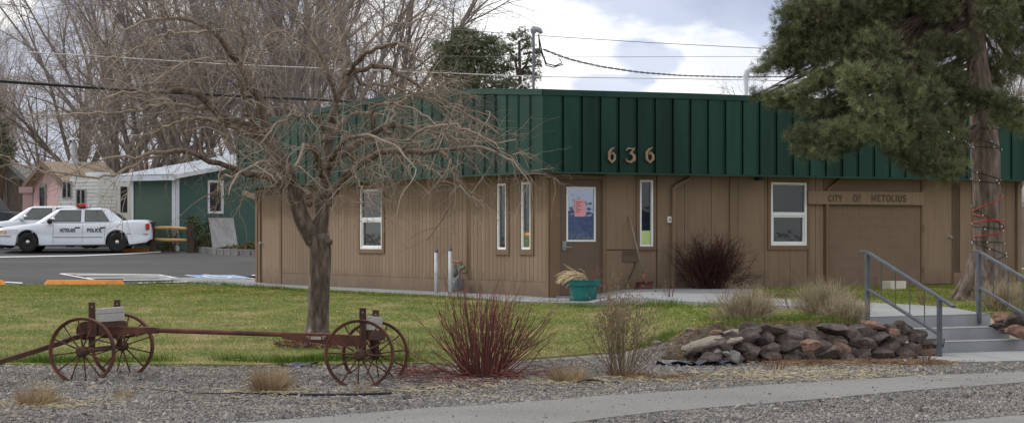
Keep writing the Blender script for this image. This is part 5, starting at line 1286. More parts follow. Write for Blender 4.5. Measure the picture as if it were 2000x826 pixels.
# ------------------------------------------------------------------ vehicles
def sedan(loc, rz, label, police, grp=None):
    t = thing('parked_car', label, 'car', loc, rz, grp)
    W = .965
    def prof(x, P): return float(np.interp(x, [p[0] for p in P], [p[1] for p in P]))
    TOP = [(-2.56, .60), (-2.54, .70), (-2.45, .755), (-2.2, .80), (-1.6, .875), (-1.15, .935), (-.9, .955), (0, .955), (1.1, .975), (1.6, 1.005), (2.0, 1.03), (2.36, 1.02), (2.47, .985), (2.52, .80), (2.55, .66)]
    BOT = [(-2.56, .30), (-2.4, .23), (-1.9, .20), (1.9, .24), (2.40, .31), (2.55, .42)]
    WID = [(-2.56, .70), (-2.5, .80), (-2.3, .90), (-1.8, .955), (-1, .965), (1.6, .965), (2.2, .94), (2.42, .88), (2.5, .82), (2.55, .74)]
    xs_ = sorted(set(np.round(np.concatenate([np.linspace(-2.56, -2.2, 7), np.linspace(-2.2, 2.2, 40), np.linspace(2.2, 2.55, 8), *[c+.37*np.cos(np.linspace(0, PI, 15)) for c in (-1.455, 1.455)]]), 3)))
    rings = []
    for x in xs_:
        zb = prof(x, BOT)
        for c in (-1.455, 1.455):
            if abs(x-c) < .3701: zb = max(zb, .335+math.sqrt(max(0, .37**2-(x-c)**2)))
        zt = prof(x, TOP); w_ = prof(x, WID)
        zs = [zb, zb+.02, max(.47, zb+.03), max(.49, zb+.035), .60, max(.75, 0), zt-.075, zt-.02, zt+.012, zt+.03, zt+.038]
        zs[4] = max(zs[4], zb+.045); zs[5] = min(max(zs[5], zs[4]+.01), zt-.08) if zt-.08 > zs[4] else zs[4]+.005
        zs[4] = min(zs[4], zt-.10); zs = list(np.maximum.accumulate(zs))
        ws = [w_-.05, w_-.012, w_, w_-.012, w_-.004, w_-.012, w_-.045, w_-.085, w_-.17, w_*.5, 0]
        rings.append([(x, -a, b) for a, b in zip(ws, zs)]+[(x, a, b) for a, b in list(zip(ws, zs))[-2::-1]])
    k = len(rings[0]); v = [p for r_ in rings for p in r_]; q = []
    for i in range(len(rings)-1):
        for j in range(k-1): q.append((i*k+j, i*k+j+1, (i+1)*k+j+1, (i+1)*k+j))
    for i, o in ((0, 1), (len(rings)-1, -1)):
        h = k//2
        for j in range(h): q.append((i*k+j, i*k+j+1, i*k+k-2-j, i*k+k-1-j)) if j < h-1 else q.append((i*k+j, i*k+j+1, i*k+j+1, i*k+j+2))
    g = Geo(); g.add(v, [f for f in q if len(set(f)) == 4], [tuple(dict.fromkeys(f)) for f in q if len(set(f)) == 3])
    body = g.build('body', MAT['car_white'], t, smooth=True)
    md = body.modifiers.new('edge', 'EDGE_SPLIT'); md.split_angle = R(38)
    # underbody and wheel wells
    g = Geo(); g.box(-2.35, 2.4, -.80, .80, .20, .62); g.build('underbody', MAT['car_trim'], t)
    g = Geo(); g.box(-2.0, 2.15, -.90, -.86, .19, .27); g.box(-2.0, 2.15, .86, .90, .19, .27); g.build('sill', MAT['car_trim'], t)
    # greenhouse
    b_ = [(-1.24, .66, .945), (-1.02, .845, .955), (1.32, .865, .985), (1.66, .66, 1.01)]
    u_ = [(-.58, .50, 1.385), (-.45, .61, 1.385), (1.03, .615, 1.395), (1.16, .52, 1.385)]
    c_ = [(-.42, .42, 1.435), (-.30, .50, 1.44), (.85, .51, 1.45), (.98, .43, 1.435)]
    def loop(l): return [(x, -y, z) for x, y, z in l]+[(x, y, z) for x, y, z in l[::-1]]
    v = loop(b_)+loop(u_)+loop(c_); q = []
    for lv in (0, 8):
        for j in range(8): q.append((lv+j, lv+(j+1) % 8, lv+8+(j+1) % 8, lv+8+j))
    q += [(16, 17, 22, 23), (17, 18, 21, 22), (18, 19, 20, 21)]
    g = Geo(); g.add(v, q); g.build('roof', MAT['car_white'], t, bevel=.03)
    def lerp(a, b, s_): return np.array(a)*(1-s_)+np.array(b)*s_
    def pane(geo, A, B, C, D, off):
        n = unit(np.cross(np.array(B)-A, np.array(D)-A)); 
        v = [np.array(p)+n*off for p in (A, B, C, D)]+[np.array(p)-n*.01 for p in (A, B, C, D)]
        geo.add(v, [(0, 1, 2, 3), (0, 4, 5, 1), (1, 5, 6, 2), (2, 6, 7, 3), (3, 7, 4, 0)])
    for s_ in (-1, 1):
        B0, B1 = np.array((b_[1][0], s_*b_[1][1], b_[1][2])), np.array((b_[2][0], s_*b_[2][1], b_[2][2])); U0, U1 = np.array((u_[1][0], s_*u_[1][1], u_[1][2])), np.array((u_[2][0], s_*u_[2][1], u_[2][2]))
        def side(x, z): # point on side plane
            zz = (z-B0[2])/(U0[2]-B0[2]); yb = np.interp(x, [B0[0], B1[0]], [B0[1], B1[1]]); yu = np.interp(x, [U0[0], U1[0]], [U0[1], U1[1]]); y = yb*(1-zz)+yu*zz; return (x, y, z)
        for nm, quad in (('front_window', [(-.74, 1.0), (.26, 1.0), (.245, 1.365), (-.42, 1.365)]), ('rear_window', [(.40, 1.005), (1.20, 1.01), (.93, 1.37), (.385, 1.37)])):
            g = Geo(); p = [side(*a) for a in quad]
            if s_ > 0: p = p[::-1]
            pane(g, *p, .014); o = g.build(nm, MAT['car_window'], t, fix=False)
            g = Geo()
            P4 = [np.array(x_) for x_ in p]
            for i in range(4): a, b = P4[i], P4[(i+1) % 4]; g.tube([a+np.array((0, s_*.016, 0)), b+np.array((0, s_*.016, 0))], .010, 5)
            g.build('window_trim', MAT['car_trim'] if nm == 'front_window' else MAT['car_trim'], o, fix=False)
            g = Geo(); n_in = [np.array(x_)+np.array((0, -s_*.12, 0)) for x_ in p]; g.add(n_in, [(0, 1, 2, 3)]); g.build('cabin_shade', MAT['interior_dark'], o, fix=False)
    for s_ in (-1, 1):
        g = Geo(); g.tube([(.78, s_*.765, 1.0), (.78, s_*.672, 1.36)], .008, 5); g.build('window_bar', MAT['car_trim'], t)
    g = Geo(); A, B, C, D = [np.array(x_) for x_ in ((-1.20, -.62, .965), (-1.20, .62, .965), (-.60, .48, 1.375), (-.60, -.48, 1.375))]
    pane(g, D, C, B, A, .012); g.build('windshield', MAT['car_window'], t)
    g = Geo(); g.add([(-1.05, -.62, .98), (-1.05, .62, .98), (-.5, .48, 1.36), (-.5, -.48, 1.36)], [(0, 1, 2, 3)]); g.build('front_cabin_shade', MAT['interior_dark'], t, fix=False)  # dark sheet behind the windshield, standing in for shade inside the cabin
    g = Geo(); A, B, C, D = [np.array(x_) for x_ in ((1.62, -.62, 1.03), (1.62, .62, 1.03), (1.17, .50, 1.375), (1.17, -.50, 1.375))]
    pane(g, A, B, C, D, .012); g.build('rear_screen', MAT['car_window'], t)
    # wheels
    tyre = Geo(); tyre.lathe([(.16, -.10), (.215, -.112), (.30, -.112), (.328, -.09), (.332, -.05), (.332, .05), (.328, .09), (.30, .11), (.2, .11), (.16, .1)], n=36, axis='y')
    rimg = Geo(); rimg.lathe([(.0, -.075), (.06, -.075), (.09, -.06), (.12, -.065), (.19, -.085), (.218, -.108), (.224, -.104), (.224, .09), (0, .09)], n=28, axis='y')
    capg = Geo(); capg.lathe([(0, -.115), (.045, -.11), (.07, -.09), (.075, -.07), (0, -.07)], n=16, axis='y')
    w0 = None
    for x in (-1.455, 1.455):
        for s_ in (-1, 1):
            if w0 is None: w0 = tyre.build('wheel', MAT['tyre'], t, smooth=True); rimg.build('rim', MAT['car_trim'], w0, smooth=False); capg.build('hubcap', MAT['chrome'], w0, smooth=True); wv = w0
            else:
                wv = w0.copy(); COL.objects.link(wv); wv.parent = t
                for ch in w0.children: d_ = ch.copy(); COL.objects.link(d_); d_.parent = wv
            wv.location = (x, s_*.80, .325); wv.rotation_euler = (0, 0, 0 if s_ < 0 else PI)
    # details on each side
    for s_ in (-1, 1):
        g = Geo(); y0 = s_*.966
        for xa in (-.62, .335, 1.06): g.bar((xa, y0, .30), (xa, y0, .60), .006, .004); g.bar((xa, y0, .60), (xa+.01, s_*.958, .76), .006, .004); g.bar((xa+.01, s_*.957, .76), (xa+.015, s_*.925, .90), .006, .004)
        g.build('door_gap', MAT['car_trim'], t)
        for ma_, mb_ in (((-.62, s_*.968, .485), (1.0, s_*.968, .485)), ((1.78, s_*.955, .60), (2.48, s_*.885, .585)), ((-2.46, s_*.875, .52), (-2.0, s_*.955, .52))): g = Geo(); g.bar(ma_, mb_, .012, .016); g.build('side_moulding', MAT['car_trim'], t)
        for xa in (.18, 1.0):
            g = Geo(); g.obox((xa, s_*.955, .80), (1, 0, 0), (0, 1, 0), (0, 0, 1), .085, .012, .02); g.build('door_handle', MAT['car_trim'], t, bevel=.008)
        g = Geo(); g.lathe([(0, -.12), (.07, -.11), (.09, 0), (.06, .09), (0, .1)], (-.72, s_*1.0, 1.0), 12, 'y'); g.bar((-.74, s_*.84, .97), (-.72, s_*.95, .98), .05, .04)
        g.build('mirror', MAT['car_trim'] if police else MAT['car_white'], t, smooth=True)
        g = Geo(); g.obox((-2.36, s_*.80, .66), (.86, s_*.5, 0), (-s_*.5, .86, 0), (0, 0, 1), .20, .04, .07); g.build('headlight', MAT['lens_clear'], t, bevel=.02)
        g = Geo(); g.obox((-2.25, s_*.895, .655), (.95, s_*.3, 0), (-s_*.3, .95, 0), (0, 0, 1), .11, .012, .045); g.build('turn_signal', MAT['lens_amber'], t, bevel=.01)
        g = Geo(); g.obox((2.45, s_*.86, .83), (.55, -s_*.83, 0), (s_*.83, .55, 0), (0, 0, 1), .07, .035, .10); g.build('tail_lamp', MAT['lens_red'], t, bevel=.012)
    for (xa, nm) in ((-2.58, 'bumper'), (2.52, 'bumper')):
        g = Geo(); n = 9; v = []
        sgn = -1 if xa < 0 else 1
        pts = [(xa-sgn*.13*abs(q_)**3*1.6, q_*.84) for q_ in np.linspace(-1, 1, n)]
        pts = [(pts[0][0]-sgn*.4, -.955 if xa > 0 else -.93)]+pts+[(pts[-1][0]-sgn*.4, .955 if xa > 0 else .93)]
        zl_, zh_ = (.36, .64) if xa > 0 else (.28, .55)
        for x, y in pts: v += [(x, y, zl_+.05), (x+sgn*.03, y, zl_+.12), (x+sgn*.03, y, zh_-.06), (x, y, zh_), (x-sgn*.2, y*.9, zh_-.01), (x-sgn*.2, y*.9, zl_+.02)]
        q = [(i*6+j, i*6+(j+1) % 6, (i+1)*6+(j+1) % 6, (i+1)*6+j) for i in range(n+1) for j in range(6)]
        g.add(v, q); g.build(nm, MAT['car_white'], t, smooth=True)
    g = Geo(); g.box(-2.585, -2.56, -.42, .42, .60, .72); g.build('grille', MAT['car_trim'], t, bevel=.006)
    g = Geo(); g.lathe([(.0, -.06), (.05, -.05), (.055, .03), (0, .05)], (-.62, -.78, 1.08), 12, 'x'); g.tube([(-.6, -.78, 1.08), (-.72, -.76, 1.0)], .012); g.build('spotlight', MAT['chrome'], t, smooth=True)
    if police:
        lb = Geo(); lb.box(.10, .38, -.60, .60, 1.455, 1.475); bar = lb.build('light_bar', MAT['car_trim'], t)
        for i, (ya, yb, mm) in enumerate(((-.62, -.36, 'lens_red'), (-.358, -.10, 'lens_red'), (-.098, .10, 'lens_clear'), (.102, .358, 'lens_blue'), (.36, .62, 'lens_blue'))):
            lb = Geo(); lb.box(.08, .40, ya, yb, 1.476, 1.585); lb.build('lamp_lens', MAT[mm], bar, bevel=.02)
        lb = Geo(); lb.box(.14, .34, -.5, .5, 1.586, 1.592); lb.build('bar_cover', MAT['lens_clear'], bar)
        for txt, xa, xb in (('METOLIUS', -.345, .045), ('POLICE', .54, .90)):
            g = Geo(); lettering(g, txt, xa-.05, xb+.06, .655, .775, lambda x, z, d_: (x, -.9625-d_, z), stroke=.25, serif=.12, gap=.16)
            g.build('door_lettering', MAT['letter_black'], t)
    return t
def ground_at(px, py): x, y = G(px, py); return x, y, gz(x, y)+.012
yaw = R(2.5)
cxp, cyp = at(140, 0, 71.6).x, 71.6
sedan((cxp, cyp+.8, gz(cxp, cyp+.8)+.015), yaw, 'white police sedan with black door lettering and a red and blue roof light bar', True)
c2x = at(90, 0, 75.0).x
sedan((c2x, 75.3, gz(c2x, 75.3)+.05), yaw, 'second white sedan without roof lights parked behind the lettered police sedan', False)
# dark pickup truck beyond the cars, its nose to the right
tx = at(-30, 0, 85).x
tk = thing('pickup_truck', 'dark blue older pickup truck cut by the left picture edge', 'truck', (tx, 85, gz(tx, 85)+.02))
tk.scale = (1.1, 1.1, 1.12)
def slab(geo, poly, y0, y1): geo.prism([(x, z) for x, z in poly], y0, y1, lambda x, z, y: (x, y, z))
g = Geo(); slab(g, [(-2.6, .55), (.25, .55), (.30, .62), (.5, .80), (.9, .80), (1.08, .6), (1.25, .55), (1.27, .98), (1.2, 1.12), (.75, 1.17), (-2.6, 1.17)], -.97, .97); g.build('body', MAT['truck_paint'], tk, bevel=.04)
g = Geo(); slab(g, [(-1.0, 1.17), (.78, 1.17), (.25, 1.78), (.1, 1.84), (-.85, 1.84), (-1.0, 1.76)], -.86, .86); cab = g.build('cab', MAT['truck_paint'], tk, bevel=.05)
for s_ in (-1, 1):
    g = Geo(); slab(g, [(-.72, 1.20), (.42, 1.20), (.10, 1.72), (-.72, 1.74)], s_*.862, s_*.872); g.build('side_window', MAT['car_window'], cab)
    g = Geo(); slab(g, [(.40, 1.22), (.43, 1.22), (.43, 1.42), (.40, 1.42)], s_*.9, s_*1.08); g.build('mirror', MAT['chrome'], tk)
    g = Geo(); g.bar((-2.6, s_*.985, .80), (1.22, s_*.985, .80), .02, .035); g.build('trim_strip', MAT['chrome'], tk)
g = Geo(); g.add([(.62, -.76, 1.2), (.62, .76, 1.2), (.32, .74, 1.72), (.32, -.74, 1.72)], [(0, 1, 2, 3)]); g.add([(.64, -.76, 1.2), (.64, .76, 1.2), (.34, .74, 1.72), (.34, -.74, 1.72)], [(3, 2, 1, 0)]); g.build('windshield', MAT['car_window'], cab)
tyre = Geo(); tyre.lathe([(.0, -.13), (.2, -.13), (.24, -.15), (.34, -.15), (.37, -.1), (.37, .1), (.34, .13), (0, .13)], n=24, axis='y')
for x in (-1.75, .70):
    for s_ in (-1, 1): tyre.build('wheel', MAT['tyre'], tk, loc=(x, s_*.86, .37))
g = Geo(); g.box(1.29, 1.38, -.98, .98, .55, .72); g.build('bumper', MAT['chrome'], tk, bevel=.02)
for s_ in (-1, 1): g = Geo(); g.box(1.275, 1.295, s_*.70-.1, s_*.70+.1, .86, 1.02); g.build('headlight', MAT['lens_clear'], tk, bevel=.01)

# ------------------------------------------------------------------ yard structures on the left
def wall_quad(geo, a, b, z0, z1, th=.12):
    a = np.array(a, float); b = np.array(b, float); geo.bar((*a, (z0+z1)/2), (*b, (z0+z1)/2), th, z1-z0)
# green shed
sc_ = np.array(at(343, 0, 73.0))[:2]; su = np.array((-.81, .585)); sv = np.array((.585, .81)); zs0 = gz(*sc_); 
shed = thing('garden_shed', 'green plywood shed with white corner board and pale metal roof', 'shed', (*sc_, zs0))
Hs = at(0, 343, 73).z-zs0
def sh(u, v, z): return (u*su[0]+v*sv[0], u*su[1]+v*sv[1], z)
g = Geo(); LU, LV = 2.05, 5.6
g.add([sh(0, 0, -.3), sh(LU, 0, -.3), sh(LU, 0, Hs), sh(0, 0, Hs), sh(0, .1, -.3), sh(LU, .1, -.3), sh(LU, .1, Hs), sh(0, .1, Hs)], [(0, 1, 2, 3), (7, 6, 5, 4), (0, 3, 7, 4), (1, 5, 6, 2), (3, 2, 6, 7)])
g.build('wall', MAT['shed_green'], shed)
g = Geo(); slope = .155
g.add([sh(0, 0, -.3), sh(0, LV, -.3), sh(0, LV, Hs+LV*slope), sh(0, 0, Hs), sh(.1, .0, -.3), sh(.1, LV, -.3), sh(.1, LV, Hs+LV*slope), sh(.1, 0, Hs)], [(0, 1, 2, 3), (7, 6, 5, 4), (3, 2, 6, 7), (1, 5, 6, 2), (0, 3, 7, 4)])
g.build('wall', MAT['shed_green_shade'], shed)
def quad_box(geo, pts, th):
    p = np.array(pts, float); n = unit(np.cross(p[1]-p[0], p[3]-p[0]))*th
    geo.add(np.vstack([p, p+n]), [(0, 1, 2, 3), (7, 6, 5, 4), (0, 4, 5, 1), (1, 5, 6, 2), (2, 6, 7, 3), (3, 7, 4, 0)])
g = Geo(); n = 22
for i in range(n):
    u0 = -.35+(LU+.75)*i/n; u1 = -.35+(LU+.75)*(i+1)/n; um = (u0+u1)/2
    for (a, b, za, zb) in ((u0, um, 0, .03), (um, u1, .03, 0)):
        g.add([sh(a, -.4, Hs-.4*slope+.08+za), sh(b, -.4, Hs-.4*slope+.08+zb), sh(b, LV, Hs+LV*slope+.08+zb), sh(a, LV, Hs+LV*slope+.08+za)], [(0, 1, 2, 3)])
g.build('roof', MAT['roof_metal'], shed, fix=False)
g = Geo(); quad_box(g, [sh(-.36, -.41, Hs-.42*slope-.10), sh(LU+.4, -.41, Hs-.42*slope-.10), sh(LU+.4, -.41, Hs-.42*slope+.075), sh(-.36, -.41, Hs-.42*slope+.075)], .03)
quad_box(g, [sh(-.37, -.4, Hs-.4*slope-.06), sh(-.37, LV, Hs+LV*slope-.06), sh(-.37, LV, Hs+LV*slope+.075), sh(-.37, -.4, Hs-.4*slope+.075)], .03)
g.build('fascia_board', MAT['white_paint'], shed)
g = Geo(); g.add([sh(-.36, -.4, Hs-.4*slope-.02), sh(LU+.38, -.4, Hs-.4*slope-.02), sh(LU+.38, LV, Hs+LV*slope-.02), sh(-.36, LV, Hs+LV*slope-.02)], [(0, 1, 2, 3)]); g.build('roof_underside', MAT['white_paint'], shed, fix=False)
g = Geo(); quad_box(g, [sh(-.02, -.02, -.2), sh(.13, -.02, -.2), sh(.13, -.02, Hs), sh(-.02, -.02, Hs)], -.025); g.build('corner_board', MAT['white_paint'], shed)
g = Geo(); quad_box(g, [sh(-.025, -.02, -.2), sh(-.025, .13, -.2), sh(-.025, .13, Hs), sh(-.025, -.02, Hs)], .02); g.build('corner_board', MAT['white_paint'], shed)
g = Geo(); quad_box(g, [sh(LU, -.03, -.2), sh(LU-.10, -.03, -.2), sh(LU-.10, -.03, Hs), sh(LU, -.03, Hs)], .02); g.build('corner_board', MAT['white_paint'], shed)
def sv_at(px):   # v coordinate on the shade wall for a photo column
    k = (px-1000)/F; return (k*sc_[1]-sc_[0])/(sv[0]-k*sv[1])
va, vb = sv_at(408), sv_at(435); Yw = sc_[1]+sv[1]*va; z_a, z_b = at(0, 417, Yw).z-zs0, at(0, 352, Yw).z-zs0
g = Geo()
for (a, b, c, d) in ((va-.08, va, z_a, z_b), (vb-.12, vb, z_a, z_b), (va, vb-.12, z_a, z_a+.08), (va, vb-.12, z_b-.08, z_b)): quad_box(g, [sh(-.004, a, c), sh(-.004, b, c), sh(-.004, b, d), sh(-.004, a, d)], .04)
wf = g.build('window', MAT['white_paint'], shed)
g = Geo(); g.add([sh(-.02, va, z_a+.08), sh(-.02, vb-.12, z_a+.08), sh(-.02, vb-.12, z_b-.08), sh(-.02, va, z_b-.08)], [(0, 1, 2, 3)]); g.build('pane', MAT['interior_dark'], wf, fix=False)
# leaning plywood sheet
pvx = [at(410, 0, 73.6), at(463, 0, 73.6)]
g = Geo(); zb_ = gz(pvx[0].x, 73.6)
P = [at(415, 484, 73.4), at(465, 484, 73.9), at(456, 425.5, 74.7), at(407, 425.5, 74.2)]
o_ = P[0].copy(); quad_box(g, [tuple(q-o_) for q in P], -.02)
pl = g.build('plywood_sheet', MAT['ply'], None, loc=o_); _props(pl, 'weathered grey plywood sheet leaning against the green shed wall', 'plywood')
# post and rail fence
fc = thing('rail_fence', 'short fence of two round yellow rails between dark posts beside the shed', 'fence', (at(335, 0, 72.1).x, 72.1, gz(at(335, 0, 72.1).x, 72.1)))
fo_ = Vector(fc.location)
fa, fb = tuple(at(298, 0, 72.3))[:2], tuple(at(372, 0, 71.9))[:2]
for (x, y), tp_, bt, px in ((fa, 433, 492, 298), (fb, 438, 492, 372)):
    g = Geo(); z0 = gz(x, y)-.1; zt = at(0, tp_, y).z; g.box(-.10, .10, -.09, .09, 0, zt-z0); g.build('post', MAT['post_brown'], fc, loc=Vector((x, y, z0))-fo_, bevel=.012)
for ya, yb in ((444, 446.5), (467, 470)):
    a = Vector((fa[0], fa[1]-.02, at(0, ya, fa[1]).z))-fo_; b = Vector((fb[0], fb[1]-.02, at(0, yb, fb[1]).z))-fo_
    d = (b-a).normalized(); g = Geo(); pts = [tuple(a.lerp(b, t_)+Vector((0, 0, .008*math.sin(7*t_+ya)))) for t_ in np.linspace(.055, .94, 9)]; g.tube(pts, [.045, .053, .055, .057, .055, .055, .053, .052, .045], 10); g.build('rail', MAT['rail_wood'], fc, smooth=True)
# planter edging of grey blocks
pa, pb = np.array(G(392, 491)), np.array(G(512, 500))
xs1 = [G(376, 490.5), G(400, 494), G(428, 497), G(470, 498.5), G(515, 499)]
acc = []; 
for a, b in zip(xs1[:-1], xs1[1:]):
    a = np.array(a); b = np.array(b); n = max(1, int(round(np.linalg.norm(b-a)/.38)))
    for i in range(n): acc.append((a+(b-a)*(i+.5)/n, math.atan2(*(b-a)[::-1]), np.linalg.norm(b-a)/n))
ORD = ['first', 'second', 'third', 'fourth', 'fifth', 'sixth', 'seventh', 'eighth', 'ninth', 'tenth', 'eleventh', 'twelfth', 'thirteenth', 'fourteenth', 'fifteenth', 'sixteenth', 'seventeenth', 'eighteenth', 'nineteenth', 'twentieth', 'twenty-first', 'twenty-second', 'twenty-third', 'twenty-fourth', 'twenty-fifth']
for i, (c, a, l) in enumerate(acc):
    g = Geo(); h_ = l*.47; g.add([(-h_, -.12, -.05), (h_, -.12, -.05), (h_*.9, .12, -.05), (-h_*.9, .12, -.05), (-h_, -.12, .19), (h_, -.12, .19), (h_*.9, .12, .19), (-h_*.9, .12, .19)], [(3, 2, 1, 0), (4, 5, 6, 7), (0, 1, 5, 4), (1, 2, 6, 5), (2, 3, 7, 6), (3, 0, 4, 7)])
    o = g.build('edging_block', MAT['block_grey'], None, loc=(c[0], c[1], gz(*c)), rz=a, bevel=.012)
    _props(o, f'{ORD[min(i, 24)]} grey edging block from the fence post along the planter', 'block', 'grey blocks edging the planter')
# wheel stops
def wheel_stop(px0, px1, py, label, yawp=0., tilt=0.):
    x0, y0 = G(px0, py); x1, y1 = G(px1, py+yawp); L = math.hypot(x1-x0, y1-y0); a = math.atan2(y1-y0, x1-x0)
    g = Geo(); s_ = L/2; v = []
    for x, k in ((-s_, 0), (-s_+.07, 1), (s_-.07, 1), (s_, 0)):
        h_ = .115 if k else .03; w_ = .045 if k else .05
        v += [(x, -.085, 0), (x, -w_, h_), (x, w_, h_), (x, .085, 0)]
    g.add(v, [(i*4+j, i*4+j+1, i*4+5+j, i*4+4+j) for i in range(3) for j in range(3)]+[(0, 3, 2, 1), (12, 13, 14, 15)])
    o = g.build('wheel_stop', MAT['curb_orange'], None, loc=((x0+x1)/2, (y0+y1)/2, gz((x0+x1)/2, (y0+y1)/2)+.012), rz=a, bevel=.008)
    _props(o, label, 'wheel stop', 'orange wheel stops in the parking lot'); return o
wheel_stop(87, 243, 557.5, 'orange concrete wheel stop lying whole along the lawn edge')
wheel_stop(-150, 11, 557.5, 'orange wheel stop cut by the left picture edge')
wheel_stop(234, 299, 492.5, 'orange wheel stop under the tail of the lettered police sedan', -.5)
wheel_stop(225, 262, 486.5, 'short visible end of an orange wheel stop behind the rear tyre', -.3)

# camper trailer
cc = np.array(at(192, 0, 79.5))[:2]; cu = np.array((-.86, .51)); cv = np.array((.51, .86)); zc0 = gz(*cc)
camper = thing('camper_trailer', 'cream ribbed camper trailer with rounded nose, door and small windows', 'trailer', (*cc, zc0))
def cm(u, v, z): return (u*cu[0]+v*cu[1]*0+v*cv[0], u*cu[1]+v*cv[1], z)
Hc = at(0, 344, 79.5).z-zc0
prof_ = [(0, .45), (0, Hc), (1.25, Hc+.02), (1.7, Hc-.25), (1.95, Hc-.9), (2.0, 1.2), (1.8, .45)]
g = Geo(); n = len(prof_); v = [cm(u, 0, z) for u, z in prof_]+[cm(u, 2.25, z) for u, z in prof_]
g.add(v, [(i, (i+1) % n, n+(i+1) % n, n+i) for i in range(n)], [(0, i, i+1) for i in range(1, n-1)]+[(n, n+i+1, n+i) for i in range(1, n-1)])
g.build('body', MAT['camper_cream'], camper)
g = Geo()
for z in np.arange(.6, Hc-.1, .13):
    um = 1.93 if z < Hc-.9 else float(np.interp(z, [Hc-.9, Hc-.25, Hc], [1.93, 1.66, 1.2]))
    g.add([cm(.02, -.012, z), cm(um, -.012, z), cm(um, -.001, z+.05), cm(.02, -.001, z+.05), cm(.02, -.001, z-.06), cm(um, -.001, z-.06)], [(0, 1, 2, 3), (4, 5, 1, 0)])
g.build('ribbed_side', MAT['camper_cream'], camper, fix=False)
g = Geo()
for z in np.arange(1.25, Hc-.35, .13): g.add([cm(-.012, .15, z), cm(-.012, .95, z), cm(-.001, .95, z+.05), cm(-.001, .15, z+.05), cm(-.001, .15, z-.06), cm(-.001, .95, z-.06)], [(0, 1, 2, 3), (4, 5, 1, 0)])
g.build('ribbed_end', MAT['camper_cream'], camper, fix=False)
g = Geo(); quad_box(g, [cm(-.002, .1, .5), cm(-.002, .96, .5), cm(-.002, .96, 1.15), cm(-.002, .1, 1.15)], .01); g.build('lower_panel', MAT['camper_grey'], camper)
g = Geo(); quad_box(g, [cm(-.002, 1.0, .45), cm(-.002, 1.72, .45), cm(-.002, 1.72, Hc-.3), cm(-.002, 1.0, Hc-.3)], .03); dd = g.build('door', MAT['camper_cream'], camper)
g = Geo(); quad_box(g, [cm(-.034, 1.18, 1.3), cm(-.034, 1.55, 1.3), cm(-.034, 1.55, 2.25), cm(-.034, 1.18, 2.25)], .012); g.build('door_window', MAT['interior_dark'], dd)
for a in (1.35, 1.85): g = Geo(); quad_box(g, [cm(-.01, a, Hc-.16), cm(-.01, a+.13, Hc-.16), cm(-.01, a+.13, Hc-.09), cm(-.01, a, Hc-.09)], .03); g.build('marker_lamp', MAT['lens_red'], camper)
for a, b, c, d in ((1.3, 1.68, 1.85, 2.4), (.62, 1.0, 1.45, 2.1)):
    g = Geo()
    for (p, q, r_, s_) in ((a-.05, a, c, d), (b, b+.05, c, d), (a-.05, b+.05, c-.05, c), (a-.05, b+.05, d, d+.05), ((a+b)/2-.03, (a+b)/2+.03, c, d)): quad_box(g, [cm(p, -.014, r_), cm(q, -.014, r_), cm(q, -.014, s_), cm(p, -.014, s_)], -.03)
    wf = g.build('window', MAT['camper_grey'], camper); g = Geo(); g.add([cm(a, -.025, c), cm(b, -.025, c), cm(b, -.025, d), cm(a, -.025, d)], [(0, 1, 2, 3)]); g.build('pane', MAT['interior_dark'], wf, fix=False)
g = Geo(); quad_box(g, [cm(.3, .4, Hc+.02), cm(1.0, .4, Hc+.02), cm(1.0, 1.0, Hc+.02), cm(.3, 1.0, Hc+.02)], -.14); g.build('roof_vent', MAT['white_paint'], camper)
tyre = Geo(); tyre.lathe([(0, -.1), (.3, -.1), (.33, -.06), (.33, .06), (.3, .1), (0, .1)], n=20, axis='y'); 
w_ = tyre.build('wheel', MAT['tyre'], camper, loc=cm(1.4, .05, .33), rz=math.atan2(cu[1], cu[0]))
# houses far left
def gable_house(label, name, L, gdir, gw, rdir, rl, hw, hr, wallm, roofm, trimm, gablem=None, over=.35):
    L = np.array(L); gd = np.array(gdir, float); gd /= np.linalg.norm(gd); rd = np.array(rdir, float); rd /= np.linalg.norm(rd); z0 = gz(*L)
    t = thing(name, label, 'house', (*L, z0))
    def q(u, v, z): return (u*gd[0]+v*rd[0], u*gd[1]+v*rd[1], z)
    g = Geo(); b = [q(0, 0, -.3), q(gw, 0, -.3), q(gw, rl, -.3), q(0, rl, -.3)]; e = [q(0, 0, hw), q(gw, 0, hw), q(gw, rl, hw), q(0, rl, hw)]
    g.add(b+e, [(0, 1, 5, 4), (1, 2, 6, 5), (2, 3, 7, 6), (3, 0, 4, 7)]); w_ = g.build('wall', MAT[wallm], t)
    g = Geo(); g.add([q(0, 0, hw+.002), q(gw, 0, hw+.002), q(gw/2, 0, hr)], None, [(0, 1, 2)]); g.build('gable', MAT[gablem or wallm], t, fix=False); g = Geo(); g.add([q(0, rl, hw+.002), q(gw, rl, hw+.002), q(gw/2, rl, hr)], None, [(2, 1, 0)]); g.build('gable', MAT[gablem or wallm], t, fix=False)
    sl = (hr-hw)/(gw/2)
    for s_ in (0, 1):
        u0, u1 = (-over, gw/2) if s_ == 0 else (gw/2, gw+over)
        z0_, z1_ = (hw-over*sl, hr) if s_ == 0 else (hr, hw-over*sl)
        g = Geo(); quad_box(g, [q(u0, -over, z0_+.02), q(u1, -over, z1_+.02), q(u1, rl+over, z1_+.02), q(u0, rl+over, z0_+.02)], .12); rf = g.build('roof', MAT[roofm], t)
        g = Geo(); quad_box(g, [q(u0, -over-.03, z0_-.08), q(u1, -over-.03, z1_-.08), q(u1, -over-.03, z1_+.16), q(u0, -over-.03, z0_+.16)], .04); g.build('barge_board', MAT[trimm], rf)
    return t, q
Lk = np.array(at(64, 0, 101.5))[:2]
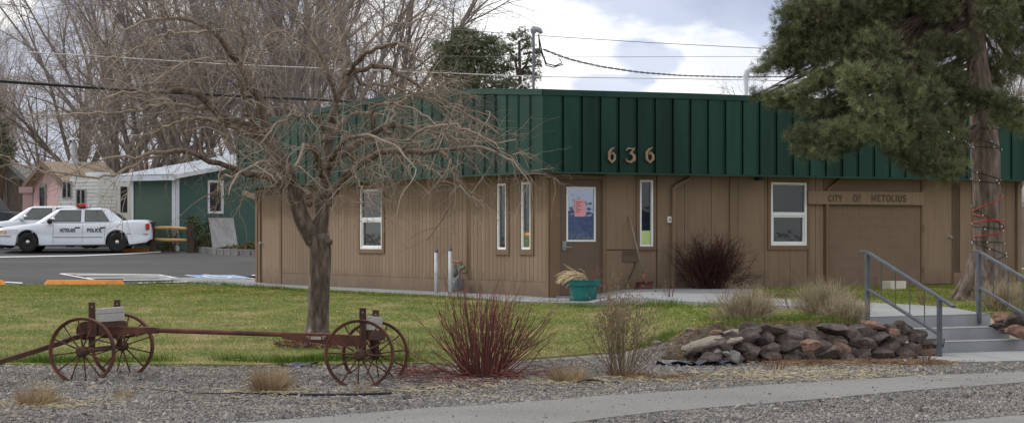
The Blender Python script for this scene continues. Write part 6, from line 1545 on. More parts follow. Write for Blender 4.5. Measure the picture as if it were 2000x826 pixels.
ph, q_ = gable_house('small pink house with tan gable roof and metal chimney pipe', 'pink_house', Lk, (.44, -.90), 6.5, (.90, .44), 2.1, at(0, 362, 101).z-gz(*Lk), at(0, 322, 99).z-gz(*Lk), 'pink_wall', 'tan_roof', 'wood_edge')
g = Geo(); cz = at(0, 322, 100).z-gz(*Lk)
g.tube([q_(3.6, 1.0, cz-1), q_(3.6, 1.0, cz+.95)], .15, 12); g.lathe([(.15, 0), (.26, .02), (.26, .25), (.16, .42)], q_(3.6, 1.0, cz-.2), 14); g.lathe([(.26, 0), (.30, .03), (.12, .14), (0, .16)], q_(3.6, 1.0, cz+1.05), 14); g.tube([q_(3.6, 1.0, cz+.9), q_(3.6, 1.0, cz+1.1)], .05, 6); g.build('chimney', MAT['white_paint'], ph)
z_ = at(0, 385, 99).z-gz(*Lk)
g = Geo(); quad_box(g, [q_(1.5, -.01, z_-1.0), q_(2.6, -.01, z_-1.0), q_(2.6, -.01, z_+.6), q_(1.5, -.01, z_+.6)], .05); wf = g.build('window', MAT['gable_grey'], ph); g = Geo(); quad_box(g, [q_(1.65, -.07, z_-.8), q_(2.45, -.07, z_-.8), q_(2.45, -.07, z_+.45), q_(1.65, -.07, z_+.45)], .02); g.build('pane', MAT['interior_dark'], wf)
g = Geo(); a_ = at(44, 0, 100) ; xw = [at(44, 0, 100).x, at(68, 0, 100).x]; zz_ = at(0, 377, 100).z; zg0 = gz(xw[0], 100)
g.box(0, xw[1]-xw[0]-.1, 0, .2, 0, zz_-zg0); g.box(-.15, xw[1]-xw[0]-.08, -.1, .3, zz_-zg0+.002, zz_-zg0+.28)
an = g.build('garden_wall', MAT['pink_wall'], None, loc=(xw[0], 100, zg0)); _props(an, 'low pink wall with pale cap left of the pink house', 'wall')
Lg = np.array(at(-16, 0, 118))[:2]
gh, q2 = gable_house('grey shed with a small grey gable above brown boards at far left', 'old_shed', Lg, (1, .05), 1.75, (-.05, 1), 5, at(0, 350, 118).z-gz(*Lg), at(0, 321, 118).z-gz(*Lg), 'old_wood', 'grey_roof', 'gable_grey', 'gable_grey')
g = Geo(); quad_box(g, [q2(.1, -.01, 1.2), q2(.75, -.01, 1.2), q2(.75, -.01, 2.4), q2(.1, -.01, 2.4)], .03); g.build('window', MAT['interior_dark'], gh)
Ly = np.array(at(28, 0, 135))[:2]
yh, _ = gable_house('yellow cottage wall glimpsed between the grey shed and the pink house', 'yellow_house', Ly, (1, -.1), 3.2, (.1, 1), 5, at(0, 362, 135).z-gz(*Ly), at(0, 345, 135).z-gz(*Ly), 'yellow_wall', 'grey_roof', 'gable_grey')
Lt = np.array(at(236, 0, 118))[:2]
th_, _ = gable_house('tan roofed house far behind the shed and the camper', 'tan_house', Lt, (.1, 1), 6, (1, -.1), 2.5, at(0, 352, 118).z-gz(*Lt), at(0, 320, 118).z-gz(*Lt), 'pink_wall', 'tan_roof', 'wood_edge')
# fence beyond the right end of the building
fx = at(1984, 0, 62).x
fn = thing('board_fence', 'weathered grey board fence beyond the right end of the building', 'fence', (fx, 62, gz(fx, 62)))
g = Geo()
for i in range(14): g.box(i*.155, i*.155+.145, 0, .02, .02, 1.75+.02*math.sin(i*3.))
g.build('boards', MAT['fence_grey'], fn)
g = Geo(); g.box(0, 2.2, .03, .07, .4, .5); g.box(0, 2.2, .03, .07, 1.3, 1.4); g.build('rails', MAT['fence_grey'], fn)
g = Geo(); 
hx = at(1990, 0, 80).x
hs, _ = gable_house('distant pale roofed house at the right picture edge beyond the fence', 'distant_house', (hx, 80), (1, .05), 4, (-.05, 1), 6, 2.0, 2.9, 'camper_cream', 'grey_roof', 'white_paint')

# ------------------------------------------------------------------ overhead wires
def wire(pts, r, m, label, n=60, twist=False, name='power_line'):
    P = np.array([tuple(at(a, b, Y)) for a, b, Y in pts]); Q, _ = resample(P, np.zeros(len(P)), n)
    o_ = Q[0].copy(); Q = Q-o_
    g = Geo()
    if twist:
        u = np.linspace(0, 1, n*6); Q2 = np.stack([np.interp(u, np.linspace(0, 1, n), Q[:, k]) for k in range(3)], 1); ph_ = u*n*3.
        for s_ in (0, PI): 
            q = Q2.copy(); q[:, 1] += r*1.3*np.cos(ph_+s_); q[:, 2] += r*1.3*np.sin(ph_+s_); g.tube(q, r, 4)
    else: g.tube(Q, r, 5)
    o = g.build(name, MAT[m], None, smooth=True, loc=o_, fix=False); _props(o, label, 'wire'); return o
wire([(1061, 97, 42), (1110, 116, 45), (1170, 130, 49), (1250, 142, 54), (1330, 148, 60), (1440, 151, 68), (1560, 150, 76), (1700, 140, 86)], .011, 'wire_black', 'twisted service cable sagging from the mast to the right', twist=True)
wire([(200, -4, 70), (500, 25, 68), (800, 52, 66), (1050, 70, 64), (1270, 84, 63), (1490, 95, 62), (1750, 106, 60), (2060, 116, 58)], .010, 'wire_grey', 'topmost thin wire crossing the sky behind the mast')
wire([(-30, 97, 60), (220, 112, 60), (440, 126, 60), (870, 143, 60), (1040, 150, 60), (1500, 157, 58), (1750, 168, 56), (2040, 194, 54)], .013, 'wire_light', 'pale wire crossing low behind the mast and the evergreens')
wire([(860, 110, 75), (1060, 112, 75), (1440, 111, 75), (1800, 112, 75)], .008, 'wire_grey', 'thin level wire passing in front of the round cloud', twist=False)
wire([(-30, 157, 48), (100, 166, 49), (230, 175, 50), (330, 181, 51), (470, 188, 52), (600, 194, 53), (700, 200, 54)], .034, 'wire_black', 'thick black cable sloping from the left picture edge into the trees')
# ------------------------------------------------------------------ steps, rails, rocks
SL = np.array((4.37, 27.26)); sf = NB; sr = UB
st = thing('concrete_steps', 'three broad pale concrete steps leading up to the walkway', 'steps', (SL[0], SL[1], -.40), math.atan2(sr[1], sr[0]))
TR_, RI = .36, .15
for k in range(3):
    zt_ = .105-.15*k+.40
    g = Geo(); W_ = 2.12
    g.box(-.05, W_, -TR_*(k)-.0, .30 if k == 0 else -TR_*(k-1)+.02, -.1, zt_-.012)
    o = g.build('riser', MAT['riser_concrete'], st)
    g = Geo(); g.box(-.05, W_+.001, -TR_*k-.003, .34 if k == 0 else -TR_*(k-1)+.018, zt_-.012, zt_); g.build('tread', MAT['concrete'], o, bevel=.006)
def rail(base, label):
    b0 = np.array(base); lo_ = b0+sf*1.36; zb0 = .085; zb1 = -.36
    zt0 = at(0, 492, 27.3).z; zt1 = at(0, 581, 26.1).z
    t = thing('handrail', label, 'handrail', (b0[0], b0[1], zb0))
    def L(p, z): return (p[0]-b0[0], p[1]-b0[1], z-zb0)
    d = lo_-b0
    sl = (zt1-zt0)/np.linalg.norm(d)
    g = Geo(); g.bar(L(b0, zb0-.1), L(b0, zt0-.02), .05, .05, up=(sf[0], sf[1], 0)); g.build('post', MAT['rail_steel'], t, bevel=.004)
    g = Geo(); g.bar(L(lo_, zb1-.1), L(lo_, zt1-.02), .05, .05, up=(sf[0], sf[1], 0)); g.build('post', MAT['rail_steel'], t, bevel=.004)
    e = lo_+d/np.linalg.norm(d)*.26
    g = Geo(); g.bar(L(b0-.0*d, zt0+.0), L(e, zt1+sl*.26), .055, .035); g.bar(L(b0-sf*.14, zt0+.003), L(b0+sf*.02, zt0+.004), .054, .034); g.build('top_rail', MAT['rail_steel'], t, bevel=.005)
    g = Geo(); za, zb_ = zt0-.46, zt1-.44; g.bar(L(b0, za), L(lo_, zb_), .045, .03); g.build('lower_rail', MAT['rail_steel'], t, bevel=.004)
    for u in (.2, .4, .6, .8):
        p = b0+d*u; g = Geo(); g.tube([L(p, za+(zb_-za)*u), L(p, zt0+(zt1-zt0)*u)], .007, 6); g.build('baluster', MAT['rod_steel'], t)
rail((4.45, 27.30), 'grey steel handrail on the left side of the concrete steps')
rail(tuple(np.array((4.45, 27.30))+UB*1.83), 'grey steel handrail on the right side of the steps, cut by the picture edge')

from mathutils import noise
def rock_mesh(sz, seed, sub=2):
    bm = bmesh.new(); bmesh.ops.create_icosphere(bm, subdivisions=sub, radius=1)
    r_ = random.Random(seed); off = Vector((r_.random()*50, r_.random()*50, r_.random()*50))
    cuts = []
    for k in range(11):
        n = Vector((r_.gauss(0, 1), r_.gauss(0, 1), r_.gauss(0, 1))).normalized(); cuts.append((n, r_.uniform(.50, .80)))
    for v_ in bm.verts:
        p = v_.co.copy()
        for n, d in cuts:
            q = p.dot(n)
            if q > d: p -= n*(q-d)*.98
        p *= 1.12+.16*noise.noise(p*1.7+off)+.09*noise.noise(p*4.5+off)+.04*noise.noise(p*11+off)
        v_.co = Vector((p.x*sz[0], p.y*sz[1], p.z*sz[2]))
    me = bpy.data.meshes.new('rock'); bm.to_mesh(me); bm.free()
    for p in me.polygons: p.use_smooth = False
    return me
def rock(px, py, wpx, hpx, Y, m, label, seed, group='lava rocks stacked in the low retaining wall', cat='rock', rz=None, name='rock', sub=3):
    s_ = Y/F; sz = (wpx*s_/2*1.04, max(wpx, hpx)*s_/2*.75, hpx*s_/2*1.08)
    me = rock_mesh(sz, seed, sub); me.materials.append(MAT[m])
    o = bpy.data.objects.new(name, me); COL.objects.link(o); c = at(px, py, Y); o.location = c
    o.rotation_euler = (random.Random(seed).uniform(-.2, .2), random.Random(seed+1).uniform(-.22, .22), rz if rz is not None else random.Random(seed+2).uniform(-.3, .3))
    _props(o, label, cat, group); return o
def wally(px):
    X = (px-1000)*25.6/F; return 25.0+(X-2.35)*.53
rr_ = random.Random(11)
def course(nm, px0, px1, pyf, wr, hr, dy, reds=(), greys=()):
    px = px0; i = 0
    while px < px1:
        w_ = rr_.uniform(*wr); h_ = rr_.uniform(*hr); c = px+w_/2
        m = 'rock_red' if i in reds else 'rock_grey' if i in greys else 'rock_dark'
        col = {'rock_red': 'reddish', 'rock_grey': 'grey', 'rock_dark': 'dark brown'}[m]
        rock(c, pyf(c)+rr_.uniform(-3, 3), w_+6, h_, wally(c)+dy, m, f'{col} lava rock, {ORD[i]} from the left in the {nm} course left of the steps', 100+i*7+int(px0)+int(dy*100))
        px += w_*.93; i += 1
course('bottom', 1362, 1826, lambda p: 699-.012*(p-1400)+6*math.sin(p*.05), (32, 58), (24, 34), .02, (), ())
course('second', 1372, 1806, lambda p: 680-.010*(p-1400)+5*math.sin(p*.043+1), (34, 62), (24, 34), .12, (5,), ())
course('third', 1410, 1785, lambda p: 663-.008*(p-1400)+5*math.sin(p*.05+2), (32, 62), (24, 36), .22, (), ())
course('top', 1448, 1758, lambda p: 649-.010*(p-1400)+5*math.sin(p*.047+4), (34, 66), (22, 34), .32, (), ())
rock(1705, 634, 44, 18, 26.3, 'rock_red', 'small reddish rock perched on top of the rock wall beside the handrail', 901)
rock(1645, 643, 28, 14, 26.1, 'rock_red', 'small salmon coloured rock capping the middle of the rock wall', 902)
rock(1745, 650, 24, 22, 26.2, 'rock_red', 'orange brown rock standing near the right end of the rock wall', 903)
rock(1398, 648, 26, 12, 25.7, 'rock_red', 'small reddish rock on the tan slab at the left end of the wall', 904)
rock(1583, 672, 40, 24, 25.3, 'rock_red', 'rounded salmon rock in the face of the wall above the orange litter', 905)
rock(1436, 697, 26, 26, 24.8, 'rock_grey', 'pale grey chunk leaning at the foot of the rock wall', 906)
rock(1420, 690, 18, 12, 24.7, 'rock_grey', 'small pale grey stone beside the plastic sheet', 907)
rock(1402, 686, 14, 9, 24.8, 'rock_grey', 'smallest pale stone next to the blue plastic sheet', 908)
rock(1353, 645, 26, 13, 26.0, 'rock_grey', 'pale rock lying in the grass left of the tan slab', 909, 'loose rocks')
rock(1282, 668, 20, 12, 25.2, 'rock_grey', 'small pale rock at the lawn edge behind the twiggy tan bush', 910, 'loose rocks')
rock(1392, 669, 112, 30, 25.35, 'slab_tan', 'large flat tan slab at the left end of the rock wall', 911, 'tan slabs', 'slab', .25).rotation_euler = (.05, -.20, .2)
rock(1440, 655, 90, 22, 25.75, 'slab_tan', 'second flat tan slab behind the left end of the rock wall', 912, 'tan slabs', 'slab', .2).rotation_euler = (.05, -.1, .2)
rock(1958, 622, 42, 26, 28.0, 'rock_red', 'reddish brown rock on top of the pile right of the steps', 913, 'rocks right of the steps')
rock(1992, 626, 56, 32, 27.7, 'rock_dark', 'big brown rock right of the steps at the picture edge', 914, 'rocks right of the steps')
rock(1950, 637, 36, 16, 27.9, 'rock_dark', 'flat dark rock wedged beside the top step', 915, 'rocks right of the steps')
rock(1990, 650, 50, 26, 27.4, 'rock_red', 'brown rock low beside the middle step at the picture edge', 916, 'rocks right of the steps')
rock(1966, 646, 26, 14, 27.6, 'rock_dark', 'small dark rock under the flat one beside the steps', 917, 'rocks right of the steps')

# dark plastic sheet showing at the wall foot and by the lawn edge
def tarp(px, py, w_, d_, label, seed, rz=0.):
    y = 24.75 if px > 1000 else G(px, py)[1]; x = (px-1000)*y/F; g = Geo(); n, m_ = 14, 8; v = []
    for j in range(m_):
        for i in range(n):
            a = (i/(n-1)-.5)*w_; b = (j/(m_-1)-.5)*d_
            ed = .75+.25*noise.noise(Vector((i*.6, seed, 0)))
            b *= ed
            z = .03+.045*noise.noise(Vector((a*7, b*11, seed)))+.02*math.sin(a*14+b*9)
            xx, yy = x+a*math.cos(rz)-b*math.sin(rz), y+a*math.sin(rz)+b*math.cos(rz)
            v.append((xx-x, yy-y, gz(xx, yy)-gz(x, y)+max(z, -.01)))
    g.add(v, [(j*n+i, j*n+i+1, (j+1)*n+i+1, (j+1)*n+i) for j in range(m_-1) for i in range(n-1)])
    o = g.build('plastic_sheet', MAT['tarp'], None, smooth=True, loc=(x, y, gz(x, y)), fix=False)
    _props(o, label, 'plastic sheet', 'scraps of dark plastic sheet'); return o
tarp(1365, 696, .62, .30, 'dark blue plastic sheet crumpled at the left foot of the rock wall', 3, .1)
tarp(1395, 706, .50, .18, 'smaller plastic flap in front of the crumpled dark sheet', 8, .05)
tarp(1320, 690, .45, .16, 'flat grey strip of plastic left of the rock wall', 14, .1)
tarp(585, 716, .42, .20, 'dark plastic scrap on the gravel beside the lawn edge, left of the right wheels', 21, .05)

# ------------------------------------------------------------------ shrubs and grasses
def shrub(name, label, px, py, n, spread, L, ang, rad, m, kids=(), Y=None, seeds=None, group=None, base=.1, droop=-.03, wander=.06, seg=8, cat='shrub', flat=1.):
    x, y = G(px, py)
    if Y: y = Y; x = (px-1000)*Y/F
    z = gz(x, y)
    az = rng.uniform(0, 2*PI, n); tl = R(1)*np.clip(np.abs(rng.normal(0, ang, n)), 0, 85)
    d = np.stack([np.sin(tl)*np.cos(az), np.sin(tl)*np.sin(az)*flat, np.cos(tl)], 1)
    b_ = rng.uniform(0, base, n)
    p = np.stack([b_*np.cos(az), b_*np.sin(az), np.full(n, -.02)], 1)
    ln = rng.uniform(L[0], L[1], n)[:, None]/(seg-1); pts = [p]
    for k in range(seg-1):
        d = unit(d+rng.normal(size=d.shape)*wander+np.array((0, 0, -droop))); p = p+d*ln; pts.append(p)
    P = np.stack(pts, 1); r_ = rng.uniform(rad[0], rad[1], n)[:, None]*np.linspace(1, .45, seg)[None]
    t = thing(name, label, cat, (x, y, z), 0, group)
    g = Geo(); g.tubes(P, r_, 5, cap=False); ends = [P]
    Q, q_ = P, r_
    for (per, LL, aa, rd, u0, dr) in kids:
        Q, q_ = grow(Q, q_, per, 5, LL, aa, rd, u0=u0, droop=dr, wander=.10, tipr=.5)
        g.tubes(Q, q_, 3, cap=False); ends.append(Q)
    g.build('stems', MAT[m], t, smooth=True, fix=False)
    if seeds:
        mm, share, size = seeds; g = Geo(); buds(g, ends[-1], share, size); g.build('seed_heads', MAT[mm], t, fix=False)
    return t
# red twig dogwood and its fallen twigs
shrub('red_twig_bush', 'bush of upright dark red stems right of the wagon wheels', 940, 737, 140, .7, (.54, 1.0), 43, (.0055, .0095), 'red_stem', kids=((2, (.18, .42), (12, 30), (.0035, .0055), .35, -.04), (1, (.08, .2), (15, 40), (.002, .003), .3, 0)), base=.20, wander=.085, droop=-.075, flat=.8)
x, y = G(920, 733); g = Geo(); n = 130
px_ = rng.uniform(770, 1080, n); py_ = rng.normal(737, 8, n); py_ = np.clip(py_, 718, 762)
c = np.array([G(a, b) for a, b in zip(px_, py_)]); a = rng.normal(0, .5, n)+np.where(rng.random(n) < .5, 0, PI); l = rng.uniform(.05, .42, n)
z0 = zg(c[:, 0], c[:, 1])+rng.uniform(.01, .07, n)
P = np.stack([np.stack([c[:, 0]-x+np.cos(a)*l*k, c[:, 1]-y+np.sin(a)*l*k*.6, z0+rng.normal(0, .015, n)-gz(x, y)], 1) for k in (-.5, 0, .5)], 1)
g.tubes(P, np.tile([.0042, .0042, .003], (n, 1)), 4, cap=False)
o = g.build('fallen_twigs', MAT['red_stem'], None, loc=(x, y, gz(x, y)), kind='stuff', fix=False)
# bending red canes left of it, in front of the right wheels
shrub('red_twig_bush', 'low sprig of bent red canes between the wagon wheels and the large red bush', 800, 726, 14, .3, (.2, .5), 55, (.003, .005), 'red_stem', kids=((2, (.08, .2), (15, 40), (.002, .003), .4, 0),), base=.1)
shrub('seed_bush', 'airy tan bush with brown seed heads between the red bush and the rock wall', 1215, 737, 70, .5, (.45, .95), 27, (.0032, .0055), 'tan_stem', kids=((5, (.12, .34), (15, 40), (.0018, .0028), .3, -.03), (3, (.04, .12), (20, 50), (.0012, .0018), .3, 0)), seeds=('dry_seed', .5, .0085), base=.13, wander=.05, flat=.8)
shrub('barberry_bush', 'dense dark red leafless bush against the tan wall', 1388, 571, 190, .9, (.55, 1.02), 38, (.004, .008), 'dark_red_stem', kids=((6, (.15, .42), (20, 50), (.0028, .0045), .3, .02), (4, (.06, .18), (20, 60), (.0020, .003), .2, .02)), base=.28, Y=40.2, droop=-.07, wander=.10, flat=.7)
def clump(name, label, px, py, n, L, ang, m, wd=.005, group=None, base=.12, Y=None, lean=(0, 0), cat='grass clump', droop=.16, seg=5):
    x, y = G(px, py)
    if Y: y = Y; x = (px-1000)*Y/F
    z = gz(x, y); az = rng.uniform(0, 2*PI, n); tl = R(1)*np.clip(np.abs(rng.normal(0, ang, n)), 0, 88)
    d = np.stack([np.sin(tl)*np.cos(az)+lean[0], np.sin(tl)*np.sin(az)+lean[1], np.cos(tl)], 1)
    b_ = base*np.sqrt(rng.random(n)); p = np.stack([b_*np.cos(az), b_*np.sin(az), np.full(n, .0)], 1)
    ln = rng.uniform(L[0], L[1], n)[:, None]/(seg-1); pts = [p]
    for k in range(seg-1):
        d = unit(d+rng.normal(size=d.shape)*.08+np.array((0, 0, -droop*(k+1)/seg))); p = p+d*ln; pts.append(p)
    P = np.stack(pts, 1); g = Geo()
    g.tubes(P, np.full(n, wd)[:, None]*np.linspace(1, .25, seg)[None], 3, cap=False)
    o = g.build(name, MAT[m], None, loc=(x, y, z), fix=False); _props(o, label, cat, group); return o
GC = 'dry grass clumps on the gravel'
clump('grass_clump', 'dry tan grass clump on the gravel between the wagon wheels', 528, 766, 800, (.12, .31), 40, 'dry_grass', .0026, GC, .13)
clump('grass_clump', 'flattened dry grass clump on the gravel at the lower left corner', 72, 792, 480, (.10, .26), 48, 'dry_grass', .0026, GC, .15)
clump('grass_clump', 'small dry grass tuft below the left wagon wheels', 242, 776, 110, (.05, .12), 45, 'dry_grass', .0022, GC, .08)
clump('grass_clump', 'dull brown grass clump between the red bush and the seed bush', 1108, 746, 520, (.08, .22), 46, 'dry_grass', .0026, GC, .17)
clump('grass_clump', 'orange brown dead growth around the foot of the seed bush', 1230, 737, 300, (.04, .12), 50, 'litter', .0026, GC, .26)
clump('grass_clump', 'thin dead weeds in front of the right wagon wheels', 706, 765, 60, (.06, .15), 30, 'dry_grass', .002, GC, .08)
SG = 'dry twiggy bushes along the walkway'
def sage(label, px, py, Y, w_, h_, n, m='sage', m2=None):
    return shrub('dry_bush', label, px, py, int(n*2.5), w_, (h_*.5, h_*1.05), 33, (.0025, .0045), m, kids=((5, (h_*.2, h_*.5), (15, 45), (.0018, .0026), .3, -.02), (3, (h_*.08, h_*.22), (20, 50), (.0013, .0018), .2, 0)), base=w_*.35, group=SG, Y=Y, wander=.10, droop=.0)
sage('rounded dry tan bush behind the left end of the rock wall', 1458, 640, 26.8, .62, .42, 120)
sage('tall dry tan bush at the edge of the walkway, middle of the three', 1610, 612, 28.4, .68, .46, 120)
sage('grey green dry bush right behind the rock wall beside the handrail', 1652, 634, 27.0, .56, .30, 100)
sage('grey brown dry bush at the foot of the pine by the right handrail', 1962, 606, 30.0, .62, .42, 110)
RG = 'bare rose canes along the walk'
def rose(label, px, py, Y, h_, n=8):
    return shrub('rose_bush', label, px, py, n, .3, (h_*.6, h_), 30, (.004, .007), 'rose_stem', kids=((2, (h_*.2, h_*.45), (20, 50), (.003, .004), .4, 0), (2, (h_*.06, h_*.15), (20, 60), (.0018, .0025), .3, 0)), base=.06, group=RG, Y=Y)
rose('bare rose canes at the walkway edge left of the dark red bush', 1310, 597, 35.0, .36)
rose('bare rose canes left of the rounded dry bush', 1418, 600, 33.5, .34, 6)
rose('bare rose canes between the dry bushes on the walk', 1545, 612, 30.0, .40, 8)
rose('bare rose canes standing below the city sign window', 1528, 600, 34.5, .30, 5)
rose('bare rose canes left of the white bucket', 1705, 580, 35.5, .42, 7)
rose('bare rose canes right of the white bucket behind the handrail', 1808, 605, 31.5, .36, 9)
rose('bare rose canes behind the handrail top post', 1665, 592, 33.5, .30, 5)
rose('small brown twiggy shrub in the gravel before the rock wall', 1515, 733, 23.9, .24, 14)
rose('low brown twigs at the foot of the left handrail', 1808, 716, 25.2, .26, 14)
rose('scrubby brown twigs by the rock wall litter', 1590, 722, 24.6, .15, 8)
# leafy climber by the rail fence and ground cover in the planter
def leafy(name, label, blobs, m, n, size, px, py, Y, cat='shrub', kind=None):
    x = (px-1000)*Y/F; z = gz(x, Y); s = Y/F; C = []
    for bx_, by_, rx, ry in blobs:
        k = int(n*rx*ry/1000); q = unit(rng.normal(size=(k, 3)))*(rng.uniform(.2, 1, k)**.5)[:, None]*np.array((rx*s, rx*s*.6, ry*s))
        C.append(q+np.array(((bx_-px)*s, 0, H-(by_-HZ)*s-z)))
    C = np.concatenate(C); K = len(C); u = unit(rng.normal(size=(K, 3)))*size; w_ = unit(np.cross(u, rng.normal(size=(K, 3))))*size*.55
    v = np.stack([C-u, C+w_, C+u, C-w_], 1).reshape(-1, 3)
    if kind: g = Geo(); g.add(v, np.arange(4*K).reshape(-1, 4)); o = g.build(name, MAT[m], None, loc=(x, Y, z), kind=kind, fix=False); return o
    t = thing(name, label, cat, (x, Y, z)); g = Geo(); g.add(v, np.arange(4*K).reshape(-1, 4)); g.build('leaves', MAT[m], t, fix=False)
    b = rng.normal(size=(14, 3))*np.array((.18, .1, 0)); g = Geo(); tips = C[rng.integers(0, K, 14)]
    g.tubes(np.stack([b, (b+tips)/2+rng.normal(size=(14, 3))*.06, tips], 1), np.tile([.018, .012, .005], (14, 1)), 4); g.build('stems', MAT['rose_stem'], t, fix=False)
    return t
leafy('leafy_shrub', 'dark green leafy shrub between the rail fence and the plywood sheet', [(378, 440, 20, 20), (388, 460, 26, 24), (392, 480, 24, 16), (370, 428, 10, 10)], 'dark_leaf', 950, .040, 385, 488, 72.4)
leafy('leafy_shrub', 'low leafy shrub behind the bottom rail of the fence', [(335, 472, 22, 12), (345, 455, 14, 12), (322, 482, 22, 6)], 'dark_leaf', 800, .038, 335, 488, 72.9)
leafy('ground_cover', '', [(425, 492, 32, 5), (465, 485, 30, 8), (485, 480, 18, 9), (505, 486, 18, 8), (440, 488, 26, 6)], 'bronze_leaf', 1500, .045, 455, 494, 72.2, kind='stuff')

# ------------------------------------------------------------------ small things by the doors
px0, pw = 1141, 75
xp, yp = G(1140, 591); sp = yp/F
pot = thing('flower_pot', 'large teal plastic flower pot standing before the glazed door', 'flower pot', (xp, yp, gz(xp, yp)+.035))
R1 = 33.5*sp; hh = 41.*sp
g = Geo(); g.lathe([(0, 0), (R1*.66, 0), (R1*.72, .01), (R1*.74, .03), (R1*.84, hh*.70), (R1*.94, hh*.72), (R1*1.0, hh*.97), (R1*1.03, hh*.975), (R1*1.03, hh), (R1*.96, hh), (R1*.90, hh*.75), (R1*.80, hh*.72), (.0, hh*.72)], n=36); g.build('body', MAT['teal_pot'], pot, smooth=False)
g = Geo(); g.lathe([(0, -.002), (R1*.80, -.002), (R1*.86, .035), (R1*.83, .035), (R1*.78, .012), (0, .012)], n=36); g.build('saucer', MAT['teal_pot'], pot)
g = Geo(); g.lathe([(R1*.90, hh*.88), (0, hh*.91)], n=24); g.build('soil', MAT['soil'], pot)
# drooping dry plumes lying out of the pot to the left
n = 240; az = rng.normal(PI, .6, n); st_ = np.stack([rng.uniform(-.16, .10, n), rng.normal(0, .06, n), np.full(n, hh*.9)], 1)
d = np.stack([np.cos(az)*rng.uniform(.3, 1, n), np.sin(az)*.5, rng.uniform(.6, 1.6, n)], 1); d = unit(d); pts = [st_]; p = st_
ln_p = rng.uniform(.03, .072, n)
for k in range(6): d = unit(d+np.array((-.06, 0, -.27))+rng.normal(size=d.shape)*.06); p = p+d*ln_p[:, None]; pts.append(p)
g = Geo(); g.tubes(np.stack(pts, 1), np.tile(np.array([.002, .002, .0025, .004, .006, .0065, .003]), (n, 1)), 3, cap=False); fy = g.build('dried_plumes', MAT['plume'], None, loc=pot.location, fix=False); _props(fy, 'dry straw coloured plumes drooping out of the teal pot', 'dried plant')
g = Geo(); n = 22
b = np.stack([rng.normal(.14, .05, n), rng.normal(0, .04, n), np.full(n, hh*.9)], 1); e = b+np.stack([rng.normal(.07, .08, n), rng.normal(0, .05, n), rng.uniform(.1, .26, n)], 1)
g.tubes(np.stack([b, (b+e)/2+rng.normal(size=(n, 3))*.015, e], 1), np.tile([.003, .0025, .002], (n, 1)), 3, cap=False); buds(g, np.stack([b, e], 1), .6, .008)
sprig = g.build('dead_stems', MAT['rose_stem'], None, loc=pot.location, fix=False); _props(sprig, 'thin brown dead stems at the right side of the teal pot', 'dried plant')
# snow shovel leaning on the wall
def Bp(px, py, off): # world point on plane B offset outwards
    s_ = onB(px, off); p = W0+off*NB+s_*UB; return Vector((p[0], p[1], H-(py-HZ)*p[1]/F))
sh0 = Bp(1260, 573, .38)
shv = thing('snow_shovel', 'dark red snow shovel with long handle leaning by the mail slot', 'shovel', sh0)
a_, b_, c_ = Bp(1229, 422, .04)-sh0, Bp(1256, 535, .27)-sh0, Bp(1260, 552, .31)-sh0
g = Geo(); g.tube([tuple(a_), tuple(b_)], [.016, .018], 10); g.build('handle', MAT['handle_wood'], shv, smooth=True)
g = Geo(); g.tube([tuple(b_), tuple(b_.lerp(c_, .8))], [.022, .03], 10); g.build('ferrule', MAT['handle_red'], shv, smooth=True)
g = Geo(); n_ = 9; v = []
tl, tr_, bl_, br_ = [Bp(px, py, o)-sh0 for px, py, o in ((1243, 551, .32), (1277, 549, .32), (1243, 573, .46), (1276, 571, .46))]
for j in range(5):
    for i in range(n_):
        p = tl.lerp(tr_, i/(n_-1)).lerp(bl_.lerp(br_, i/(n_-1)), j/4); q = (i/(n_-1)-.5)*2
        bend = (1-q*q)*.05+.06*math.sin(PI*j/4)
        p = p+Vector((-NB[0]*bend, -NB[1]*bend, 0)); v.append(p)
F_ = [(j*n_+i, j*n_+i+1, (j+1)*n_+i+1, (j+1)*n_+i) for j in range(4) for i in range(n_-1)]
v2 = [p+Vector((-NB[0]*.006, -NB[1]*.006, 0)) for p in v]; m_ = len(v)
g.add([tuple(p) for p in v]+[tuple(p) for p in v2], F_+[tuple(m_+k for k in f[::-1]) for f in F_]); g.build('blade', MAT['shovel_blade'], shv, smooth=True)
# a cable hanging below the mail slot
g = Geo(); P = [tuple(Bp(px, py, .03)-sh0) for px, py in ((1241, 511), (1238, 525), (1230, 540), (1222, 556), (1221, 572))]; Q, _ = resample(np.array(P), np.zeros(5), 20); g.tube(Q, .007, 5)
cb = g.build('cable', MAT['wire_black'], None, smooth=True, loc=sh0, fix=False); _props(cb, 'thin dark cable hanging from under the mail slot', 'cable')
# bollards and gas meter before face A
def Ap(px, py, off):
    t_ = onA(px, off); p = W0+off*NA+t_*UA; return Vector((p[0], p[1], H-(py-HZ)*p[1]/F))
for i, (px, pt, off, lb) in enumerate(((852, 487, .62, 'left white pipe bollard with grey cap before the left facade'), (879.5, 484, .72, 'right white pipe bollard with grey cap in front of the gas meter'))):
    b = Ap(px, pt, off); z0 = gz(b.x, b.y)+.03; t = thing('bollard', lb, 'bollard', (b.x, b.y, z0), 0, 'white pipe bollards guarding the gas meter')
    hgt = b.z-z0; g = Geo(); g.tube([(0, 0, 0), (0, 0, hgt-.05)], .034, 16); g.build('pipe', MAT['bollard_white'], t, smooth=True)
    g = Geo(); g.lathe([(.036, -.06), (.038, -.02), (.03, .005), (0, .012)], (0, 0, hgt), 16); g.build('cap', MAT['meter_grey'], t)
mb = Ap(893, 572, .22); mt = thing('gas_meter', 'grey gas meter with green and copper pipe behind the right bollard', 'gas meter', (mb.x, mb.y, gz(mb.x, mb.y)+.03), RA)
def mz(py): return H-(py-HZ)*mb.y/F-(gz(mb.x, mb.y)+.03)
